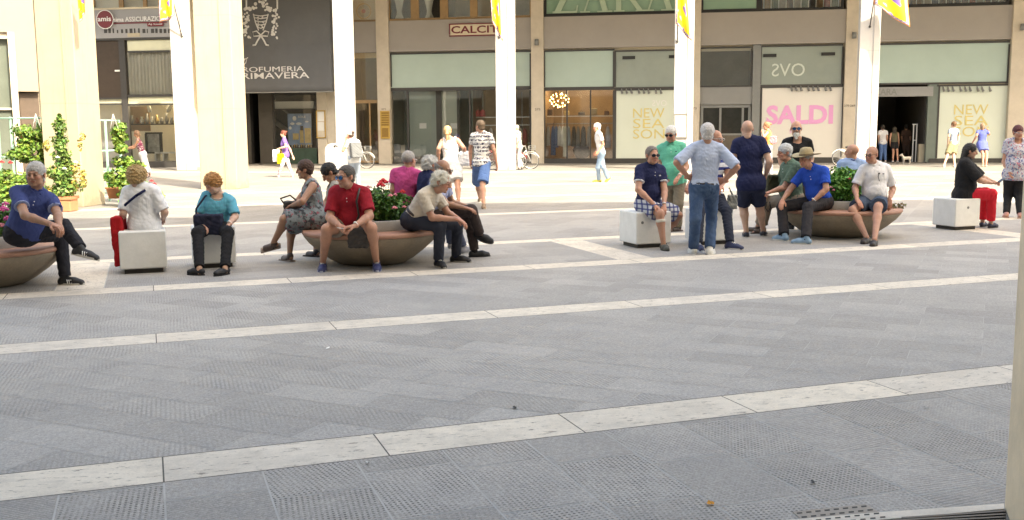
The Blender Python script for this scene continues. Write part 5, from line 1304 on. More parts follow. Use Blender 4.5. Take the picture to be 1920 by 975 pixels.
# --- canonical head (face towards -Y, origin mid skull)
def sd_head(female=False, fat=0.0):
    s = Sdf(); j = .9 if female else 1.0
    s.ell((0, .018, .030), (.077, .094, .087)); s.ell((0, -.022, -.030), (.062 + fat, .068, .086), k=.02)
    s.cap((-.032 * j, -.040, -.078), (.032 * j, -.040, -.078), .030 + fat, .030 + fat, k=.025).ell((0, -.070, -.097), (.022 * j, .018, .017), k=.018)
    for x in (-1, 1):
        s.ell((x * .037, -.056, -.030), (.024, .024, .022), k=.02)
        s.cap((x * .010, -.088, .020), (x * .040, -.074, .022), .010 * j, .009 * j, k=.014)
        s.ell((x * .031, -.100, .003), (.017, .016, .011), k=.012, op=1)
        s.ell((x * .0315, -.083, .003), (.014, .012, .011), k=.004)
        s.ell((x * .011, -.099, -.032), (.009, .010, .008), k=.006)
        s.ell((x * .080, .014, -.008), (.009, .019, .031), k=.008, R=frameR((1, 0, 0), (0, .95, -.3), (0, .3, .95)))
    s.cap((0, -.088, .012), (0, -.110, -.026), .008, .0125, k=.010)
    s.cap((-.019, -.086, -.058), (.019, -.086, -.058), .0065, .0065, k=.006).cap((-.015, -.085, -.068), (.015, -.085, -.068), .0068, .0068, k=.006)
    s.cap((-.02, -.097, -.063), (.02, -.097, -.063), .002, .002, k=.004, op=1)
    s.cap((0, .018, -.06), (0, .024, -.100), .050 * j + fat, .050 * j + fat, k=.03)
    return s
def head_tint(V, fem=False, stub=0.0, scalp=None):
    t = np.ones((len(V), 3)); x, y, z = V[:, 0], V[:, 1], V[:, 2]
    def g(cx, cy, cz, sx, sy, sz): return np.exp(-(((np.abs(x) - cx) / sx) ** 2 + ((y - cy) / sy) ** 2 + ((z - cz) / sz) ** 2))
    def mul(w_, c):
        nonlocal t
        t = t * (1 - w_[:, None]) + t * np.array(c) * w_[:, None]
    mul(g(.042, -.07, -.03, .022, .03, .02), (1.08, .80, .76)); mul(g(0, -.11, -.025, .014, .02, .014), (1.05, .80, .76)); mul(g(.08, .01, -.01, .012, .03, .03), (1.05, .78, .74))
    mul(g(0, -.09, -.063, .022, .012, .009), (.85, .48, .46)); mul(g(.028, -.09, .024, .018, .03, .005), (.35, .30, .28) if not fem else (.45, .38, .34))
    mul(g(.031, -.09, .004, .015, .02, .010), (.62, .55, .52)); mul(g(.031, -.10, .003, .008, .02, .0045), (.16, .12, .11))
    mul(g(0, -.095, -.080, .03, .02, .004), (.8, .75, .72)); mul(g(.026, -.085, -.045, .004, .02, .018), (.80, .73, .70))
    if stub: mul(np.clip((-.05 - z) / .02, 0, 1) * np.clip((-.01 - y) / .03, 0, 1) * .8, (1 - stub, 1 - stub, 1 - stub * .9))
    if scalp is not None: mul(np.clip((z + .03 + y * -.3) / .03, 0, 1) * np.clip((y + .02) / .03, 0, 1), scalp)
    return t
HC = {}
def canon_head(fem, stub, scalp):
    k = ('h', fem, stub, scalp)
    if k not in HC:
        V, Q = sd_head(fem).mesh(.0045); HC[k] = (V, Q, head_tint(V, fem, stub, scalp))
    return HC[k]
def canon_hair(style):
    k = ('hair', style)
    if k in HC: return HC[k]
    s = Sdf(); top = (0, .020, .034); amp, fr = .0025, 90; nape = False; NC = [(V3(0, 0, -.040), V3(0, -.55, -1))]
    def face(dy=0, dz=0): s.ell((0, -.098 - dy, -.045 + dz), (.075, .072, .092), k=.012, op=1)
    def ears():
        for x in (-1, 1): s.ell((x * .090, .002, -.016), (.028, .026, .034), k=.006, op=1)
    cl = [(V3(0, 0, -.055), V3(0, .25, -1))]
    if style == 'short': s.ell(top, (.086, .103, .096)); face(); ears(); nape = True
    elif style == 'thin': s.ell(top, (.0815, .099, .091)); face(-.0); ears(); s.ell((0, .03, -.12), (.2, .2, .068), k=.01, op=1); amp = .0015
    elif style == 'receding': s.ell(top, (.084, .101, .093)); face(-.02, .035); ears(); nape = True
    elif style == 'fringe': s.ell(top, (.083, .100, .091), cl=[(V3(0, 0, .040), V3(0, -.3, 1)), (V3(0, -.015, 0), V3(0, -1, -.15))]); ears(); s.ell((0, .03, -.12), (.2, .2, .068), k=.01, op=1); amp = .002
    elif style == 'full': s.ell((0, .018, .040), (.092, .110, .100)); face(0, -.004); ears(); nape = True; amp, fr = .003, 70
    elif style == 'fluffy': s.ell((0, .028, .030), (.096, .110, .098)); s.ell((0, .07, -.03), (.075, .05, .06), k=.03); face(0, -.004); ears(); amp, fr = .006, 55
    elif style == 'curly': s.ell((0, .022, .035), (.112, .122, .112)); s.ell((0, .04, -.02), (.095, .085, .075), k=.03); face(.005, -.012); amp, fr = .010, 85
    elif style == 'curly_short': s.ell((0, .020, .040), (.100, .112, .105)); s.ell((0, .045, -.01), (.085, .075, .065), k=.03); face(.005, -.005); amp, fr = .009, 90
    elif style == 'crop': s.ell((0, .020, .036), (.090, .108, .100)); s.ell((0, .06, -.02), (.07, .05, .06), k=.02); face(0, 0); ears(); amp, fr = .003, 80
    elif style in ('bun', 'ponytail', 'long', 'bob'):
        s.ell(top, (.088, .105, .097)); s.ell((0, .05, -.02), (.075, .06, .06), k=.02)
        if style == 'bun': s.ell((.01, .125, .05), (.045, .04, .04), k=.02)
        if style == 'ponytail': s.cap((0, .11, .03), (0, .135, -.06), .026, .03, k=.02).cap((0, .135, -.06), (0, .11, -.20), .03, .014, k=.02)
        if style == 'long': s.cap((-.05, .06, 0), (-.05, .07, -.16), .045, .03, k=.03).cap((.05, .06, 0), (.05, .07, -.16), .045, .03, k=.03).cap((0, .08, 0), (0, .09, -.17), .05, .035, k=.03)
        if style == 'bob': s.cap((-.055, .04, 0), (-.065, .03, -.07), .04, .03, k=.03).cap((.055, .04, 0), (.065, .03, -.07), .04, .03, k=.03).cap((0, .07, 0), (0, .07, -.09), .05, .04, k=.03)
        face(0, -.006)
    elif style == 'beard': s.ell((0, -.055, -.085), (.050, .045, .040)).cap((0, -.075, -.10), (0, -.085, -.15), .032, .016, k=.02); s.cap((-.03, -.09, -.052), (.03, -.09, -.052), .008, .008, k=.006); s.cap((-.016, -.11, -.065), (.016, -.11, -.065), .006, .006, k=.004, op=1); s.ell((0, -.09, -.02), (.05, .05, .032), k=.01, op=1); amp = .003
    w_ = lambda X, Y, Z: amp * (np.sin(fr * X + 3 * np.sin(fr * .6 * Z)) * np.sin(fr * 1.1 * Y + 2 * np.sin(fr * .5 * X)) + .6 * np.sin(fr * 1.9 * Z + 2 * np.sin(fr * Y)))
    clips = []
    if nape:
        clips = NC; t_ = .004 if style in ('thin', 'fringe') else .010; q = s.p.pop(0); s2 = [q]
        s.p = [q, (1, V3(0, .050, -.040), V3(.058 + t_, .042 + t_, .050), None, None, .02, (), 0)] + s.p
    V, Q = s.mesh(.0052, warp=w_, clips=clips)
    # short loose tufts so that the outline is not a hard shell
    fn = np.cross(V[Q[:, 2]] - V[Q[:, 0]], V[Q[:, 3]] - V[Q[:, 1]]); fn /= np.maximum(np.linalg.norm(fn, axis=1), 1e-9)[:, None]
    rg = np.random.default_rng(len(style) * 7); n = {'curly': 1500, 'curly_short': 1300, 'fluffy': 1300, 'beard': 300, 'thin': 500, 'fringe': 400}.get(style, 1000)
    sel = rg.integers(0, len(Q), n); c = V[Q[sel]].mean(1); nn = fn[sel]; out = ((c - [0, .02, .02]) * nn).sum(1) > 0; nn = np.where(out[:, None], nn, -nn)
    wild = style in ('curly', 'curly_short', 'fluffy'); L = {'curly': .022, 'curly_short': .020, 'fluffy': .024, 'thin': .007, 'fringe': .007, 'beard': .016, 'short': .013, 'receding': .011}.get(style, .016)
    g_ = np.array([0, .5, -.8]) + rg.normal(size=(n, 3)) * (1.0 if wild else .35); g_ = g_ - nn * (g_ * nn).sum(1)[:, None]; g_ /= np.maximum(np.linalg.norm(g_, axis=1), 1e-6)[:, None]
    dr = g_ * .9 + nn * (.55 if wild else .30); sd_ = np.cross(dr, nn); sd_ /= np.maximum(np.linalg.norm(sd_, axis=1), 1e-6)[:, None]; ln = (L * rg.uniform(.5, 1.3, n))[:, None]
    a = c - nn * .002 - sd_ * .0022; b = c - nn * .002 + sd_ * .0022; t1 = c + dr * ln + sd_ * .0008; t2 = c + dr * ln - sd_ * .0008
    T = np.stack([a, b, t1, t2], 1).reshape(-1, 3); V2 = np.concatenate([V, T]); Q2 = np.concatenate([Q, np.arange(4 * n).reshape(-1, 4) + len(V)])
    HC[k] = (V2, Q2); return HC[k]
def canon_hand(curl):
    """wrist at the origin, fingers along +Y, palm facing -Z, thumb at +X"""
    k = ('hand', curl)
    if k in HC: return HC[k]
    s = Sdf(); s.cap((0, -.03, 0), (0, .012, 0), .024, .022)
    bases = ((.027, .088), (.009, .092), (-.010, .088), (-.027, .080)); Ls = (.072, .080, .074, .058); rr = (.0092, .0095, .009, .008)
    for (x, y), r_ in zip(bases, rr): s.cap((x * .6, .01, 0), (x, y, 0), .017, .0125, k=.012)
    for (x, y), L, r_ in zip(bases, Ls, rr):
        a = 0; p = V3(x, y, 0)
        for q, m in ((.45, .7), (.30, 1.0), (.25, .8)):
            a += curl * m; n = p + L * q * V3(x * .8 * (1 - curl * .5), math.cos(a), -math.sin(a)); s.cap(p, n, r_, r_ * .92, k=.004); p = n
    p = V3(.022, .018, -.004); a = V3(.052, .052, -.014 - .012 * curl); b = a + V3(.012 - .02 * curl, .030, -.010 - .012 * curl)
    s.cap(p, a, .0155, .0115, k=.012).cap(a, b, .0108, .0092, k=.004)
    HC[k] = s.mesh(.0042); return HC[k]
def canon_shoe(style):
    """ankle joint at the origin 0.085 above the floor, toe towards -Y; returns upper, sole"""
    k = ('shoe', style)
    if k in HC: return HC[k]
    Z0 = -.085; fl = [(V3(0, 0, Z0 + .014), V3(0, 0, -1))]
    s = Sdf(); s.cap((0, .035, Z0 + .045), (0, -.09, Z0 + .040), .040, .042, k=.02, cl=fl).cap((.002, -.09, Z0 + .038), (0, -.152, Z0 + .030), .045, .036, k=.02, cl=fl)
    if style == 'sneaker': s.cap((0, .015, Z0 + .06), (0, .010, Z0 + .09), .038, .038, k=.02).cap((0, -.02, Z0 + .075), (0, -.08, Z0 + .06), .022, .020, k=.02)
    if style == 'loafer': s.ell((0, .0, Z0 + .10), (.034, .05, .036), k=.006, op=1)
    up = s.mesh(.0062)
    n = 26; out = []
    for i in range(n):
        a = 2 * math.pi * i / n; y = -.058 + .135 * math.cos(a); w_ = .041 * (1.10 if y < -.06 else .92 + (.18 * (-.0 - y) / .06 if y < 0 else 0)); out.append((w_ * math.sin(a) * (1 + .12 * abs(math.sin(a))), y))
    V = [(p[0], p[1], Z0) for p in out] + [(p[0] * 1.02, p[1] * 1.0 - .000, Z0 + (.024 if style == 'sneaker' else .018)) for p in out]
    F = [(i, (i + 1) % n, n + (i + 1) % n, n + i) for i in range(n)]; F3 = [(0, i + 1, i, i) for i in range(1, n - 1)] + [(n, n + i, n + i + 1, n + i + 1) for i in range(1, n - 1)]
    HC[k] = (up, (np.array(V), F, F3)); return HC[k]

# --- cloth, skin, hair materials
def skinmat(name, c, rough=.55):
    if ('skin', name) in MC: return MC[('skin', name)]
    m, nt, b = newmat('skin_' + name); at_ = N(nt, 'ShaderNodeAttribute', attribute_name='tint'); co = objco(nt)
    base = ramp(nt, noise(nt, 9, 4, .6, co), [(.3, tuple(x * .88 for x in c)), (.7, tuple(min(1, x * 1.08) for x in c))])
    base = mixc(nt, .35, base, ramp(nt, noise(nt, 60, 2, .6, co), [(.35, (.85, .72, .68)), (.65, (1.08, 1.04, 1.0))]), 'MULTIPLY')
    nt.links.new(mixc(nt, 1.0, base, at_.outputs[0], 'MULTIPLY'), b.inputs['Base Color']); b.inputs['Roughness'].default_value = rough
    b.inputs['Subsurface Weight'].default_value = .12; b.inputs['Subsurface Radius'].default_value = (.02, .008, .004); b.inputs['Subsurface Scale'].default_value = .5
    bump(nt, b, noise(nt, 40, 5, .7, co), .25, .004)
    MC[('skin', name)] = m; return m
def hairmat(c):
    k = ('hairm', c)
    if k in MC: return MC[k]
    m, nt, b = newmat('hair'); co = objco(nt); mp = N(nt, 'ShaderNodeMapping'); nt.links.new(co, mp.inputs[0]); mp.inputs['Scale'].default_value = (1, 1, .3)
    n_ = noise(nt, 110, 4, .75, mp.outputs[0]); cc = ramp(nt, n_, [(.3, tuple(x * .55 for x in c)), (.65, tuple(min(1, x * 1.2) for x in c))])
    nt.links.new(cc, b.inputs['Base Color']); b.inputs['Roughness'].default_value = .6; bump(nt, b, n_, .7, .01); MC[k] = m; return m
def cloth(c, pattern=None, c2=None, scale=1.0, rough=.85, sheen=.0, c3=None):
    k = ('cloth', c, pattern, c2, scale, c3)
    if k in MC: return MC[k]
    m, nt, b = newmat('fabric' + ('_' + pattern if pattern else '')); co = objco(nt)
    base = ramp(nt, noise(nt, 5, 4, .6, co), [(.3, tuple(x * .86 for x in c)), (.7, tuple(min(1, x * 1.08) for x in c))])
    if pattern == 'plaid':
        sx = N(nt, 'ShaderNodeSeparateXYZ'); nt.links.new(co, sx.inputs[0]); masks = []
        for ax_, fr_ in ((0, 105), (2, 95)):
            q = N(nt, 'ShaderNodeMath', operation='MULTIPLY'); nt.links.new(sx.outputs[ax_], q.inputs[0]); q.inputs[1].default_value = fr_ * scale
            s_ = N(nt, 'ShaderNodeMath', operation='SINE'); nt.links.new(q.outputs[0], s_.inputs[0]); masks.append(ramp(nt, s_.outputs[0], [(.35, 0.), (.6, .85)]))
        for mk in masks: base = mixc(nt, mk, base, c2)
    elif pattern == 'stripe':
        sx = N(nt, 'ShaderNodeSeparateXYZ'); nt.links.new(co, sx.inputs[0]); q = N(nt, 'ShaderNodeMath', operation='MULTIPLY'); nt.links.new(sx.outputs[2], q.inputs[0]); q.inputs[1].default_value = 60 * scale
        s_ = N(nt, 'ShaderNodeMath', operation='SINE'); nt.links.new(q.outputs[0], s_.inputs[0]); base = mixc(nt, ramp(nt, s_.outputs[0], [(.2, 0.), (.3, 1.)]), base, c2)
    elif pattern in ('blotch', 'floral'):
        n1 = noise(nt, 16 * scale, 3, .6, co); base = mixc(nt, ramp(nt, n1, [(.52, 0.), (.58, 1.)]), base, c2)
        if c3: base = mixc(nt, ramp(nt, noise(nt, 23 * scale, 2, .5, N_off(nt, co)), [(.60, 0.), (.64, 1.)]), base, c3)
    elif pattern == 'letters':
        mp = N(nt, 'ShaderNodeMapping'); nt.links.new(co, mp.inputs[0]); mp.inputs['Scale'].default_value = (scale * 16, scale * 16, scale * 13)
        sx = N(nt, 'ShaderNodeSeparateXYZ'); nt.links.new(mp.outputs[0], sx.inputs[0])
        vo = N(nt, 'ShaderNodeTexVoronoi', Scale=1.6); vo.distance = 'CHEBYCHEV'; nt.links.new(mp.outputs[0], vo.inputs['Vector'])
        a = ramp(nt, vo.outputs['Distance'], [(.18, 0.), (.22, 1.), (.44, 1.), (.48, 0.)])
        fr_ = N(nt, 'ShaderNodeMath', operation='FRACT'); nt.links.new(sx.outputs[2], fr_.inputs[0]); rowm = ramp(nt, fr_.outputs[0], [(.2, 0.), (.28, 1.), (.80, 1.), (.88, 0.)])
        base = mixc(nt, mixc(nt, 1.0, a, rowm, 'MULTIPLY'), base, c2)
    elif pattern == 'denim':
        base = mixc(nt, ramp(nt, noise(nt, 4, 5, .7, co), [(.4, 0.), (.7, .8)]), base, c2)
    nt.links.new(base, b.inputs['Base Color']); b.inputs['Roughness'].default_value = rough; b.inputs['Specular IOR Level'].default_value = .25
    mp = N(nt, 'ShaderNodeMapping'); nt.links.new(co, mp.inputs[0]); mp.inputs['Scale'].default_value = (1, 1, .55); mp.inputs['Rotation'].default_value = (.3, .5, .2)
    wn = N(nt, 'ShaderNodeTexNoise', Scale=6.5, Detail=2.5, Roughness=.5, Distortion=1.6); nt.links.new(mp.outputs[0], wn.inputs['Vector']); wr = ramp(nt, wn.outputs[0], [(.30, 0.), (.47, .75), (.50, 1.), (.54, .7), (.72, 0.)])
    n2 = N(nt, 'ShaderNodeBump', Strength=.28, Distance=.016); nt.links.new(wr, n2.inputs['Height'])
    n3 = N(nt, 'ShaderNodeBump', Strength=.25, Distance=.002); nt.links.new(noise(nt, 260, 2, .6, co), n3.inputs['Height']); nt.links.new(n2.outputs[0], n3.inputs['Normal']); nt.links.new(n3.outputs[0], b.inputs['Normal'])
    MC[k] = m; return m
def N_off(nt, co):
    mp = N(nt, 'ShaderNodeMapping'); nt.links.new(co, mp.inputs[0]); mp.inputs['Location'].default_value = (3, 5, 7); return mp.outputs[0]
m_lens = surf('dark_lens', (.015, .015, .02), .05, .1, 5, 0, 0); m_blens = surf('blue_mirror_lens', (.03, .12, .30), .05, .3, 20, 0, 0, metal=.6)
m_leather = surf('dark_leather', (.035, .028, .025), .45, .2, 12, .2, .003)

def wrinkle(seed, amp=.0030, fr=24):
    rg = np.random.default_rng(seed); A = rg.normal(size=(5, 3)) * fr; ph = rg.uniform(0, 6, 5)
    def f(X, Y, Z):
        o = 0
        for i in range(5):
            q = np.sin(A[i, 0] * X + A[i, 1] * Y + A[i, 2] * Z * 1.2 + ph[i] + 1.3 * np.sin(A[(i + 1) % 5, 2] * X * .7 + A[(i + 2) % 5, 0] * Z * .8)); o = o + (1 - 2 * np.abs(q))
        return (amp * .45) * o
    return f
def joint_mid(a, c, px, La, Lc, hint, rng=.55):
    """knee or elbow on its line of sight so that both bone lengths fit best"""
    m = (a + c) / 2; ys = np.linspace(m[1] - rng, m[1] + rng, 111); best = None
    for y in ys:
        p = at(px[0], px[1], y); e = (np.linalg.norm(p - a) - La) ** 2 + (np.linalg.norm(p - c) - Lc) ** 2 + .03 * (y - m[1] - hint) ** 2
        if best is None or e < best[0]: best = (e, p)
    return best[1]
NOSEAT = []
def person(label, H=1.72, g=1.0, belly=0.0, fem=False, pel=None, Y=None, neck=None, nd=0.0, head=None, hd=0.0, yaw=0, hyaw=None, hdir=(0, 0, 0),
           LA=None, RA=None, LL=None, RL=None, skin='fair', hair=('short', (.3, .3, .3)), stub=0, scalp=None, top=None, bottom=None, shoes=('loafer', (.03, .03, .03), (.03, .03, .03)),
           extra=(), h=.010, group='people in the square', sw=1.0, socks=None, seat=False):
    k = H / 1.72; hyaw = yaw if hyaw is None else hyaw
    P = at(pel[0], pel[1], Y); C = at(neck[0], neck[1], Y + nd); Hd = at(head[0], head[1], Y + nd + hd)
    r = empty('person', (P[0], P[1], 0), 0, label, 'person', group)
    ly = math.radians(yaw); lh = math.radians(hyaw)
    u = unit(C - P); lat = V3(math.cos(ly), math.sin(ly), 0); lat = unit(lat - u * (lat @ u)); f = np.cross(lat, u)
    lah = V3(math.cos(lh), math.sin(lh), 0); fh = np.cross(lah, V3(0, 0, 1))
    TL = np.linalg.norm(C - P); Rt = frameR(lat, f, u); Rh = frameR(lah, fh, (0, 0, 1))
    SLs = {1: C - u * .045 * k + lat * .165 * k * sw, -1: C - u * .045 * k - lat * .165 * k * sw}
    HP = {1: P + lah * .088 * k, -1: P - lah * .088 * k}
    arms, legs = {}, {}
    for sd, A in ((1, LA), (-1, RA)):
        if A is None: continue
        S = SLs[sd]; W_ = at(A[1][0], A[1][1], S[1] + A[2]); hint = -f[1] * .12 + (A[3] if len(A) > 3 and A[3] is not None else 0)
        E = joint_mid(S, W_, A[0], .29 * k, .255 * k, hint); arms[sd] = (S, E, W_, A[4] if len(A) > 4 else None)
    for sd, L in ((1, LL), (-1, RL)):
        if L is None: continue
        if L[2] == 'g': An = gp(L[1][0], L[1][1], .085)
        else: An = at(L[1][0], L[1][1], Y + L[2])
        Kn = joint_mid(HP[sd], An, L[0], .42 * k, .41 * k, fh[1] * .3 if seat else fh[1] * .05)
        if L[2] == 'g':
            T_ = gp(L[3][0], L[3][1], .02); T_[2] = .085; up = V3(0, 0, 1)
        else:
            T_ = at(L[3][0], L[3][1], An[1] + (L[4] if len(L) > 4 else 0)); up = unit(Kn - An) + V3(0, -.45, .25)
        d = unit(T_ - An); up = unit(up - d * (up @ d)); legs[sd] = (HP[sd], Kn, An, d, up)
    # ---------------- skin: one mesh
    fat = (g - 1) * .4; s = Sdf(); clothed_top = top is not None
    def arm_prims(s, inf, upto=None, cut=None, k_=.03):
        for sd, (S, E, W_, _) in arms.items():
            if upto is None:
                s.cap(S, E, (.047 + inf) * g * k, (.039 + inf) * g * k, k=k_); M_ = E + (W_ - E) * .3
                s.cap(E, M_, (.038 + inf) * g * k, (.038 + inf) * g * k, k=.02).cap(M_, W_, (.038 + inf) * g * k, (.025 + inf) * k, k=.02)
            else:
                e = S + (E - S) * min(upto, 1.0); n_ = unit(E - S)
                if upto <= 1:
                    o = e + n_ * .06; s.cap(S, o, (.054 + inf) * g * k, (.056 + inf) * g * k, k=k_, cl=[(e, n_)])
                else:
                    s.cap(S, E, (.054 + inf) * g * k, (.046 + inf) * g * k, k=k_); w2 = E + (W_ - E) * (upto - 1); s.cap(E, w2 + unit(W_ - E) * .04, (.046 + inf) * g * k, (.040 + inf) * g * k, k=.02, cl=[(w2, unit(W_ - E))])
    gw = g
    def torso(s, inf, low=0.0, k_=.05, cl=()):
        s.ell(P + u * .03 * k, (.160 * gw * k + inf, .112 * gw * k + inf, .12 * k + inf), k=k_, R=Rt, cl=cl)
        s.ell(P + u * TL * .38, (.138 * gw * k + inf, .098 * gw * k + inf, .16 * k + inf), k=k_, R=Rt, cl=cl)
        s.ell(P + u * TL * .70 + f * .008, (.160 * gw * k * sw ** .5 + inf, .108 * gw * k + inf, .165 * k + inf), k=k_, R=Rt, cl=cl)
        if fem: s.ell(P + u * TL * .64 + f * .075 * k, (.12 * k * gw + inf, .055 * k * gw + inf, .065 * k + inf), k=.04, R=Rt, cl=cl)
        if belly: s.ell(P + u * TL * .30 + f * .045 * k, (.135 * gw * k + inf, (.09 + .07 * belly) * k + inf, .145 * k + inf), k=k_, R=Rt, cl=cl)
        s.cap(SLs[1] * .82 + C * .18 - u * .012, SLs[-1] * .82 + C * .18 - u * .012, .052 * g * k + inf, .052 * g * k + inf, k=k_, cl=cl)
        s.cap(C - u * .02 + lat * .11 * k, C + lat * .02 + u * .022, .042 * k + inf * .8, .045 * k + inf * .8, k=.04, cl=cl).cap(C - u * .02 - lat * .11 * k, C - lat * .02 + u * .022, .042 * k + inf * .8, .045 * k + inf * .8, k=.04, cl=cl)
    torso(s, -.012); arm_prims(s, 0); cv = .80 if (bottom and bottom.get('len', 2.0) > 1.5) else 1.0
    hb = Hd + eulR(*hdir) @ V3(0, .020, -.080) * k
    s.cap(C - u * .02, hb, .057 * k * (.9 if fem else 1) + fat * .04, .053 * k * (.9 if fem else 1) + fat * .03, k=.03)
    for sd, (A_, Kn, An, d, up) in legs.items():
        s.cap(A_, Kn, .080 * g * k * cv, .053 * g * k * cv, k=.04); ba = unit(An - Kn); back = unit(-d + ba * (d @ ba)); M_ = Kn + (An - Kn) * .30 + back * .014
        s.cap(Kn, M_, .051 * g * k * cv, .053 * g * k * cv, k=.03).cap(M_, An + ba * .0, .051 * g * k * cv, .033 * k, k=.03)
        if shoes[0] in ('sandal', 'barefoot', 'slipper'):
            s.cap(An - up * .035 - d * .03, An - up * .055 + d * .09, .030, .028, k=.03).cap(An - up * .055 + d * .09, An - up * .062 + d * .15, .034, .020, k=.02)
        else: s.cap(An, An - up * .04, .033 * k, .036, k=.01)
    Vb, Qb = s.mesh(h); tb = np.ones((len(Vb), 3))
    Vh, Qh, th = canon_head(fem, stub, scalp); Rhd = eulR(*hdir); Vh = Hd + (Vh * k) @ Rhd.T
    VV, QQ, TT = [Vb, Vh], [Qb, Qh + len(Vb)], [tb, th]; n0 = len(Vb) + len(Vh)
    for sd, (S, E, W_, ho) in arms.items():
        curl = .45; fd = unit(W_ - E); pn = V3(0, 0, -1) if (seat or abs(fd[2]) < .6) else -lat * sd
        if ho is not None:
            if 'curl' in ho: curl = ho['curl']
            if 'dir' in ho: fd = unit(np.array(ho['dir'], float))
            if 'palm' in ho: pn = unit(np.array(ho['palm'], float))
        pn = unit(pn - fd * (pn @ fd)); zx = -pn; xx = np.cross(fd, zx)
        Vk, Qk = canon_hand(curl); Rk = frameR(xx, fd, zx); Vk = Vk.copy()
        # thumb side: forward/inward
        want = -lat * sd * .6 + f * .8
        if (Rk[:, 0] @ want) < 0: Vk[:, 0] *= -1; Qk = Qk[:, ::-1]
        Vk = W_ + (Vk * k * (.92 if fem else 1)) @ Rk.T; VV.append(Vk); QQ.append(Qk + n0); TT.append(np.ones((len(Vk), 3)) * np.array([1.02, .92, .90])); n0 += len(Vk)
    body = np_mesh('body', np.concatenate(VV), np.concatenate(QQ), SKIN[skin], r, col=np.concatenate(TT))
    # ---------------- hair
    hs = hair if isinstance(hair, list) else [hair]
    for hh in hs:
        if hh is None: continue
        Vq, Qq = canon_hair(hh[0]); np_mesh('beard' if hh[0] == 'beard' else 'hair', Hd + (Vq * k) @ Rhd.T, Qq, hairmat(hh[1]), r)
    # ---------------- upper garment
    wr = wrinkle(int(abs(P[0] * 97 + P[1] * 31)) + 3)
    if top:
        t = top; s = Sdf(); hem = t.get('hem', .0); cl = [(P + u * hem * k, -u)]
        inf = t.get('inf', .014); torso(s, inf, cl=cl)
        if hem < -.02: s.ell(P + u * (hem * .35) * k, (.168 * gw * k + inf, .122 * gw * k + inf, .14 * k + abs(hem) * .4), k=.05, R=Rt, cl=cl)
        if t.get('sleeve', .6) > 0: arm_prims(s, t.get('sinf', .008), upto=t.get('sleeve', .6), k_=.025)
        if t.get('neckhole', .0) > 0:
            nh = t['neckhole']; s.cap(C + u * .03 - f * .0, hb + u * .1, nh, nh, k=.008, op=1); s.ell(C + f * .07 + u * .0, (nh * 1.1, .05, nh * t.get('vdepth', 1.0)), k=.01, R=Rt, op=1)
        if t.get('vest'):
            for sd in (1, -1): s.ell(SLs[sd] + lat * sd * .03 + u * .0, (.062, .2, .11), k=.01, R=Rt, op=1)
        if t.get('dress'):
            for sd, (A_, Kn, An, d, up) in legs.items():
                e = A_ + (Kn - A_) * t['dress']; n_ = unit(Kn - A_); s.cap(A_, e + n_ * .08, .115 * g, .115 * g, k=.07, cl=[(e, n_)])
            if len(legs) == 2 and t.get('flare', True):
                a_, b_ = legs[1], legs[-1]; e1, e2 = a_[0] + (a_[1] - a_[0]) * t['dress'], b_[0] + (b_[1] - b_[0]) * t['dress']; mid = (e1 + e2) / 2; n_ = unit(mid - P); s.cap(P, mid + n_ * .1, .15 * g, .13 * g, k=.08, cl=[(mid, n_)])
        Vt, Qt = s.mesh(h * .95, warp=wr); sh = np_mesh(t.get('name', 'shirt'), Vt, Qt, t['mat'], r)
        if t.get('collar'):
            s = Sdf(); a_ = C + u * .012; b_ = C + (hb - C) * .52 + u * .01; n_ = unit(hb - C)
            s.cap(a_, b_ + n_ * .02, .072 * k, .064 * k, k=.01, cl=[(b_, n_)]); s.cap(a_ - n_ * .02, b_ + n_ * .05, .058 * k, .055 * k, k=.004, op=1)
            for sd in (1, -1): s.box(C + f * .075 * k + lat * sd * .030 * k + u * .004, (.022, .004, .020), .006, k=.006, R=frameR(unit(lat + u * sd * .5), f, unit(u - lat * sd * .5)))
            s.box(C + f * .13 + u * .02, (.013, .09, .05), .0, k=.004, R=Rt, op=1)
            Vc, Qc = s.mesh(.0065); np_mesh('collar', Vc, Qc, t['collar'], r)
        if t.get('cuff'):
            for sd, (S, E, W_, _) in arms.items():
                e = S + (E - S) * t.get('sleeve', .6); n_ = unit(E - S); s = Sdf(); q_ = (.056 + t.get('sinf', .008)) * g * k + .003
                s.cap(e - n_ * .04, e + n_ * .04, q_, q_, cl=[(e + n_ * .004, n_), (e - n_ * .012, -n_)]); Vc, Qc = s.mesh(.007); np_mesh('cuff', Vc, Qc, t['cuff'], r)
        if t.get('logo'):
            mb = MB(); c_ = P + u * TL * .80 + lat * .075 * k + f * (.112 * g * k + .018); T = Matrix(((lat[0], u[0], f[0], c_[0]), (lat[1], u[1], f[1], c_[1]), (lat[2], u[2], f[2], c_[2]), (0, 0, 0, 1))); mb.box((-.013, -.006, -.004), (.013, .006, .004), T); mb.build('crest', t['logo'], r, True)
        if t.get('buttons'):
            mb = MB()
            for q in (.88, .80): mb.ball(tuple(P + u * TL * q + f * (.108 * g * k + .020)), .006, 4)
            mb.build('buttons', t['buttons'], r, True)
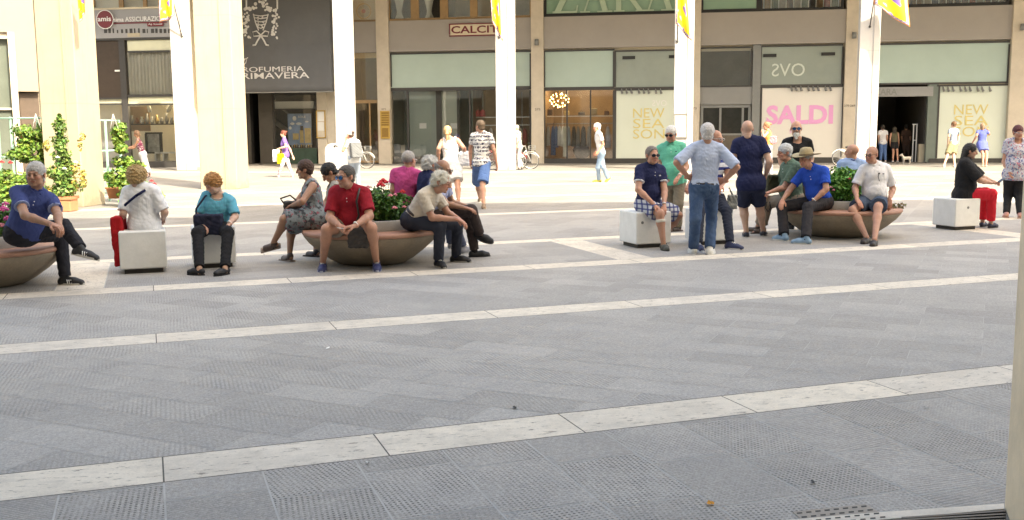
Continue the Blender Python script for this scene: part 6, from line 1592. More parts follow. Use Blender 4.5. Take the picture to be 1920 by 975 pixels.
    # ---------------- lower garment
    if bottom:
        t = bottom; s = Sdf(); L_ = t.get('len', 2.0); inf = t.get('inf', .012); cl = [(P + u * t.get('waist', .10) * k, u)]
        s.ell(P + u * .0, (.163 * gw * k + inf, .118 * gw * k + inf, .125 * k + inf), k=.04, R=Rt if not seat else Rh, cl=cl)
        s.ell(P + u * .06, (.150 * gw * k + inf, .106 * gw * k + inf, .10 * k), k=.04, R=Rt, cl=cl)
        for sd, (A_, Kn, An, d, up) in legs.items():
            n1 = unit(Kn - A_); n2 = unit(An - Kn)
            if L_ <= 1:
                e = A_ + (Kn - A_) * L_; s.cap(A_, e + n1 * .08, .086 * g * k + inf, (.070 + t.get('flare', .012)) * g * k + inf, k=.035, cl=[(e, n1)])
            else:
                e = Kn + (An - Kn) * min(1, L_ - 1); w2 = t.get('hemr', .052); s.cap(A_, Kn, .084 * g * k + inf, .058 * g * k + inf, k=.035); s.cap(Kn, e + n2 * .05, .056 * g * k + inf, w2 * k + inf * .3, k=.03, cl=[(e, n2)])
        Vt, Qt = s.mesh(h * .95, warp=wrinkle(int(abs(P[0] * 53)) + 9, t.get('wr', .0032), 24)); np_mesh(t.get('name', 'trousers'), Vt, Qt, t['mat'], r)
        if t.get('belt'):
            s = Sdf(); c_ = P + u * (t.get('waist', .10) - .02) * k
            s.ell(c_, (.157 * gw * k + inf + .004, .113 * gw * k + inf + .006, .12), R=Rt, cl=[(c_ + u * .017, u), (c_ - u * .017, -u)]); Vt, Qt = s.mesh(.009); np_mesh('belt', Vt, Qt, t['belt'], r)
    # ---------------- shoes
    if shoes[0] != 'barefoot':
        for sd, (A_, Kn, An, d, up) in legs.items():
            Rs = frameR(np.cross(-d, up), -d, up); kk = k * (.95 if fem else 1.07)
            if shoes[0] in ('sandal', 'slipper'):
                s = Sdf(); Ro = frameR(np.cross(d, up), d, up); s.box(An - up * .074 + d * .06, (.036, .125, .006), .006, R=Ro)
                Vq, Qq = s.mesh(.006); so_ = np_mesh('shoe', Vq, Qq, surf('sandal_sole_%s' % str(shoes[2]), shoes[2], .8, .1, 20, 0, 0), r)
                s = Sdf()
                for q, rr in ((.10, .047), (.05, .049)): s.cap(An - up * .058 + d * (q - .014), An - up * .058 + d * (q + .014), rr, rr, k=.004, cl=[(An - up * .066, -up)])
                s.cap(An - up * .058 + d * -.02, An - up * .058 + d * .16, .0375, .030, k=.002, op=1)
                if shoes[0] == 'sandal': s.cap(An - up * .02 - d * .01, An - up * .01 - d * .01, .043, .043, k=.004)
                Vq, Qq = s.mesh(.0055); np_mesh('strap', Vq, Qq, surf('strap_%s' % str(shoes[1]), shoes[1], .5, .1, 20, 0, 0), r); continue
            up_, so_ = canon_shoe('sneaker' if shoes[0] == 'sneaker' else 'loafer')
            o1 = np_mesh('shoe', An + (up_[0] * kk) @ Rs.T, up_[1], surf('shoe_%s' % str(shoes[1]), shoes[1], .55, .15, 15, .1, .002), r)
            Vs = An + (so_[0] * [kk, kk, 1]) @ Rs.T; mb = MB(); mb.add(Vs, so_[1], 0); mb.add(Vs, [q[:3] for q in so_[2]], 0); mb.build('sole', surf('sole_%s' % str(shoes[2]), shoes[2], .7, .05, 15, 0, 0), o1, True)
            if len(shoes) > 3 and shoes[3] == 'laces':
                mb = MB()
                for q in range(4):
                    c_ = An + (V3(0, -.035 - .022 * q, -.085 + .098 - .008 * q) * kk) @ Rs.T; x_ = Rs[:, 0] * .022; mb.tube([tuple(c_ - x_), tuple(c_ + Rs[:, 2] * .006), tuple(c_ + x_)], .0042, 5)
                mb.build('laces', m_white, o1, True)
            if len(shoes) > 3 and shoes[3] == 'bars':
                for q in (-.045, -.065, -.085):
                    mb = MB()
                    for x in (-1, 1):
                        a_, b_ = An + (V3(x * .046, q, -.06) * kk) @ Rs.T, An + (V3(x * .036, q + .012, -.018) * kk) @ Rs.T; mb.tube([tuple(a_), tuple(b_)], .0055, 5)
                    mb.build('stripe', m_white, o1, True)
    if socks:
        for sd, (A_, Kn, An, d, up) in legs.items():
            n2 = unit(Kn - An); s = Sdf(); s.cap(An - up * .02, An + n2 * (.16 + .05), .043, .05, cl=[(An + n2 * .18, n2)]); Vq, Qq = s.mesh(.008); np_mesh('sock', Vq, Qq, socks, r)
    # ---------------- extras
    def hp(*a): return tuple(Hd + Rhd @ (V3(*a) * k))
    for e in extra:
        if e in ('sunglasses', 'blue_sunglasses', 'glasses', 'dark_glasses'):
            mb = MB()
            for x in (-1, 1):
                if e == 'glasses' or e == 'dark_glasses': mb.tube([hp(x * .032 + .022 * math.cos(a * .5236), -.108, .002 + .016 * math.sin(a * .5236)) for a in range(12)], .0022 if e == 'glasses' else .0035, 4, closed=True)
                else: mb.tube([hp(x * .034 + .029 * math.cos(a * .5236), -.106 + .010 * (math.cos(a * .5236) * x > .3), .001 + .021 * math.sin(a * .5236)) for a in range(12)], .0028, 4, closed=True)
                mb.tube([hp(x * .056, -.103, .008), hp(x * .079, -.06, .008), hp(x * .083, .01, .004)], .0028, 5)
            mb.tube([hp(-.012, -.112, .006), hp(.012, -.112, .006)], .0028, 5); fr_ = mb.build('glasses', m_chr if e == 'glasses' else m_dframe, r, True)
            if 'sun' in e:
                for x in (-1, 1):
                    mb = MB(); pts = [hp(x * .034 + .028 * math.cos(a * .5236), -.110 + .010 * (math.cos(a * .5236) * x > .3), .001 + .0205 * math.sin(a * .5236)) for a in range(12)]; pts2 = [hp(x * .034 + .028 * math.cos(a * .5236), -.106 + .010 * (math.cos(a * .5236) * x > .3), .001 + .0205 * math.sin(a * .5236)) for a in range(12)]
                    mb.add(pts + pts2, [tuple(range(12)), tuple(range(23, 11, -1))] + [(i, (i + 1) % 12, 12 + (i + 1) % 12, 12 + i) for i in range(12)]); mb.build('lens', m_blens if 'blue' in e else m_lens, fr_, True)
        elif e == 'straw_hat':
            ms = surf('straw', (.36, .29, .17), .8, .2, 40, .5, .004, fine=120); mb = MB(); pr = [(.0, .175), (.045, .178), (.075, .165), (.092, .12), (.098, .068), (.105, .060), (.160, .050), (.205, .060), (.208, .064), (.160, .056), (.104, .066), (.095, .07)]
            n = 36; V = []
            for (rr, z) in pr:
                for i in range(n): a = 2 * math.pi * i / n; V.append(hp(rr * .93 * math.cos(a), .012 + rr * 1.08 * math.sin(a), z - .012 + (.03 * abs(math.cos(a)) ** 3 if rr > .14 else 0) - (.012 * math.exp(-(math.cos(a) / .35) ** 2) if rr < .06 else 0)))
            F = [(i * n + j, i * n + (j + 1) % n, (i + 1) * n + (j + 1) % n, (i + 1) * n + j) for i in range(len(pr) - 1) for j in range(n)]; mb.add(V, F, 0, True); o = mb.build('straw_hat', ms, r, True)
            mb = MB(); V = [hp(rr * .93 * math.cos(2 * math.pi * i / n), .012 + rr * 1.08 * math.sin(2 * math.pi * i / n), z) for (rr, z) in ((.102, .052), (.099, .080)) for i in range(n)]; mb.add(V, [(j, (j + 1) % n, n + (j + 1) % n, n + j) for j in range(n)], 0, True); mb.build('hat_band', surf('hat_band', (.18, .13, .08), .8, .1, 10, 0, 0), o, True)
        elif e in ('watch', 'watch_r'):
            sd = 1 if e == 'watch' else -1
            if sd in arms:
                S, E, W_, _ = arms[sd]; d_ = unit(W_ - E); c_ = W_ - d_ * .03; mb = MB(); x_ = unit(np.cross(d_, V3(0, 0, 1))); y_ = np.cross(x_, d_)
                mb.tube([tuple(c_ + (x_ * math.cos(a * .5236) + y_ * math.sin(a * .5236)) * .031 * k) for a in range(12)], .006, 6, closed=True); mb.ball(tuple(c_ - y_ * np.sign(y_[2]) * -.034), (.018, .018, .010), 5); mb.build('watch', m_white, r, True)
        elif e == 'bandage':
            A_, Kn, An, d, up = legs[-1]; n2 = unit(An - Kn); c_ = Kn + n2 * .10; s = Sdf(); s.cap(c_ - n2 * .05, c_ + n2 * .05, .058 * g, .058 * g, cl=[(c_ + n2 * .02, n2), (c_ - n2 * .02, -n2)]); Vq, Qq = s.mesh(.007); np_mesh('bandage', Vq, Qq, surf('bandage', (.62, .58, .5), .8, .1, 20, .3, .003), r)
        elif e == 'cigarette':
            S, E, W_, ho = arms[-1]; mb = MB(); d_ = unit(W_ - E); c_ = W_ + d_ * .10; mb.tube([tuple(c_), tuple(c_ - lat * .07 + V3(0, -.03, .01))], .004, 5); mb.build('cigarette', m_white, r, True)
        elif e == 'headscarf':
            s = Sdf(); s.ell((0, .02, .04), (.092, .11, .10)); s.ell((0, -.098, -.045), (.075, .072, .092), k=.012, op=1); s.ell((0, .05, .08), (.03, .2, .05), k=.01, op=1); s.ell((0, .03, -.12), (.2, .2, .09), k=.01, op=1); Vq, Qq = s.mesh(.006); np_mesh('headband', Hd + (Vq * k) @ Rhd.T, Qq, m_white, r)
        elif e == 'necklace':
            mb = MB(); mb.tube([tuple(C + u * .0 + (lat * math.cos(a * .3927) * .07 + f * (.05 + .05 * math.sin(a * .3927)) - u * .03 * max(0, math.sin(a * .3927)))) for a in range(-1, 10)], .005, 5); mb.build('necklace', m_chr, r, True)
        elif e == 'hung_glasses':
            c_ = P + u * TL * .72 + f * (.112 * g + .025) + lat * .0; mb = MB(); mb.tube([tuple(c_ + u * .05), tuple(c_), tuple(c_ - u * .06 + lat * .02)], .005, 5); mb.ball(tuple(c_ + u * .05 + lat * .012), (.016, .006, .012), 5); mb.build('hung_glasses', m_dframe, r, True)
    DBG.append((label[:34], 'torso %.2f' % TL, 'H', [round(float(Hd[2] + .118 * k), 2)], 'arms', [(round(float(np.linalg.norm(a[1] - a[0])), 2), round(float(np.linalg.norm(a[2] - a[1])), 2)) for a in arms.values()], 'legs', [(round(float(np.linalg.norm(a[1] - a[0])), 2), round(float(np.linalg.norm(a[2] - a[1])), 2)) for a in legs.values()], 'pel', P.round(2), 'kneeY', [round(float(a[1][1] - P[1]), 2) for a in legs.values()]))
    return dict(root=r, P=P, C=C, u=u, lat=lat, f=f, Hd=Hd, arms=arms, legs=legs, k=k, TL=TL)
DBG = []
SKIN = {'fair': skinmat('fair', (.50, .30, .22)), 'tan': skinmat('tan', (.40, .225, .15)), 'red': skinmat('red', (.49, .265, .185)), 'pale': skinmat('pale', (.60, .39, .30)), 'brown': skinmat('brown', (.36, .20, .13))}
def bag(name, c, size, mat, label, R=None, strap=None, rr=.02, sm=None, cat='bag', wr_=.006, handle=True):
    """soft bag; strap: list of world points"""
    c = np.asarray(c, float); o = empty(name, tuple(c), 0, label, cat)
    s = Sdf(); h_ = np.array(size) / 2 - rr; s.box(c, h_, rr, R=R); V, Q = s.mesh(max(.006, min(size) / 14), warp=wrinkle(int(abs(c[0] * 77)), wr_, 22)); np_mesh('bag_body', V, Q, mat, o)
    if strap: mb = MB(); mb.tube([tuple(p) for p in strap], .012, 6); mb.build('strap', sm or mat, o, True)
    return o
# ------------------------------------------------------------------ the people
NAVY = (.014, .019, .065); WHT = (.80, .81, .84); BLK = (.014, .014, .016)
m_navy = cloth(NAVY); m_blk = cloth(BLK); m_wht = cloth(WHT); m_dgrey = cloth((.020, .020, .026)); m_jean = cloth((.035, .07, .15), 'denim', (.085, .14, .24)); m_khaki = cloth((.32, .27, .20))
G_N = 'people seated round the planters'
def polo(c, coll=None, **k):
    m = cloth(c) if isinstance(c, tuple) else c
    d = dict(mat=m, collar=(cloth(coll) if coll else m), sleeve=.62, hem=-.02, buttons=m_wht, name='polo_shirt'); d.update(k); return d
def tee(c, **k):
    m = cloth(c) if isinstance(c, tuple) else c
    d = dict(mat=m, sleeve=.55, hem=-.02, name='t_shirt'); d.update(k); return d
def trou(c, **k):
    m = cloth(c) if isinstance(c, tuple) else c
    d = dict(mat=m, len=1.97); d.update(k); return d
GREYH = (.42, .41, .40); WHH = (.72, .70, .66)
# -- left planter
p1 = person('grey haired man in a blue polo, legs crossed, on the leftmost planter rim', H=1.80, g=1.06, belly=.35, pel=(44, 438), Y=10.5, neck=(67, 361), nd=-.04, head=(67, 327), hd=-.06, yaw=24, hyaw=50, hdir=(4, 2, 0), seat=True,
  RA=((47, 404), (97, 421), -.38), LA=((108, 402), (111, 423), -.42), LL=((113, 440), (122, 520), 'g', (144, 531)), RL=((119, 424), (152, 466), -.06, (184, 474)),
  skin='tan', hair=('short', (.50, .48, .46)), top=polo((.045, .065, .20), (.05, .07, .22), cuff=cloth((.25, .3, .5))), bottom=trou(m_dgrey), shoes=('sneaker', BLK, (.5, .48, .44), 'bars'), socks=None)
person('person hidden behind the crossed legged man in blue, only purple sandals showing', H=1.62, g=.88, pel=(36, 424), Y=11.75, neck=(61, 364), nd=.05, head=(68, 338), hd=.0, yaw=150, hyaw=140, hdir=(150, 0, 0), seat=True,
  RA=((60, 385), (62, 405), .2), LA=((40, 385), (45, 405), .2), LL=((48, 430), (46, 488), 'g', (58, 492)), RL=((60, 432), (66, 490), 'g', (82, 493)), skin='tan', hair=('short', (.2, .18, .16)), top=tee((.03, .04, .10)), bottom=trou(m_dgrey, len=1.4), shoes=('sandal', (.10, .05, .14), (.04, .03, .05)))
# -- cube seats
p2 = person('curly blonde woman in a white tee seen from behind on a cube seat', H=1.66, g=1.06, belly=.3, fem=True, pel=(271, 421), Y=CB[1][1] + .02, neck=(263, 352), nd=-.02, head=(258, 332), hd=.0, yaw=178, hdir=(165, 12, 0), seat=True,
  LA=((231, 400), (229, 415), .10, None, dict(curl=1.1, dir=(0, .2, -1))), RA=((309, 398), (306, 409), .20), LL=((250, 424), (250, 487), 'g', (249, 480)), RL=((291, 424), (292, 487), 'g', (293, 480)),
  skin='pale', hair=('curly', (.52, .36, .17)), top=tee(WHT, sleeve=.88, hem=-.08, inf=.022, sinf=.014), bottom=trou((.07, .10, .18)), shoes=('loafer', BLK, BLK))
p3 = person('elderly woman with ginger curls in a turquoise top on a cube seat', H=1.62, g=1.08, belly=.5, fem=True, pel=(404, 426), Y=CB[2][1] - .02, neck=(410, 366), nd=-.06, head=(399, 345), hd=-.05, yaw=-6, hdir=(-42, 26, -8), seat=True,
  RA=((372, 406), (381, 423), -.28, None, dict(dir=(.5, -.5, -.5), curl=.7)), LA=((441, 406), (429, 422), -.28, None, dict(dir=(-.6, -.5, -.5), curl=.7)), RL=((371, 437), (374, 503), 'g', (364, 513)), LL=((427, 436), (422, 502), 'g', (419, 513)),
  skin='pale', hair=('curly_short', (.50, .25, .09)), top=tee(cloth((.10, .42, .56), 'floral', (.12, .36, .52), 3), sleeve=.85, hem=-.06, neckhole=.075, vdepth=.9), bottom=trou(m_blk), shoes=('loafer', BLK, BLK), extra=('necklace', 'watch'))
# -- middle planter
p4 = person('short haired woman in a patterned grey sleeveless dress facing left with crossed legs', H=1.64, g=1.08, belly=.4, fem=True, pel=(592, 409), Y=12.72, neck=(583, 342), nd=0, head=(571, 318), hd=0, yaw=-72, hyaw=-78, hdir=(-85, 6, 0), seat=True,
  LA=((567, 378), (546, 386), -.02), RA=((556, 380), (545, 386), -.05), LL=((533, 411), (512, 456), -.12, (486, 463)), RL=((545, 424), (543, 478), 'g', (518, 484)),
  skin='tan', hair=('crop', (.075, .035, .022)), top=dict(mat=cloth((.22, .26, .28), 'floral', (.07, .08, .09), 1.0, c3=(.30, .09, .12)), name='dress', sleeve=0, vest=True, neckhole=.066, dress=.98, hem=-.12, inf=.012), shoes=('sandal', (.10, .07, .06), (.28, .22, .18)))
person('young man with black hair bowing his head behind the woman in the grey dress', H=1.74, g=.95, pel=(636, 410), Y=13.15, neck=(628, 346), nd=-.05, head=(617, 324), hd=-.02, yaw=-75, hdir=(-75, 42, 0), seat=True,
  LA=((618, 378), (600, 398), -.05), RA=((612, 378), (598, 398), .0), LL=((595, 414), (592, 470), 'g', (573, 478)), RL=((606, 416), (612, 466), 'g', (598, 473)),
  skin='tan', hair=('short', (.02, .017, .015)), top=dict(mat=cloth((.35, .33, .30)), name='vest', sleeve=0, vest=True, neckhole=.066, hem=-.02), bottom=trou((.05, .05, .06), len=1.0), shoes=('sandal', (.04, .03, .03), (.05, .04, .035)))
p6 = person('man in a red polo and blue mirrored sunglasses on the middle planter', H=1.82, g=1.14, belly=.65, pel=(661, 424), Y=PL2[1] - .62, neck=(655, 354), nd=-.16, head=(648, 331), hd=-.08, yaw=-6, hdir=(-40, 6, 0), seat=True,
  RA=((618, 408), (637, 423), -.36, None, dict(dir=(.8, -.4, -.25), curl=.8)), LA=((693, 405), (664, 424), -.36, None, dict(dir=(-.8, -.35, -.1), curl=.8)), RL=((613, 430), (605, 494), 'g', (597, 517)), LL=((696, 427), (706, 493), 'g', (710, 516)),
  skin='red', hair=('receding', (.09, .075, .065)), stub=.25, top=polo((.32, .014, .028), (.34, .016, .03), sleeve=.78), bottom=trou((.30, .27, .23), len=.55, flare=.02), shoes=('sneaker', (.03, .04, .13), (.30, .32, .42), 'laces'), extra=('blue_sunglasses', 'watch', 'cigarette'))
person('man in a magenta polo seen from behind beyond the red flowers', H=1.72, g=1.10, pel=(758, 394), Y=13.42, neck=(764, 321), nd=0, head=(767, 300), hd=.02, yaw=168, hdir=(150, 4, 0), seat=True,
  LA=((737, 356), (742, 380), .15), RA=((789, 358), (786, 380), .15), LL=((748, 396), (750, 442), 'g', (748, 438)), RL=((778, 396), (780, 442), 'g', (782, 438)),
  skin='red', hair=('thin', (.40, .37, .35)), top=polo((.55, .075, .25), (.55, .08, .27)), bottom=trou((.08, .08, .10)), shoes=('loafer', BLK, BLK), extra=('glasses',))
person('white haired man in a navy shirt turned away, seated right of the magenta polo', H=1.72, g=1.08, pel=(800, 396), Y=13.25, neck=(802, 328), nd=0, head=(809, 309), hd=.02, yaw=125, hdir=(120, 10, 0), seat=True,
  LA=((795, 362), (815, 385), .15), RA=((806, 366), (832, 390), -.05), LL=((838, 398), (846, 455), 'g', (862, 457)), RL=((846, 404), (868, 464), 'g', (884, 470)),
  skin='red', hair=('fluffy', (.68, .66, .62)), top=polo(NAVY, NAVY), bottom=trou((.06, .07, .11)), shoes=('sneaker', (.18, .18, .20), (.3, .3, .3), 'laces'), extra=('glasses',))
person('balding man in pale blue with crossed legs behind the man in beige', H=1.76, g=1.0, pel=(814, 404), Y=12.92, neck=(823, 338), nd=-.05, head=(831, 318), hd=0, yaw=75, hyaw=78, hdir=(72, 12, 0), seat=True,
  RA=((836, 382), (872, 390), -.05), LA=((848, 380), (876, 387), .0), RL=((884, 394), (900, 438), .10, (929, 450)), LL=((878, 402), (890, 470), 'g', (921, 478)),
  skin='tan', hair=('fringe', (.22, .20, .19)), scalp=(.8, .74, .7), top=polo((.38, .42, .62), (.4, .44, .62)), bottom=trou((.055, .040, .038)), shoes=('loafer', BLK, BLK), socks=m_blk, extra=('dark_glasses',))
p10 = person('white haired man in a beige shirt leaning forward on the middle planter', H=1.78, g=1.02, belly=.2, pel=(775, 412), Y=12.25, neck=(808, 359), nd=-.10, head=(829, 341), hd=-.05, yaw=68, hyaw=62, hdir=(72, 18, 0), seat=True,
  RA=((810, 408), (856, 411), -.02, None, dict(dir=(.8, -.2, -.35), curl=.5)), LA=((840, 400), (858, 409), -.30, None, dict(dir=(.7, -.1, -.5), curl=.5)), RL=((825, 423), (822, 488), 'g', (838, 503)), LL=((858, 421), (855, 479), 'g', (884, 490)),
  skin='red', hair=('fluffy', (.74, .70, .60)), top=polo((.60, .53, .44), (.60, .53, .44), sleeve=.72, name='shirt'), bottom=trou((.030, .034, .05), belt=m_leather, waist=.13), shoes=('sneaker', BLK, (.30, .29, .27), 'laces'), socks=m_navy)
# -- walkers in the sun
Yw = gp(848, 386)[1]
person('woman with a blonde ponytail in a white strappy dress walking away', H=1.72, g=1.14, fem=True, pel=(847, 308), Y=Yw, neck=(843, 260), nd=0, head=(839, 247), hd=0, yaw=178, hdir=(178, 6, 0),
  LA=((822, 279), (822, 303), .0), RA=((870, 278), (873, 297), .06), LL=((841, 345), (846, 380), 'g', (846, 376)), RL=((858, 345), (860, 382), 'g', (861, 378)),
  skin='red', hair=('ponytail', (.60, .40, .20)), top=dict(mat=cloth((.72, .72, .72)), name='dress', sleeve=0, vest=True, neckhole=.11, dress=.80, hem=-.25, inf=.012), shoes=('loafer', (.2, .1, .08), (.2, .1, .08)))
Yw = gp(905, 389)[1]
person('man in a tee printed with dark letters and blue shorts walking away', H=1.82, g=1.02, pel=(903, 306), Y=Yw, neck=(903, 251), nd=0, head=(900, 237), hd=0, yaw=172, hdir=(-140, 5, 0),
  LA=((882, 278), (882, 302), .1), RA=((926, 281), (931, 306), -.05), LL=((895, 344), (900, 372), 'g', (897, 368)), RL=((905, 345), (907, 385), 'g', (904, 381)),
  skin='red', hair=('short', (.12, .08, .05)), top=tee(cloth((.72, .72, .72), 'letters', (.05, .05, .09), 1.0), sleeve=.6, hem=-.06), bottom=trou(cloth((.10, .19, .42)), len=.92, flare=.03), shoes=('sneaker', (.22, .15, .10), (.5, .46, .4)))
Yw = gp(535, 332)[1]
p13 = person('woman in a purple top and flowered leggings walking left with bags', H=1.66, g=1.06, fem=True, pel=(535, 290), Y=Yw, neck=(533, 261), nd=0, head=(531, 251), hd=0, yaw=-78, hdir=(-85, 10, 0), h=.014,
  LA=((537, 275), (524, 278), -.1), RA=((543, 279), (549, 293), .05), LL=((529, 310), (522, 328), 'g', (517, 330)), RL=((541, 309), (548, 328), 'g', (545, 331)),
  skin='pale', hair=('bun', (.18, .05, .03)), top=tee((.18, .11, .36), hem=-.10), bottom=trou(cloth((.62, .58, .60), 'blotch', (.16, .08, .14), 1.3), inf=.004, hemr=.042), shoes=('loafer', (.6, .5, .5), (.5, .5, .5)))
p14 = person('woman in white with a headband and grey backpack near the street bin', H=1.66, g=1.0, fem=True, pel=(664, 297), Y=27.5, neck=(660, 264), nd=0, head=(656, 253), hd=0, yaw=-150, hdir=(-120, 8, 0), h=.013,
  LA=((643, 283), (649, 262), -.05, None, dict(dir=(0, 0, 1), curl=1.0)), RA=((676, 285), (674, 300), .1), LL=((658, 322), (655, 352), 'g', (652, 353)), RL=((670, 322), (672, 352), 'g', (669, 353)),
  skin='red', hair=('bun', (.10, .06, .045)), top=tee((.72, .72, .72), hem=-.12), bottom=trou(cloth((.35, .42, .52))), shoes=('sneaker', (.6, .6, .6), (.6, .6, .6)), extra=('headscarf',))
Yw = gp(272, 333)[1]
person('woman in a maroon top and pale skirt reaching towards the shop plants', H=1.66, g=1.02, fem=True, pel=(268, 290), Y=Yw, neck=(259, 262), nd=0, head=(256, 251), hd=0, yaw=-75, hdir=(-80, 20, 0), h=.014,
  LA=((252, 277), (238, 279), .0), RA=((250, 275), (236, 278), .1), LL=((272, 310), (276, 329), 'g', (272, 331)), RL=((275, 310), (281, 328), 'g', (277, 330)),
  skin='tan', hair=('bob', (.22, .13, .08)), top=dict(mat=cloth((.16, .03, .07), 'floral', (.55, .5, .5), 1.2), name='top', sleeve=0, vest=True, neckhole=.09, hem=-.10), bottom=dict(mat=cloth((.62, .62, .66)), len=1.75, inf=.03, hemr=.08, name='skirt'), shoes=('loafer', (.4, .3, .3), (.3, .3, .3)))
Yw = gp(1128, 343)[1]
person('white haired man in pale tee and jeans walking left across the sunny paving', H=1.76, g=.98, pel=(1127, 287), Y=Yw, neck=(1122, 249), nd=0, head=(1119, 239), hd=0, yaw=-78, hdir=(-85, 5, 0), h=.013,
  LA=((1131, 271), (1122, 284), -.05), RA=((1124, 272), (1117, 285), .05), LL=((1121, 314), (1123, 337), 'g', (1113, 341)), RL=((1131, 314), (1140, 334), .12, (1133, 341)),
  skin='red', hair=('full', (.70, .68, .65)), top=polo((.62, .62, .65), (.6, .6, .62)), bottom=trou(cloth((.20, .30, .44), 'denim', (.30, .40, .52))), shoes=('sneaker', (.60, .55, .10), (.6, .6, .5)))
person('person in white half hidden behind the third white column by the bicycles', H=1.70, g=1.0, pel=(973, 276), Y=41.8, neck=(970, 248), nd=0, head=(968, 240), hd=0, yaw=-60, hdir=(-70, 0, 0), h=.016,
  LA=((974, 262), (970, 274), .0), RA=((966, 262), (962, 272), .1), LL=((972, 298), (974, 315), 'g', (971, 317)), RL=((975, 297), (979, 314), 'g', (977, 316)),
  skin='fair', hair=('short', (.5, .45, .4)), top=tee((.68, .68, .68), hem=-.1), bottom=trou((.35, .35, .36)), shoes=('loafer', (.1, .1, .1), (.1, .1, .1)))
# -- right group
C3 = CB[3]
p18 = person('man in a navy polo, dark glasses and blue plaid shorts on a cube seat', H=1.74, g=1.10, belly=.6, pel=(1214, 384), Y=C3[1] - .02, neck=(1220, 312), nd=-.04, head=(1223, 291), hd=-.05, yaw=22, hyaw=30, hdir=(22, 2, 0), seat=True,
  RA=((1197, 356), (1228, 385), -.28), LA=((1246, 357), (1245, 386), -.36), RL=((1237, 400), (1244, 457), 'g', (1254, 470)), LL=((1272, 404), (1238, 445), 'g', (1229, 454)),
  skin='red', hair=('receding', (.20, .17, .15)), top=polo(NAVY, NAVY, cuff=m_wht, logo=m_wht), bottom=trou(cloth((.50, .52, .56), 'plaid', (.04, .05, .18), 1.0), len=.86, flare=.03), shoes=('loafer', (.07, .07, .055), (.04, .04, .035)), extra=('sunglasses', 'bandage', 'watch'))
Yw = gp(1265, 435)[1]
p19 = person('grey haired man in a mint green polo standing behind the plaid shorts man', H=1.76, g=1.05, belly=.4, pel=(1264, 336), Y=Yw, neck=(1258, 271), nd=0, head=(1258, 251), hd=-.06, yaw=-12, hdir=(-28, 14, 0),
  RA=((1239, 304), (1246, 328), -.05), LA=((1287, 313), (1273, 331), -.22), LL=((1272, 382), (1272, 424), 'g', (1266, 432)), RL=((1256, 380), (1254, 422), 'g', (1248, 430)),
  skin='red', hair=('short', (.70, .69, .67)), top=polo((.12, .50, .36), (.12, .5, .36), hem=-.08, logo=m_navy), bottom=trou((.22, .19, .145)), shoes=('sandal', (.05, .04, .035), (.05, .04, .04)), extra=('sunglasses', 'watch'))
Yw = gp(1316, 477)[1]
p20 = person('man in a pale blue shirt and jeans, hands on hips, seen from behind', H=1.84, g=1.04, pel=(1320, 353), Y=Yw, neck=(1325, 272), nd=-.02, head=(1326, 250), hd=.0, yaw=180, hdir=(175, 4, 0),
  LA=((1269, 305), (1290, 332), .02, None, dict(curl=.5, dir=(.9, .3, .05))), RA=((1381, 313), (1358, 339), .02, None, dict(curl=.5, dir=(-.9, .3, .05))), LL=((1304, 411), (1300, 464), 'g', (1289, 466)), RL=((1334, 410), (1331, 465), 'g', (1342, 467)),
  skin='red', hair=('short', (.66, .63, .62)), top=polo((.46, .54, .72), (.48, .56, .74), sleeve=.95, name='shirt', hem=.05, sinf=.010, inf=.016), bottom=trou(m_jean, len=1.99, hemr=.060, inf=.008, belt=m_leather, waist=.08), shoes=('sneaker', (.66, .66, .64), (.68, .68, .66)))
C4 = CB[4]
p21 = person('man with glasses in a blue and white striped top seated behind the man in jeans', H=1.74, g=1.0, pel=(1337, 377), Y=C4[1] - .02, neck=(1338, 282), nd=-.02, head=(1343, 260), hd=-.02, yaw=15, hdir=(38, 6, 0), seat=True,
  RA=((1301, 325), (1292, 346), -.15), LA=((1364, 330), (1352, 349), -.28), LL=((1362, 396), (1369, 456), 'g', (1384, 466)), RL=((1312, 396), (1309, 458), 'g', (1309, 467)),
  skin='red', hair=('fringe', (.45, .42, .4)), top=tee(cloth((.62, .64, .70), 'stripe', (.035, .05, .20), 1.0), sleeve=.7), bottom=trou((.022, .026, .042)), shoes=('sneaker', (.02, .028, .08), (.6, .6, .6), 'laces'), extra=('glasses',))
Yw = gp(1416, 447)[1]
p22 = person('bald man in a navy polo and navy shorts standing with his back to the viewer', H=1.82, g=1.14, belly=.1, pel=(1408, 343), Y=Yw, neck=(1404, 261), nd=0, head=(1401, 242), hd=0, yaw=176, hdir=(178, 4, 0),
  LA=((1375, 300), (1382, 321), .18), RA=((1443, 303), (1436, 328), .05), LL=((1394, 388), (1399, 434), 'g', (1396, 433)), RL=((1424, 387), (1431, 432), 'g', (1435, 431)),
  skin='pale', hair=None, scalp=(.86, .80, .78), top=polo(NAVY, NAVY, hem=-.10), bottom=trou(cloth((.022, .028, .06)), len=.88, flare=.008, inf=.006), shoes=('loafer', (.02, .025, .04), (.25, .25, .25)))
Yw = gp(1490, 430)[1]
person('bald man with a white beard, black tee and blue mirrored sunglasses', H=1.78, g=1.04, pel=(1492, 332), Y=Yw, neck=(1495, 262), nd=0, head=(1493, 241), hd=-.03, yaw=-12, hdir=(-12, 2, 0),
  RA=((1463, 296), (1468, 322), -.05), LA=((1521, 298), (1516, 324), -.05), RL=((1482, 378), (1481, 420), 'g', (1476, 427)), LL=((1502, 378), (1504, 420), 'g', (1508, 427)),
  skin='red', hair=[('beard', (.70, .69, .66))], top=tee(BLK, neckhole=.075, vdepth=1.1), bottom=trou(m_dgrey), shoes=('sneaker', BLK, BLK), extra=('blue_sunglasses',))
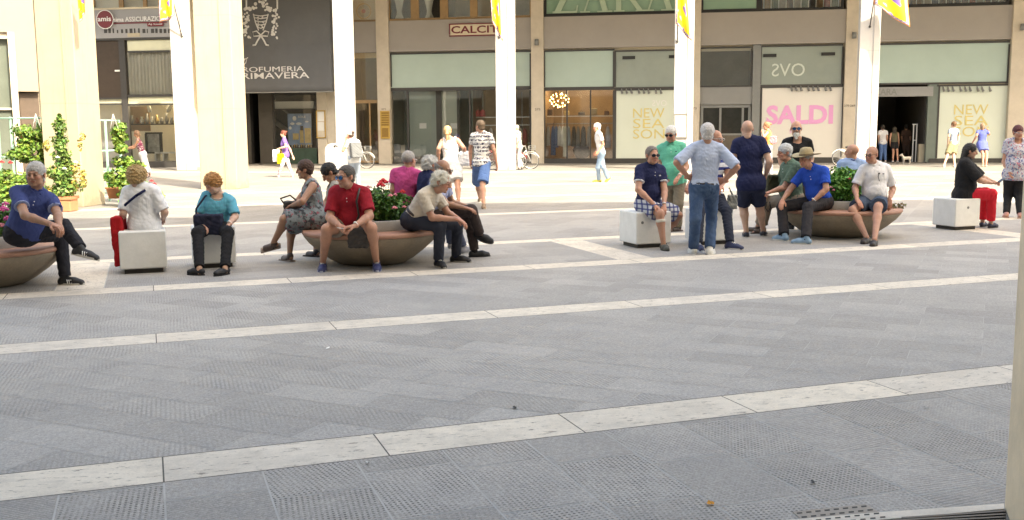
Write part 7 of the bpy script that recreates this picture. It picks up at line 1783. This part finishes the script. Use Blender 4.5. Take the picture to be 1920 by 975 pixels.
p24 = person('grey haired man in a green shirt seated left of the straw hat man', H=1.76, g=1.14, belly=.9, pel=(1487, 374), Y=15.45, neck=(1483, 307), nd=0, head=(1471, 286), hd=0, yaw=-74, hyaw=-72, hdir=(-80, 5, 0), seat=True,
  LA=((1470, 352), (1444, 360), -.10), RA=((1462, 350), (1440, 362), .05), LL=((1437, 377), (1420, 425), 'g', (1404, 432)), RL=((1440, 381), (1430, 428), 'g', (1416, 436)),
  skin='red', hair=('full', (.52, .53, .54)), top=polo((.10, .16, .12), (.10, .16, .12), sleeve=.75, name='shirt'), bottom=trou((.30, .25, .20), len=1.85), shoes=('sandal', (.06, .04, .03), (.05, .04, .03)))
p25 = person('man in a bright blue polo and straw hat on the right planter', H=1.76, g=1.06, belly=.35, pel=(1538, 379), Y=PL3[1] - .42, neck=(1524, 317), nd=-.10, head=(1511, 298), hd=-.05, yaw=-38, hyaw=-42, hdir=(-62, 6, 0), seat=True,
  RA=((1481, 356), (1467, 376), -.20, None, dict(dir=(-.3, -.6, -.5), curl=.3)), LA=((1549, 355), (1524, 378), -.12, None, dict(dir=(-.6, -.4, -.4), curl=.3)), RL=((1466, 388), (1470, 441), 'g', (1447, 447)), LL=((1515, 389), (1511, 447), 'g', (1496, 455)),
  skin='red', hair=('thin', (.35, .33, .3)), top=polo((.018, .085, .52), (.02, .09, .54), sleeve=.68), bottom=trou((.030, .028, .032), hemr=.068), shoes=('sneaker', (.20, .32, .45), (.5, .52, .5)), socks=m_blk, extra=('straw_hat', 'watch'))
person('bald man in pale blue seen from behind on the far side of the right planter', H=1.74, g=1.05, pel=(1596, 372), Y=16.05, neck=(1598, 302), nd=0, head=(1597, 285), hd=0, yaw=170, hdir=(-130, 5, 0), seat=True,
  LA=((1574, 335), (1576, 355), .15), RA=((1616, 335), (1614, 355), .15), LL=((1586, 374), (1586, 412), 'g', (1585, 410)), RL=((1608, 374), (1608, 412), 'g', (1609, 410)),
  skin='red', hair=None, top=polo((.30, .42, .68), (.03, .05, .20)), bottom=trou(m_dgrey))
p27 = person('bald man in a white polo and denim shorts, ankles together, on the right planter', H=1.76, g=1.08, belly=.5, pel=(1638, 378), Y=PL3[1] - .50, neck=(1640, 311), nd=-.03, head=(1634, 290), hd=-.05, yaw=2, hyaw=-12, hdir=(-48, 6, 0), seat=True,
  RA=((1603, 352), (1607, 374), -.22, None, dict(dir=(.15, -.7, -.5), curl=.2)), LA=((1674, 354), (1668, 374), -.12, None, dict(dir=(-.1, -.3, -.8), curl=.5)), RL=((1599, 394), (1625, 445), 'g', (1620, 455)), LL=((1646, 390), (1640, 449), 'g', (1636, 460)),
  skin='red', hair=None, scalp=(.66, .58, .54), top=polo((.78, .77, .79), (.78, .77, .79), sleeve=.8, logo=m_navy, inf=.018), bottom=trou(cloth((.05, .075, .12), 'denim', (.08, .11, .17)), len=.72, flare=.03), shoes=('loafer', (.03, .022, .018), (.03, .02, .018)), extra=('dark_glasses', 'hung_glasses'))
p34 = person('dark haired woman in a black top and bright red trousers looking at her phone', H=1.66, g=1.22, belly=.5, fem=True, pel=(1806, 366), Y=CB[5][1], neck=(1811, 302), nd=-.0, head=(1820, 283), hd=-.02, yaw=62, hyaw=66, hdir=(68, 12, 0), seat=True,
  RA=((1838, 338), (1860, 343), -.05, None, dict(dir=(1, -.1, .15), curl=.7)), LA=((1842, 334), (1862, 340), .0), RL=((1859, 364), (1858, 418), 'g', (1876, 424)), LL=((1848, 361), (1842, 416), 'g', (1854, 421)),
  skin='fair', hair=('long', (.012, .010, .010)), top=tee(BLK, sleeve=.9, hem=-.10, inf=.026, sinf=.018), bottom=trou((.62, .02, .04), len=1.9, inf=.014, hemr=.06), shoes=('loafer', (.02, .02, .05), (.02, .02, .02)))
Yw = gp(1897, 408)[1]
p35 = person('woman with short dark red hair in a flowered blouse at the right edge', H=1.64, g=1.12, belly=.4, fem=True, pel=(1902, 326), Y=Yw, neck=(1908, 264), nd=0, head=(1909, 248), hd=-.03, yaw=-12, hdir=(-5, 8, 0),
  RA=((1883, 303), (1891, 323), -.10), LA=((1934, 303), (1928, 324), -.05), RL=((1890, 366), (1887, 400), 'g', (1885, 406)), LL=((1910, 366), (1913, 401), 'g', (1914, 407)),
  skin='red', hair=('crop', (.10, .02, .025)), top=tee(cloth((.50, .50, .55), 'floral', (.12, .16, .30), 1.6, c3=(.50, .12, .16)), hem=-.12, inf=.024, sinf=.016, neckhole=.07), bottom=trou(m_blk), shoes=('sandal', (.55, .28, .25), (.4, .25, .2)), extra=('glasses',))
# -- far walkers and customers
person('woman in an orange top with a pink bag walking below the pink lettering', H=1.68, fem=True, pel=(1441, 277), Y=31, neck=(1440, 246), nd=0, head=(1437, 236), hd=0, yaw=-110, hdir=(-95, 5, 0), h=.014,
  LA=((1432, 257), (1430, 248), -.1), RA=((1448, 260), (1447, 272), .0), LL=((1437, 305), (1436, 336), 'g', (1432, 338)), RL=((1444, 305), (1446, 336), 'g', (1442, 338)),
  skin='red', hair=('bun', (.38, .20, .10)), top=dict(mat=cloth((.75, .33, .10)), name='top', sleeve=0, vest=True, neckhole=.09, hem=-.02), bottom=trou(cloth((.30, .30, .33))), shoes=('loafer', (.1, .1, .1), (.1, .1, .1)))
def far(label, feet, pelx, hx, H, yaw, sk, hair, top, bottom, shoes, fem=False, arms=None, dy=0, g=1.0, kx=(-3, 4), fx=(-4, 5)):
    Yf = gp(*feet)[1]; s = 1900 / Yf; fy = feet[1]; k = H / 1.72
    hip = fy - .89 * k * s; nk = fy - 1.43 * k * s; hdd = fy - 1.60 * k * s; kn = fy - .48 * k * s
    a = arms or (((pelx - 8, nk + .30 * s), (pelx - 8, nk + .55 * s)), ((pelx + 8, nk + .30 * s), (pelx + 8, nk + .55 * s)))
    L, R_ = (a[1], a[0]) if abs(yaw) < 90 else (a[0], a[1])
    lx = (fx[1], fx[0]) if abs(yaw) < 90 else (fx[0], fx[1]); kx_ = (kx[1], kx[0]) if abs(yaw) < 90 else (kx[0], kx[1])
    ty = .12 * s * .045 * (1 if abs(yaw) < 90 else -1)
    return person(label, H=H, g=g, fem=fem, pel=(pelx, hip), Y=Yf, neck=(hx, nk), nd=0, head=(hx, hdd), hd=0, yaw=yaw, hdir=(yaw, 5, 0), h=.016, LA=(*L, .02), RA=(*R_, .02), LL=((feet[0] + kx_[0], kn), (feet[0] + lx[0], fy - 3), 'g', (feet[0] + lx[0], fy - 3 + ty)), RL=((feet[0] + kx_[1], kn), (feet[0] + lx[1], fy - 3), 'g', (feet[0] + lx[1], fy - 3 + ty)),
                  skin=sk, hair=hair, top=top, bottom=bottom, shoes=shoes)
far('man in a white tee and blue jeans entering the dark store doorway', (1655, 304), 1655, 1655, 1.74, 178, 'fair', ('short', (.05, .04, .03)), tee((.68, .68, .70), hem=-.08), trou(cloth((.07, .13, .28))), ('loafer', (.5, .5, .5), (.5, .5, .5)), g=1.08)
far('woman in an olive top and short black skirt entering the dark store doorway', (1678, 304), 1677, 1677, 1.64, 175, 'red', ('long', (.05, .04, .03)), dict(mat=cloth((.12, .11, .07)), name='top', sleeve=0, vest=True, neckhole=.08, hem=.0), dict(mat=m_blk, len=.62, flare=.03, name='skirt'), ('loafer', (.6, .6, .6), (.5, .5, .5)), fem=True, g=.95)
far('shadowy shopper in dark brown clothes just inside the store doorway', (1699, 302), 1699, 1699, 1.74, 170, 'brown', ('short', (.02, .02, .02)), tee((.09, .05, .035), sleeve=.9, hem=-.2), trou((.08, .05, .04)), ('loafer', BLK, BLK), g=1.1)
far('young man in a grey blue tee and khaki shorts walking left past the yellow lettering', (1780, 313), 1787, 1788, 1.84, -160, 'pale', ('short', (.16, .08, .04)), tee((.24, .30, .38), hem=-.06), trou((.22, .20, .12), len=.98, flare=.035), ('sneaker', (.55, .5, .42), (.5, .5, .45)), kx=(-3, 8), fx=(-10, 10), arms=(((1779, 256), (1777, 271)), ((1798, 254), (1797, 267))))
far('woman in a short blue dress walking away past the yellow lettering', (1845, 312), 1841, 1842, 1.76, 172, 'red', ('bob', (.28, .18, .12)), dict(mat=cloth((.10, .13, .42)), name='dress', sleeve=.5, dress=.62, hem=-.12, neckhole=.07), None, ('loafer', (.6, .4, .3), (.5, .4, .3)), fem=True, arms=(((1831, 255), (1823, 268)), ((1855, 252), (1853, 244))), kx=(-2, 5), fx=(-2, 4))

# ---- things they carry
m_red = cloth((.42, .012, .018)); bx = at(226, 455, CB[1][1] - .05)
bag('shopping_bag', (bx[0], bx[1], .37), (.13, .26, .58), m_red, 'bright red cloth shopping bag hanging beside the first cube seat', R=frameR((.98, .15, .05), (-.15, .98, 0), (-.05, 0, .99)), strap=[(bx[0] + .03, bx[1], .66), (bx[0] + .05, bx[1] - .02, .80), p2['arms'][1][2] + V3(0, 0, -.05)])
c_ = p3['P'] + V3(-.0, -.27, .06); bag('handbag', c_, (.33, .13, .24), cloth((.022, .025, .05)), 'dark navy handbag on the lap of the woman in turquoise', strap=[c_ + V3(-.15, 0, .08), p3['P'] + V3(-.16, -.20, .25), p3['C'] + V3(-.13, -.10, .0), p3['C'] + V3(-.13, .06, .0)])
c_ = p4['P'] + V3(-.26, -.10, .14); bag('handbag', c_, (.22, .12, .17), m_leather, 'dark brown handbag in the lap of the woman in the grey dress', strap=[c_ + V3(-.10, -.03, .05), c_ + V3(-.14, -.05, .12), c_ + V3(-.02, -.05, .16), c_ + V3(.08, -.03, .07)])
c_ = at(672, 445, p6['P'][1] - .28); bag('shoulder_bag', c_, (.24, .08, .24), m_leather, 'black shoulder bag hanging between the knees of the man in the red polo', strap=[c_ + V3(-.05, 0, .11), p6['P'] + V3(.12, -.27, .15), p6['P'] + p6['u'] * .40 + p6['f'] * .17 + p6['lat'] * .12, p6['C'] + V3(.13, -.085, .0), p6['C'] + V3(.13, .02, .02), p6['P'] + p6['u'] * .3 - p6['f'] * .15])
mb = MB(); C_, u_, l_, f_ = p2['C'], p2['u'], p2['lat'], p2['f']
st = [C_ - u_ * .02 - l_ * .10 - f_ * .105, C_ - u_ * .08 + l_ * .0 - f_ * .155, C_ - u_ * .17 + l_ * .13 - f_ * .15, C_ - u_ * .24 + l_ * .22 - f_ * .07]
for i in range(3): mb.tube([tuple(st[i]), tuple(st[i + 1])], .016, 6)
mb.build('bag_strap', m_navy, p2['root'], True)
p13c = at(527, 298, p13['P'][1] - .15); bag('shopping_bag', p13c, (.26, .12, .36), cloth((.80, .48, .02)), 'yellow shopping bag carried by the woman in purple', strap=[p13c + V3(-.05, 0, .17), at(526, 281, p13['P'][1] - .15), p13c + V3(.06, 0, .17)])
p13c = at(518, 292, p13['P'][1] - .05); bag('shopping_bag', p13c, (.24, .12, .42), cloth((.66, .64, .74)), 'white shopping bag carried by the woman in purple', strap=[p13c + V3(-.05, 0, .2), at(524, 279, p13['P'][1] - .1), p13c + V3(.06, 0, .2)])
c_ = p14['P'] + p14['u'] * .22 - p14['f'] * .20; bag('backpack', c_, (.30, .16, .40), cloth((.16, .17, .18)), 'grey backpack on the back of the woman in white', R=frameR(p14['lat'], p14['f'], (0, 0, 1)), strap=[c_ + V3(0, 0, .2), p14['C'] + V3(.08, 0, .0), p14['C'] - V3(.1, .1, .05)])
c_ = at(871, 297, gp(848, 386)[1] - .05); bag('handbag', c_, (.24, .16, .30), m_wht, 'large white handbag on the arm of the woman in the white dress', rr=.05, strap=[c_ + V3(-.06, 0, .12), at(868, 277, gp(848, 386)[1]), c_ + V3(.06, 0, .12)])
c_ = p21['P'] + V3(.24, -.16, .0); bag('pouch', c_, (.13, .07, .20), cloth((.22, .23, .22)), 'small grey pouch beside the man in the striped top', strap=[c_ + V3(0, 0, .1), c_ + V3(-.05, 0, .2)])
c_ = at(1450, 344, 15.75); bag('backpack', c_, (.22, .2, .26), cloth((.06, .06, .035)), 'olive backpack behind the lap of the man in the green shirt', strap=[c_ + V3(-.1, -.1, 0), c_ + V3(-.05, -.12, .12), c_ + V3(.06, -.1, .1)])
c_ = at(1441, 390, 15.2); mb = MB(); o = empty('hanging_strap', tuple(c_), 0, 'black bag strap loop hanging in front of the khaki trousers', 'strap'); mb.tube([tuple(at(1438, 378, 15.1)), tuple(at(1435, 390, 15.1)), tuple(at(1440, 397, 15.1)), tuple(at(1445, 389, 15.1)), tuple(at(1443, 378, 15.1))], .012, 6); mb.build('loop', m_leather, o, True)
c_ = at(1449, 262, 30.9); bag('handbag', c_, (.22, .1, .22), cloth((.60, .22, .26)), 'pink bag carried by the woman in the orange top', strap=[c_ + V3(0, 0, .1), at(1446, 252, 30.9)])
W_ = p34['arms'][-1][2]; o = empty('phone', tuple(W_ + V3(.12, -.02, .04)), 0, 'black phone in the hand of the woman in red trousers', 'phone'); mb = MB(); T = Matrix.Translation(Vector(W_ + V3(.13, -.03, .04))) @ Matrix.Rotation(math.radians(25), 4, 'Z') @ Matrix.Rotation(math.radians(-25), 4, 'Y'); mb.box((-.07, -.035, -.004), (.07, .035, .004), T, bev=.003); mb.build('case', m_black, o, True); mb = MB(); mb.box((-.064, -.031, .0041), (.064, .031, .0052), T); mb.build('screen', m_lens, o, True)
# small dog at the doorway
dp = at(1700, 297, 44.3); dx, dy = dp[0], dp[1]
o = empty('dog', (dx, dy, 0), 0, 'small pale dog standing at the store doorway', 'dog'); s = Sdf()
s.cap((dx - .13, dy, .26), (dx + .12, dy, .27), .075, .07).cap((dx - .13, dy, .28), (dx - .20, dy, .38), .05, .045).ell((dx - .23, dy, .40), (.065, .05, .05)).cap((dx - .25, dy, .39), (dx - .32, dy, .375), .03, .018).cap((dx + .16, dy, .30), (dx + .23, dy, .38), .02, .012)
for x in (-.13, .12):
    for y in (-.04, .04): s.cap((dx + x, dy + y, .22), (dx + x + (.03 if x > 0 else 0), dy + y, .11), .034, .02, k=.02).cap((dx + x + (.03 if x > 0 else 0), dy + y, .11), (dx + x, dy + y, .015), .02, .017, k=.01)
for y in (-.03, .03): s.cap((dx - .21, dy + y, .44), (dx - .19, dy + y * 1.3, .48), .018, .008, k=.01)
V_, Q_ = s.mesh(.012); np_mesh('body', V_, Q_, cloth((.45, .42, .38)), o)
# end
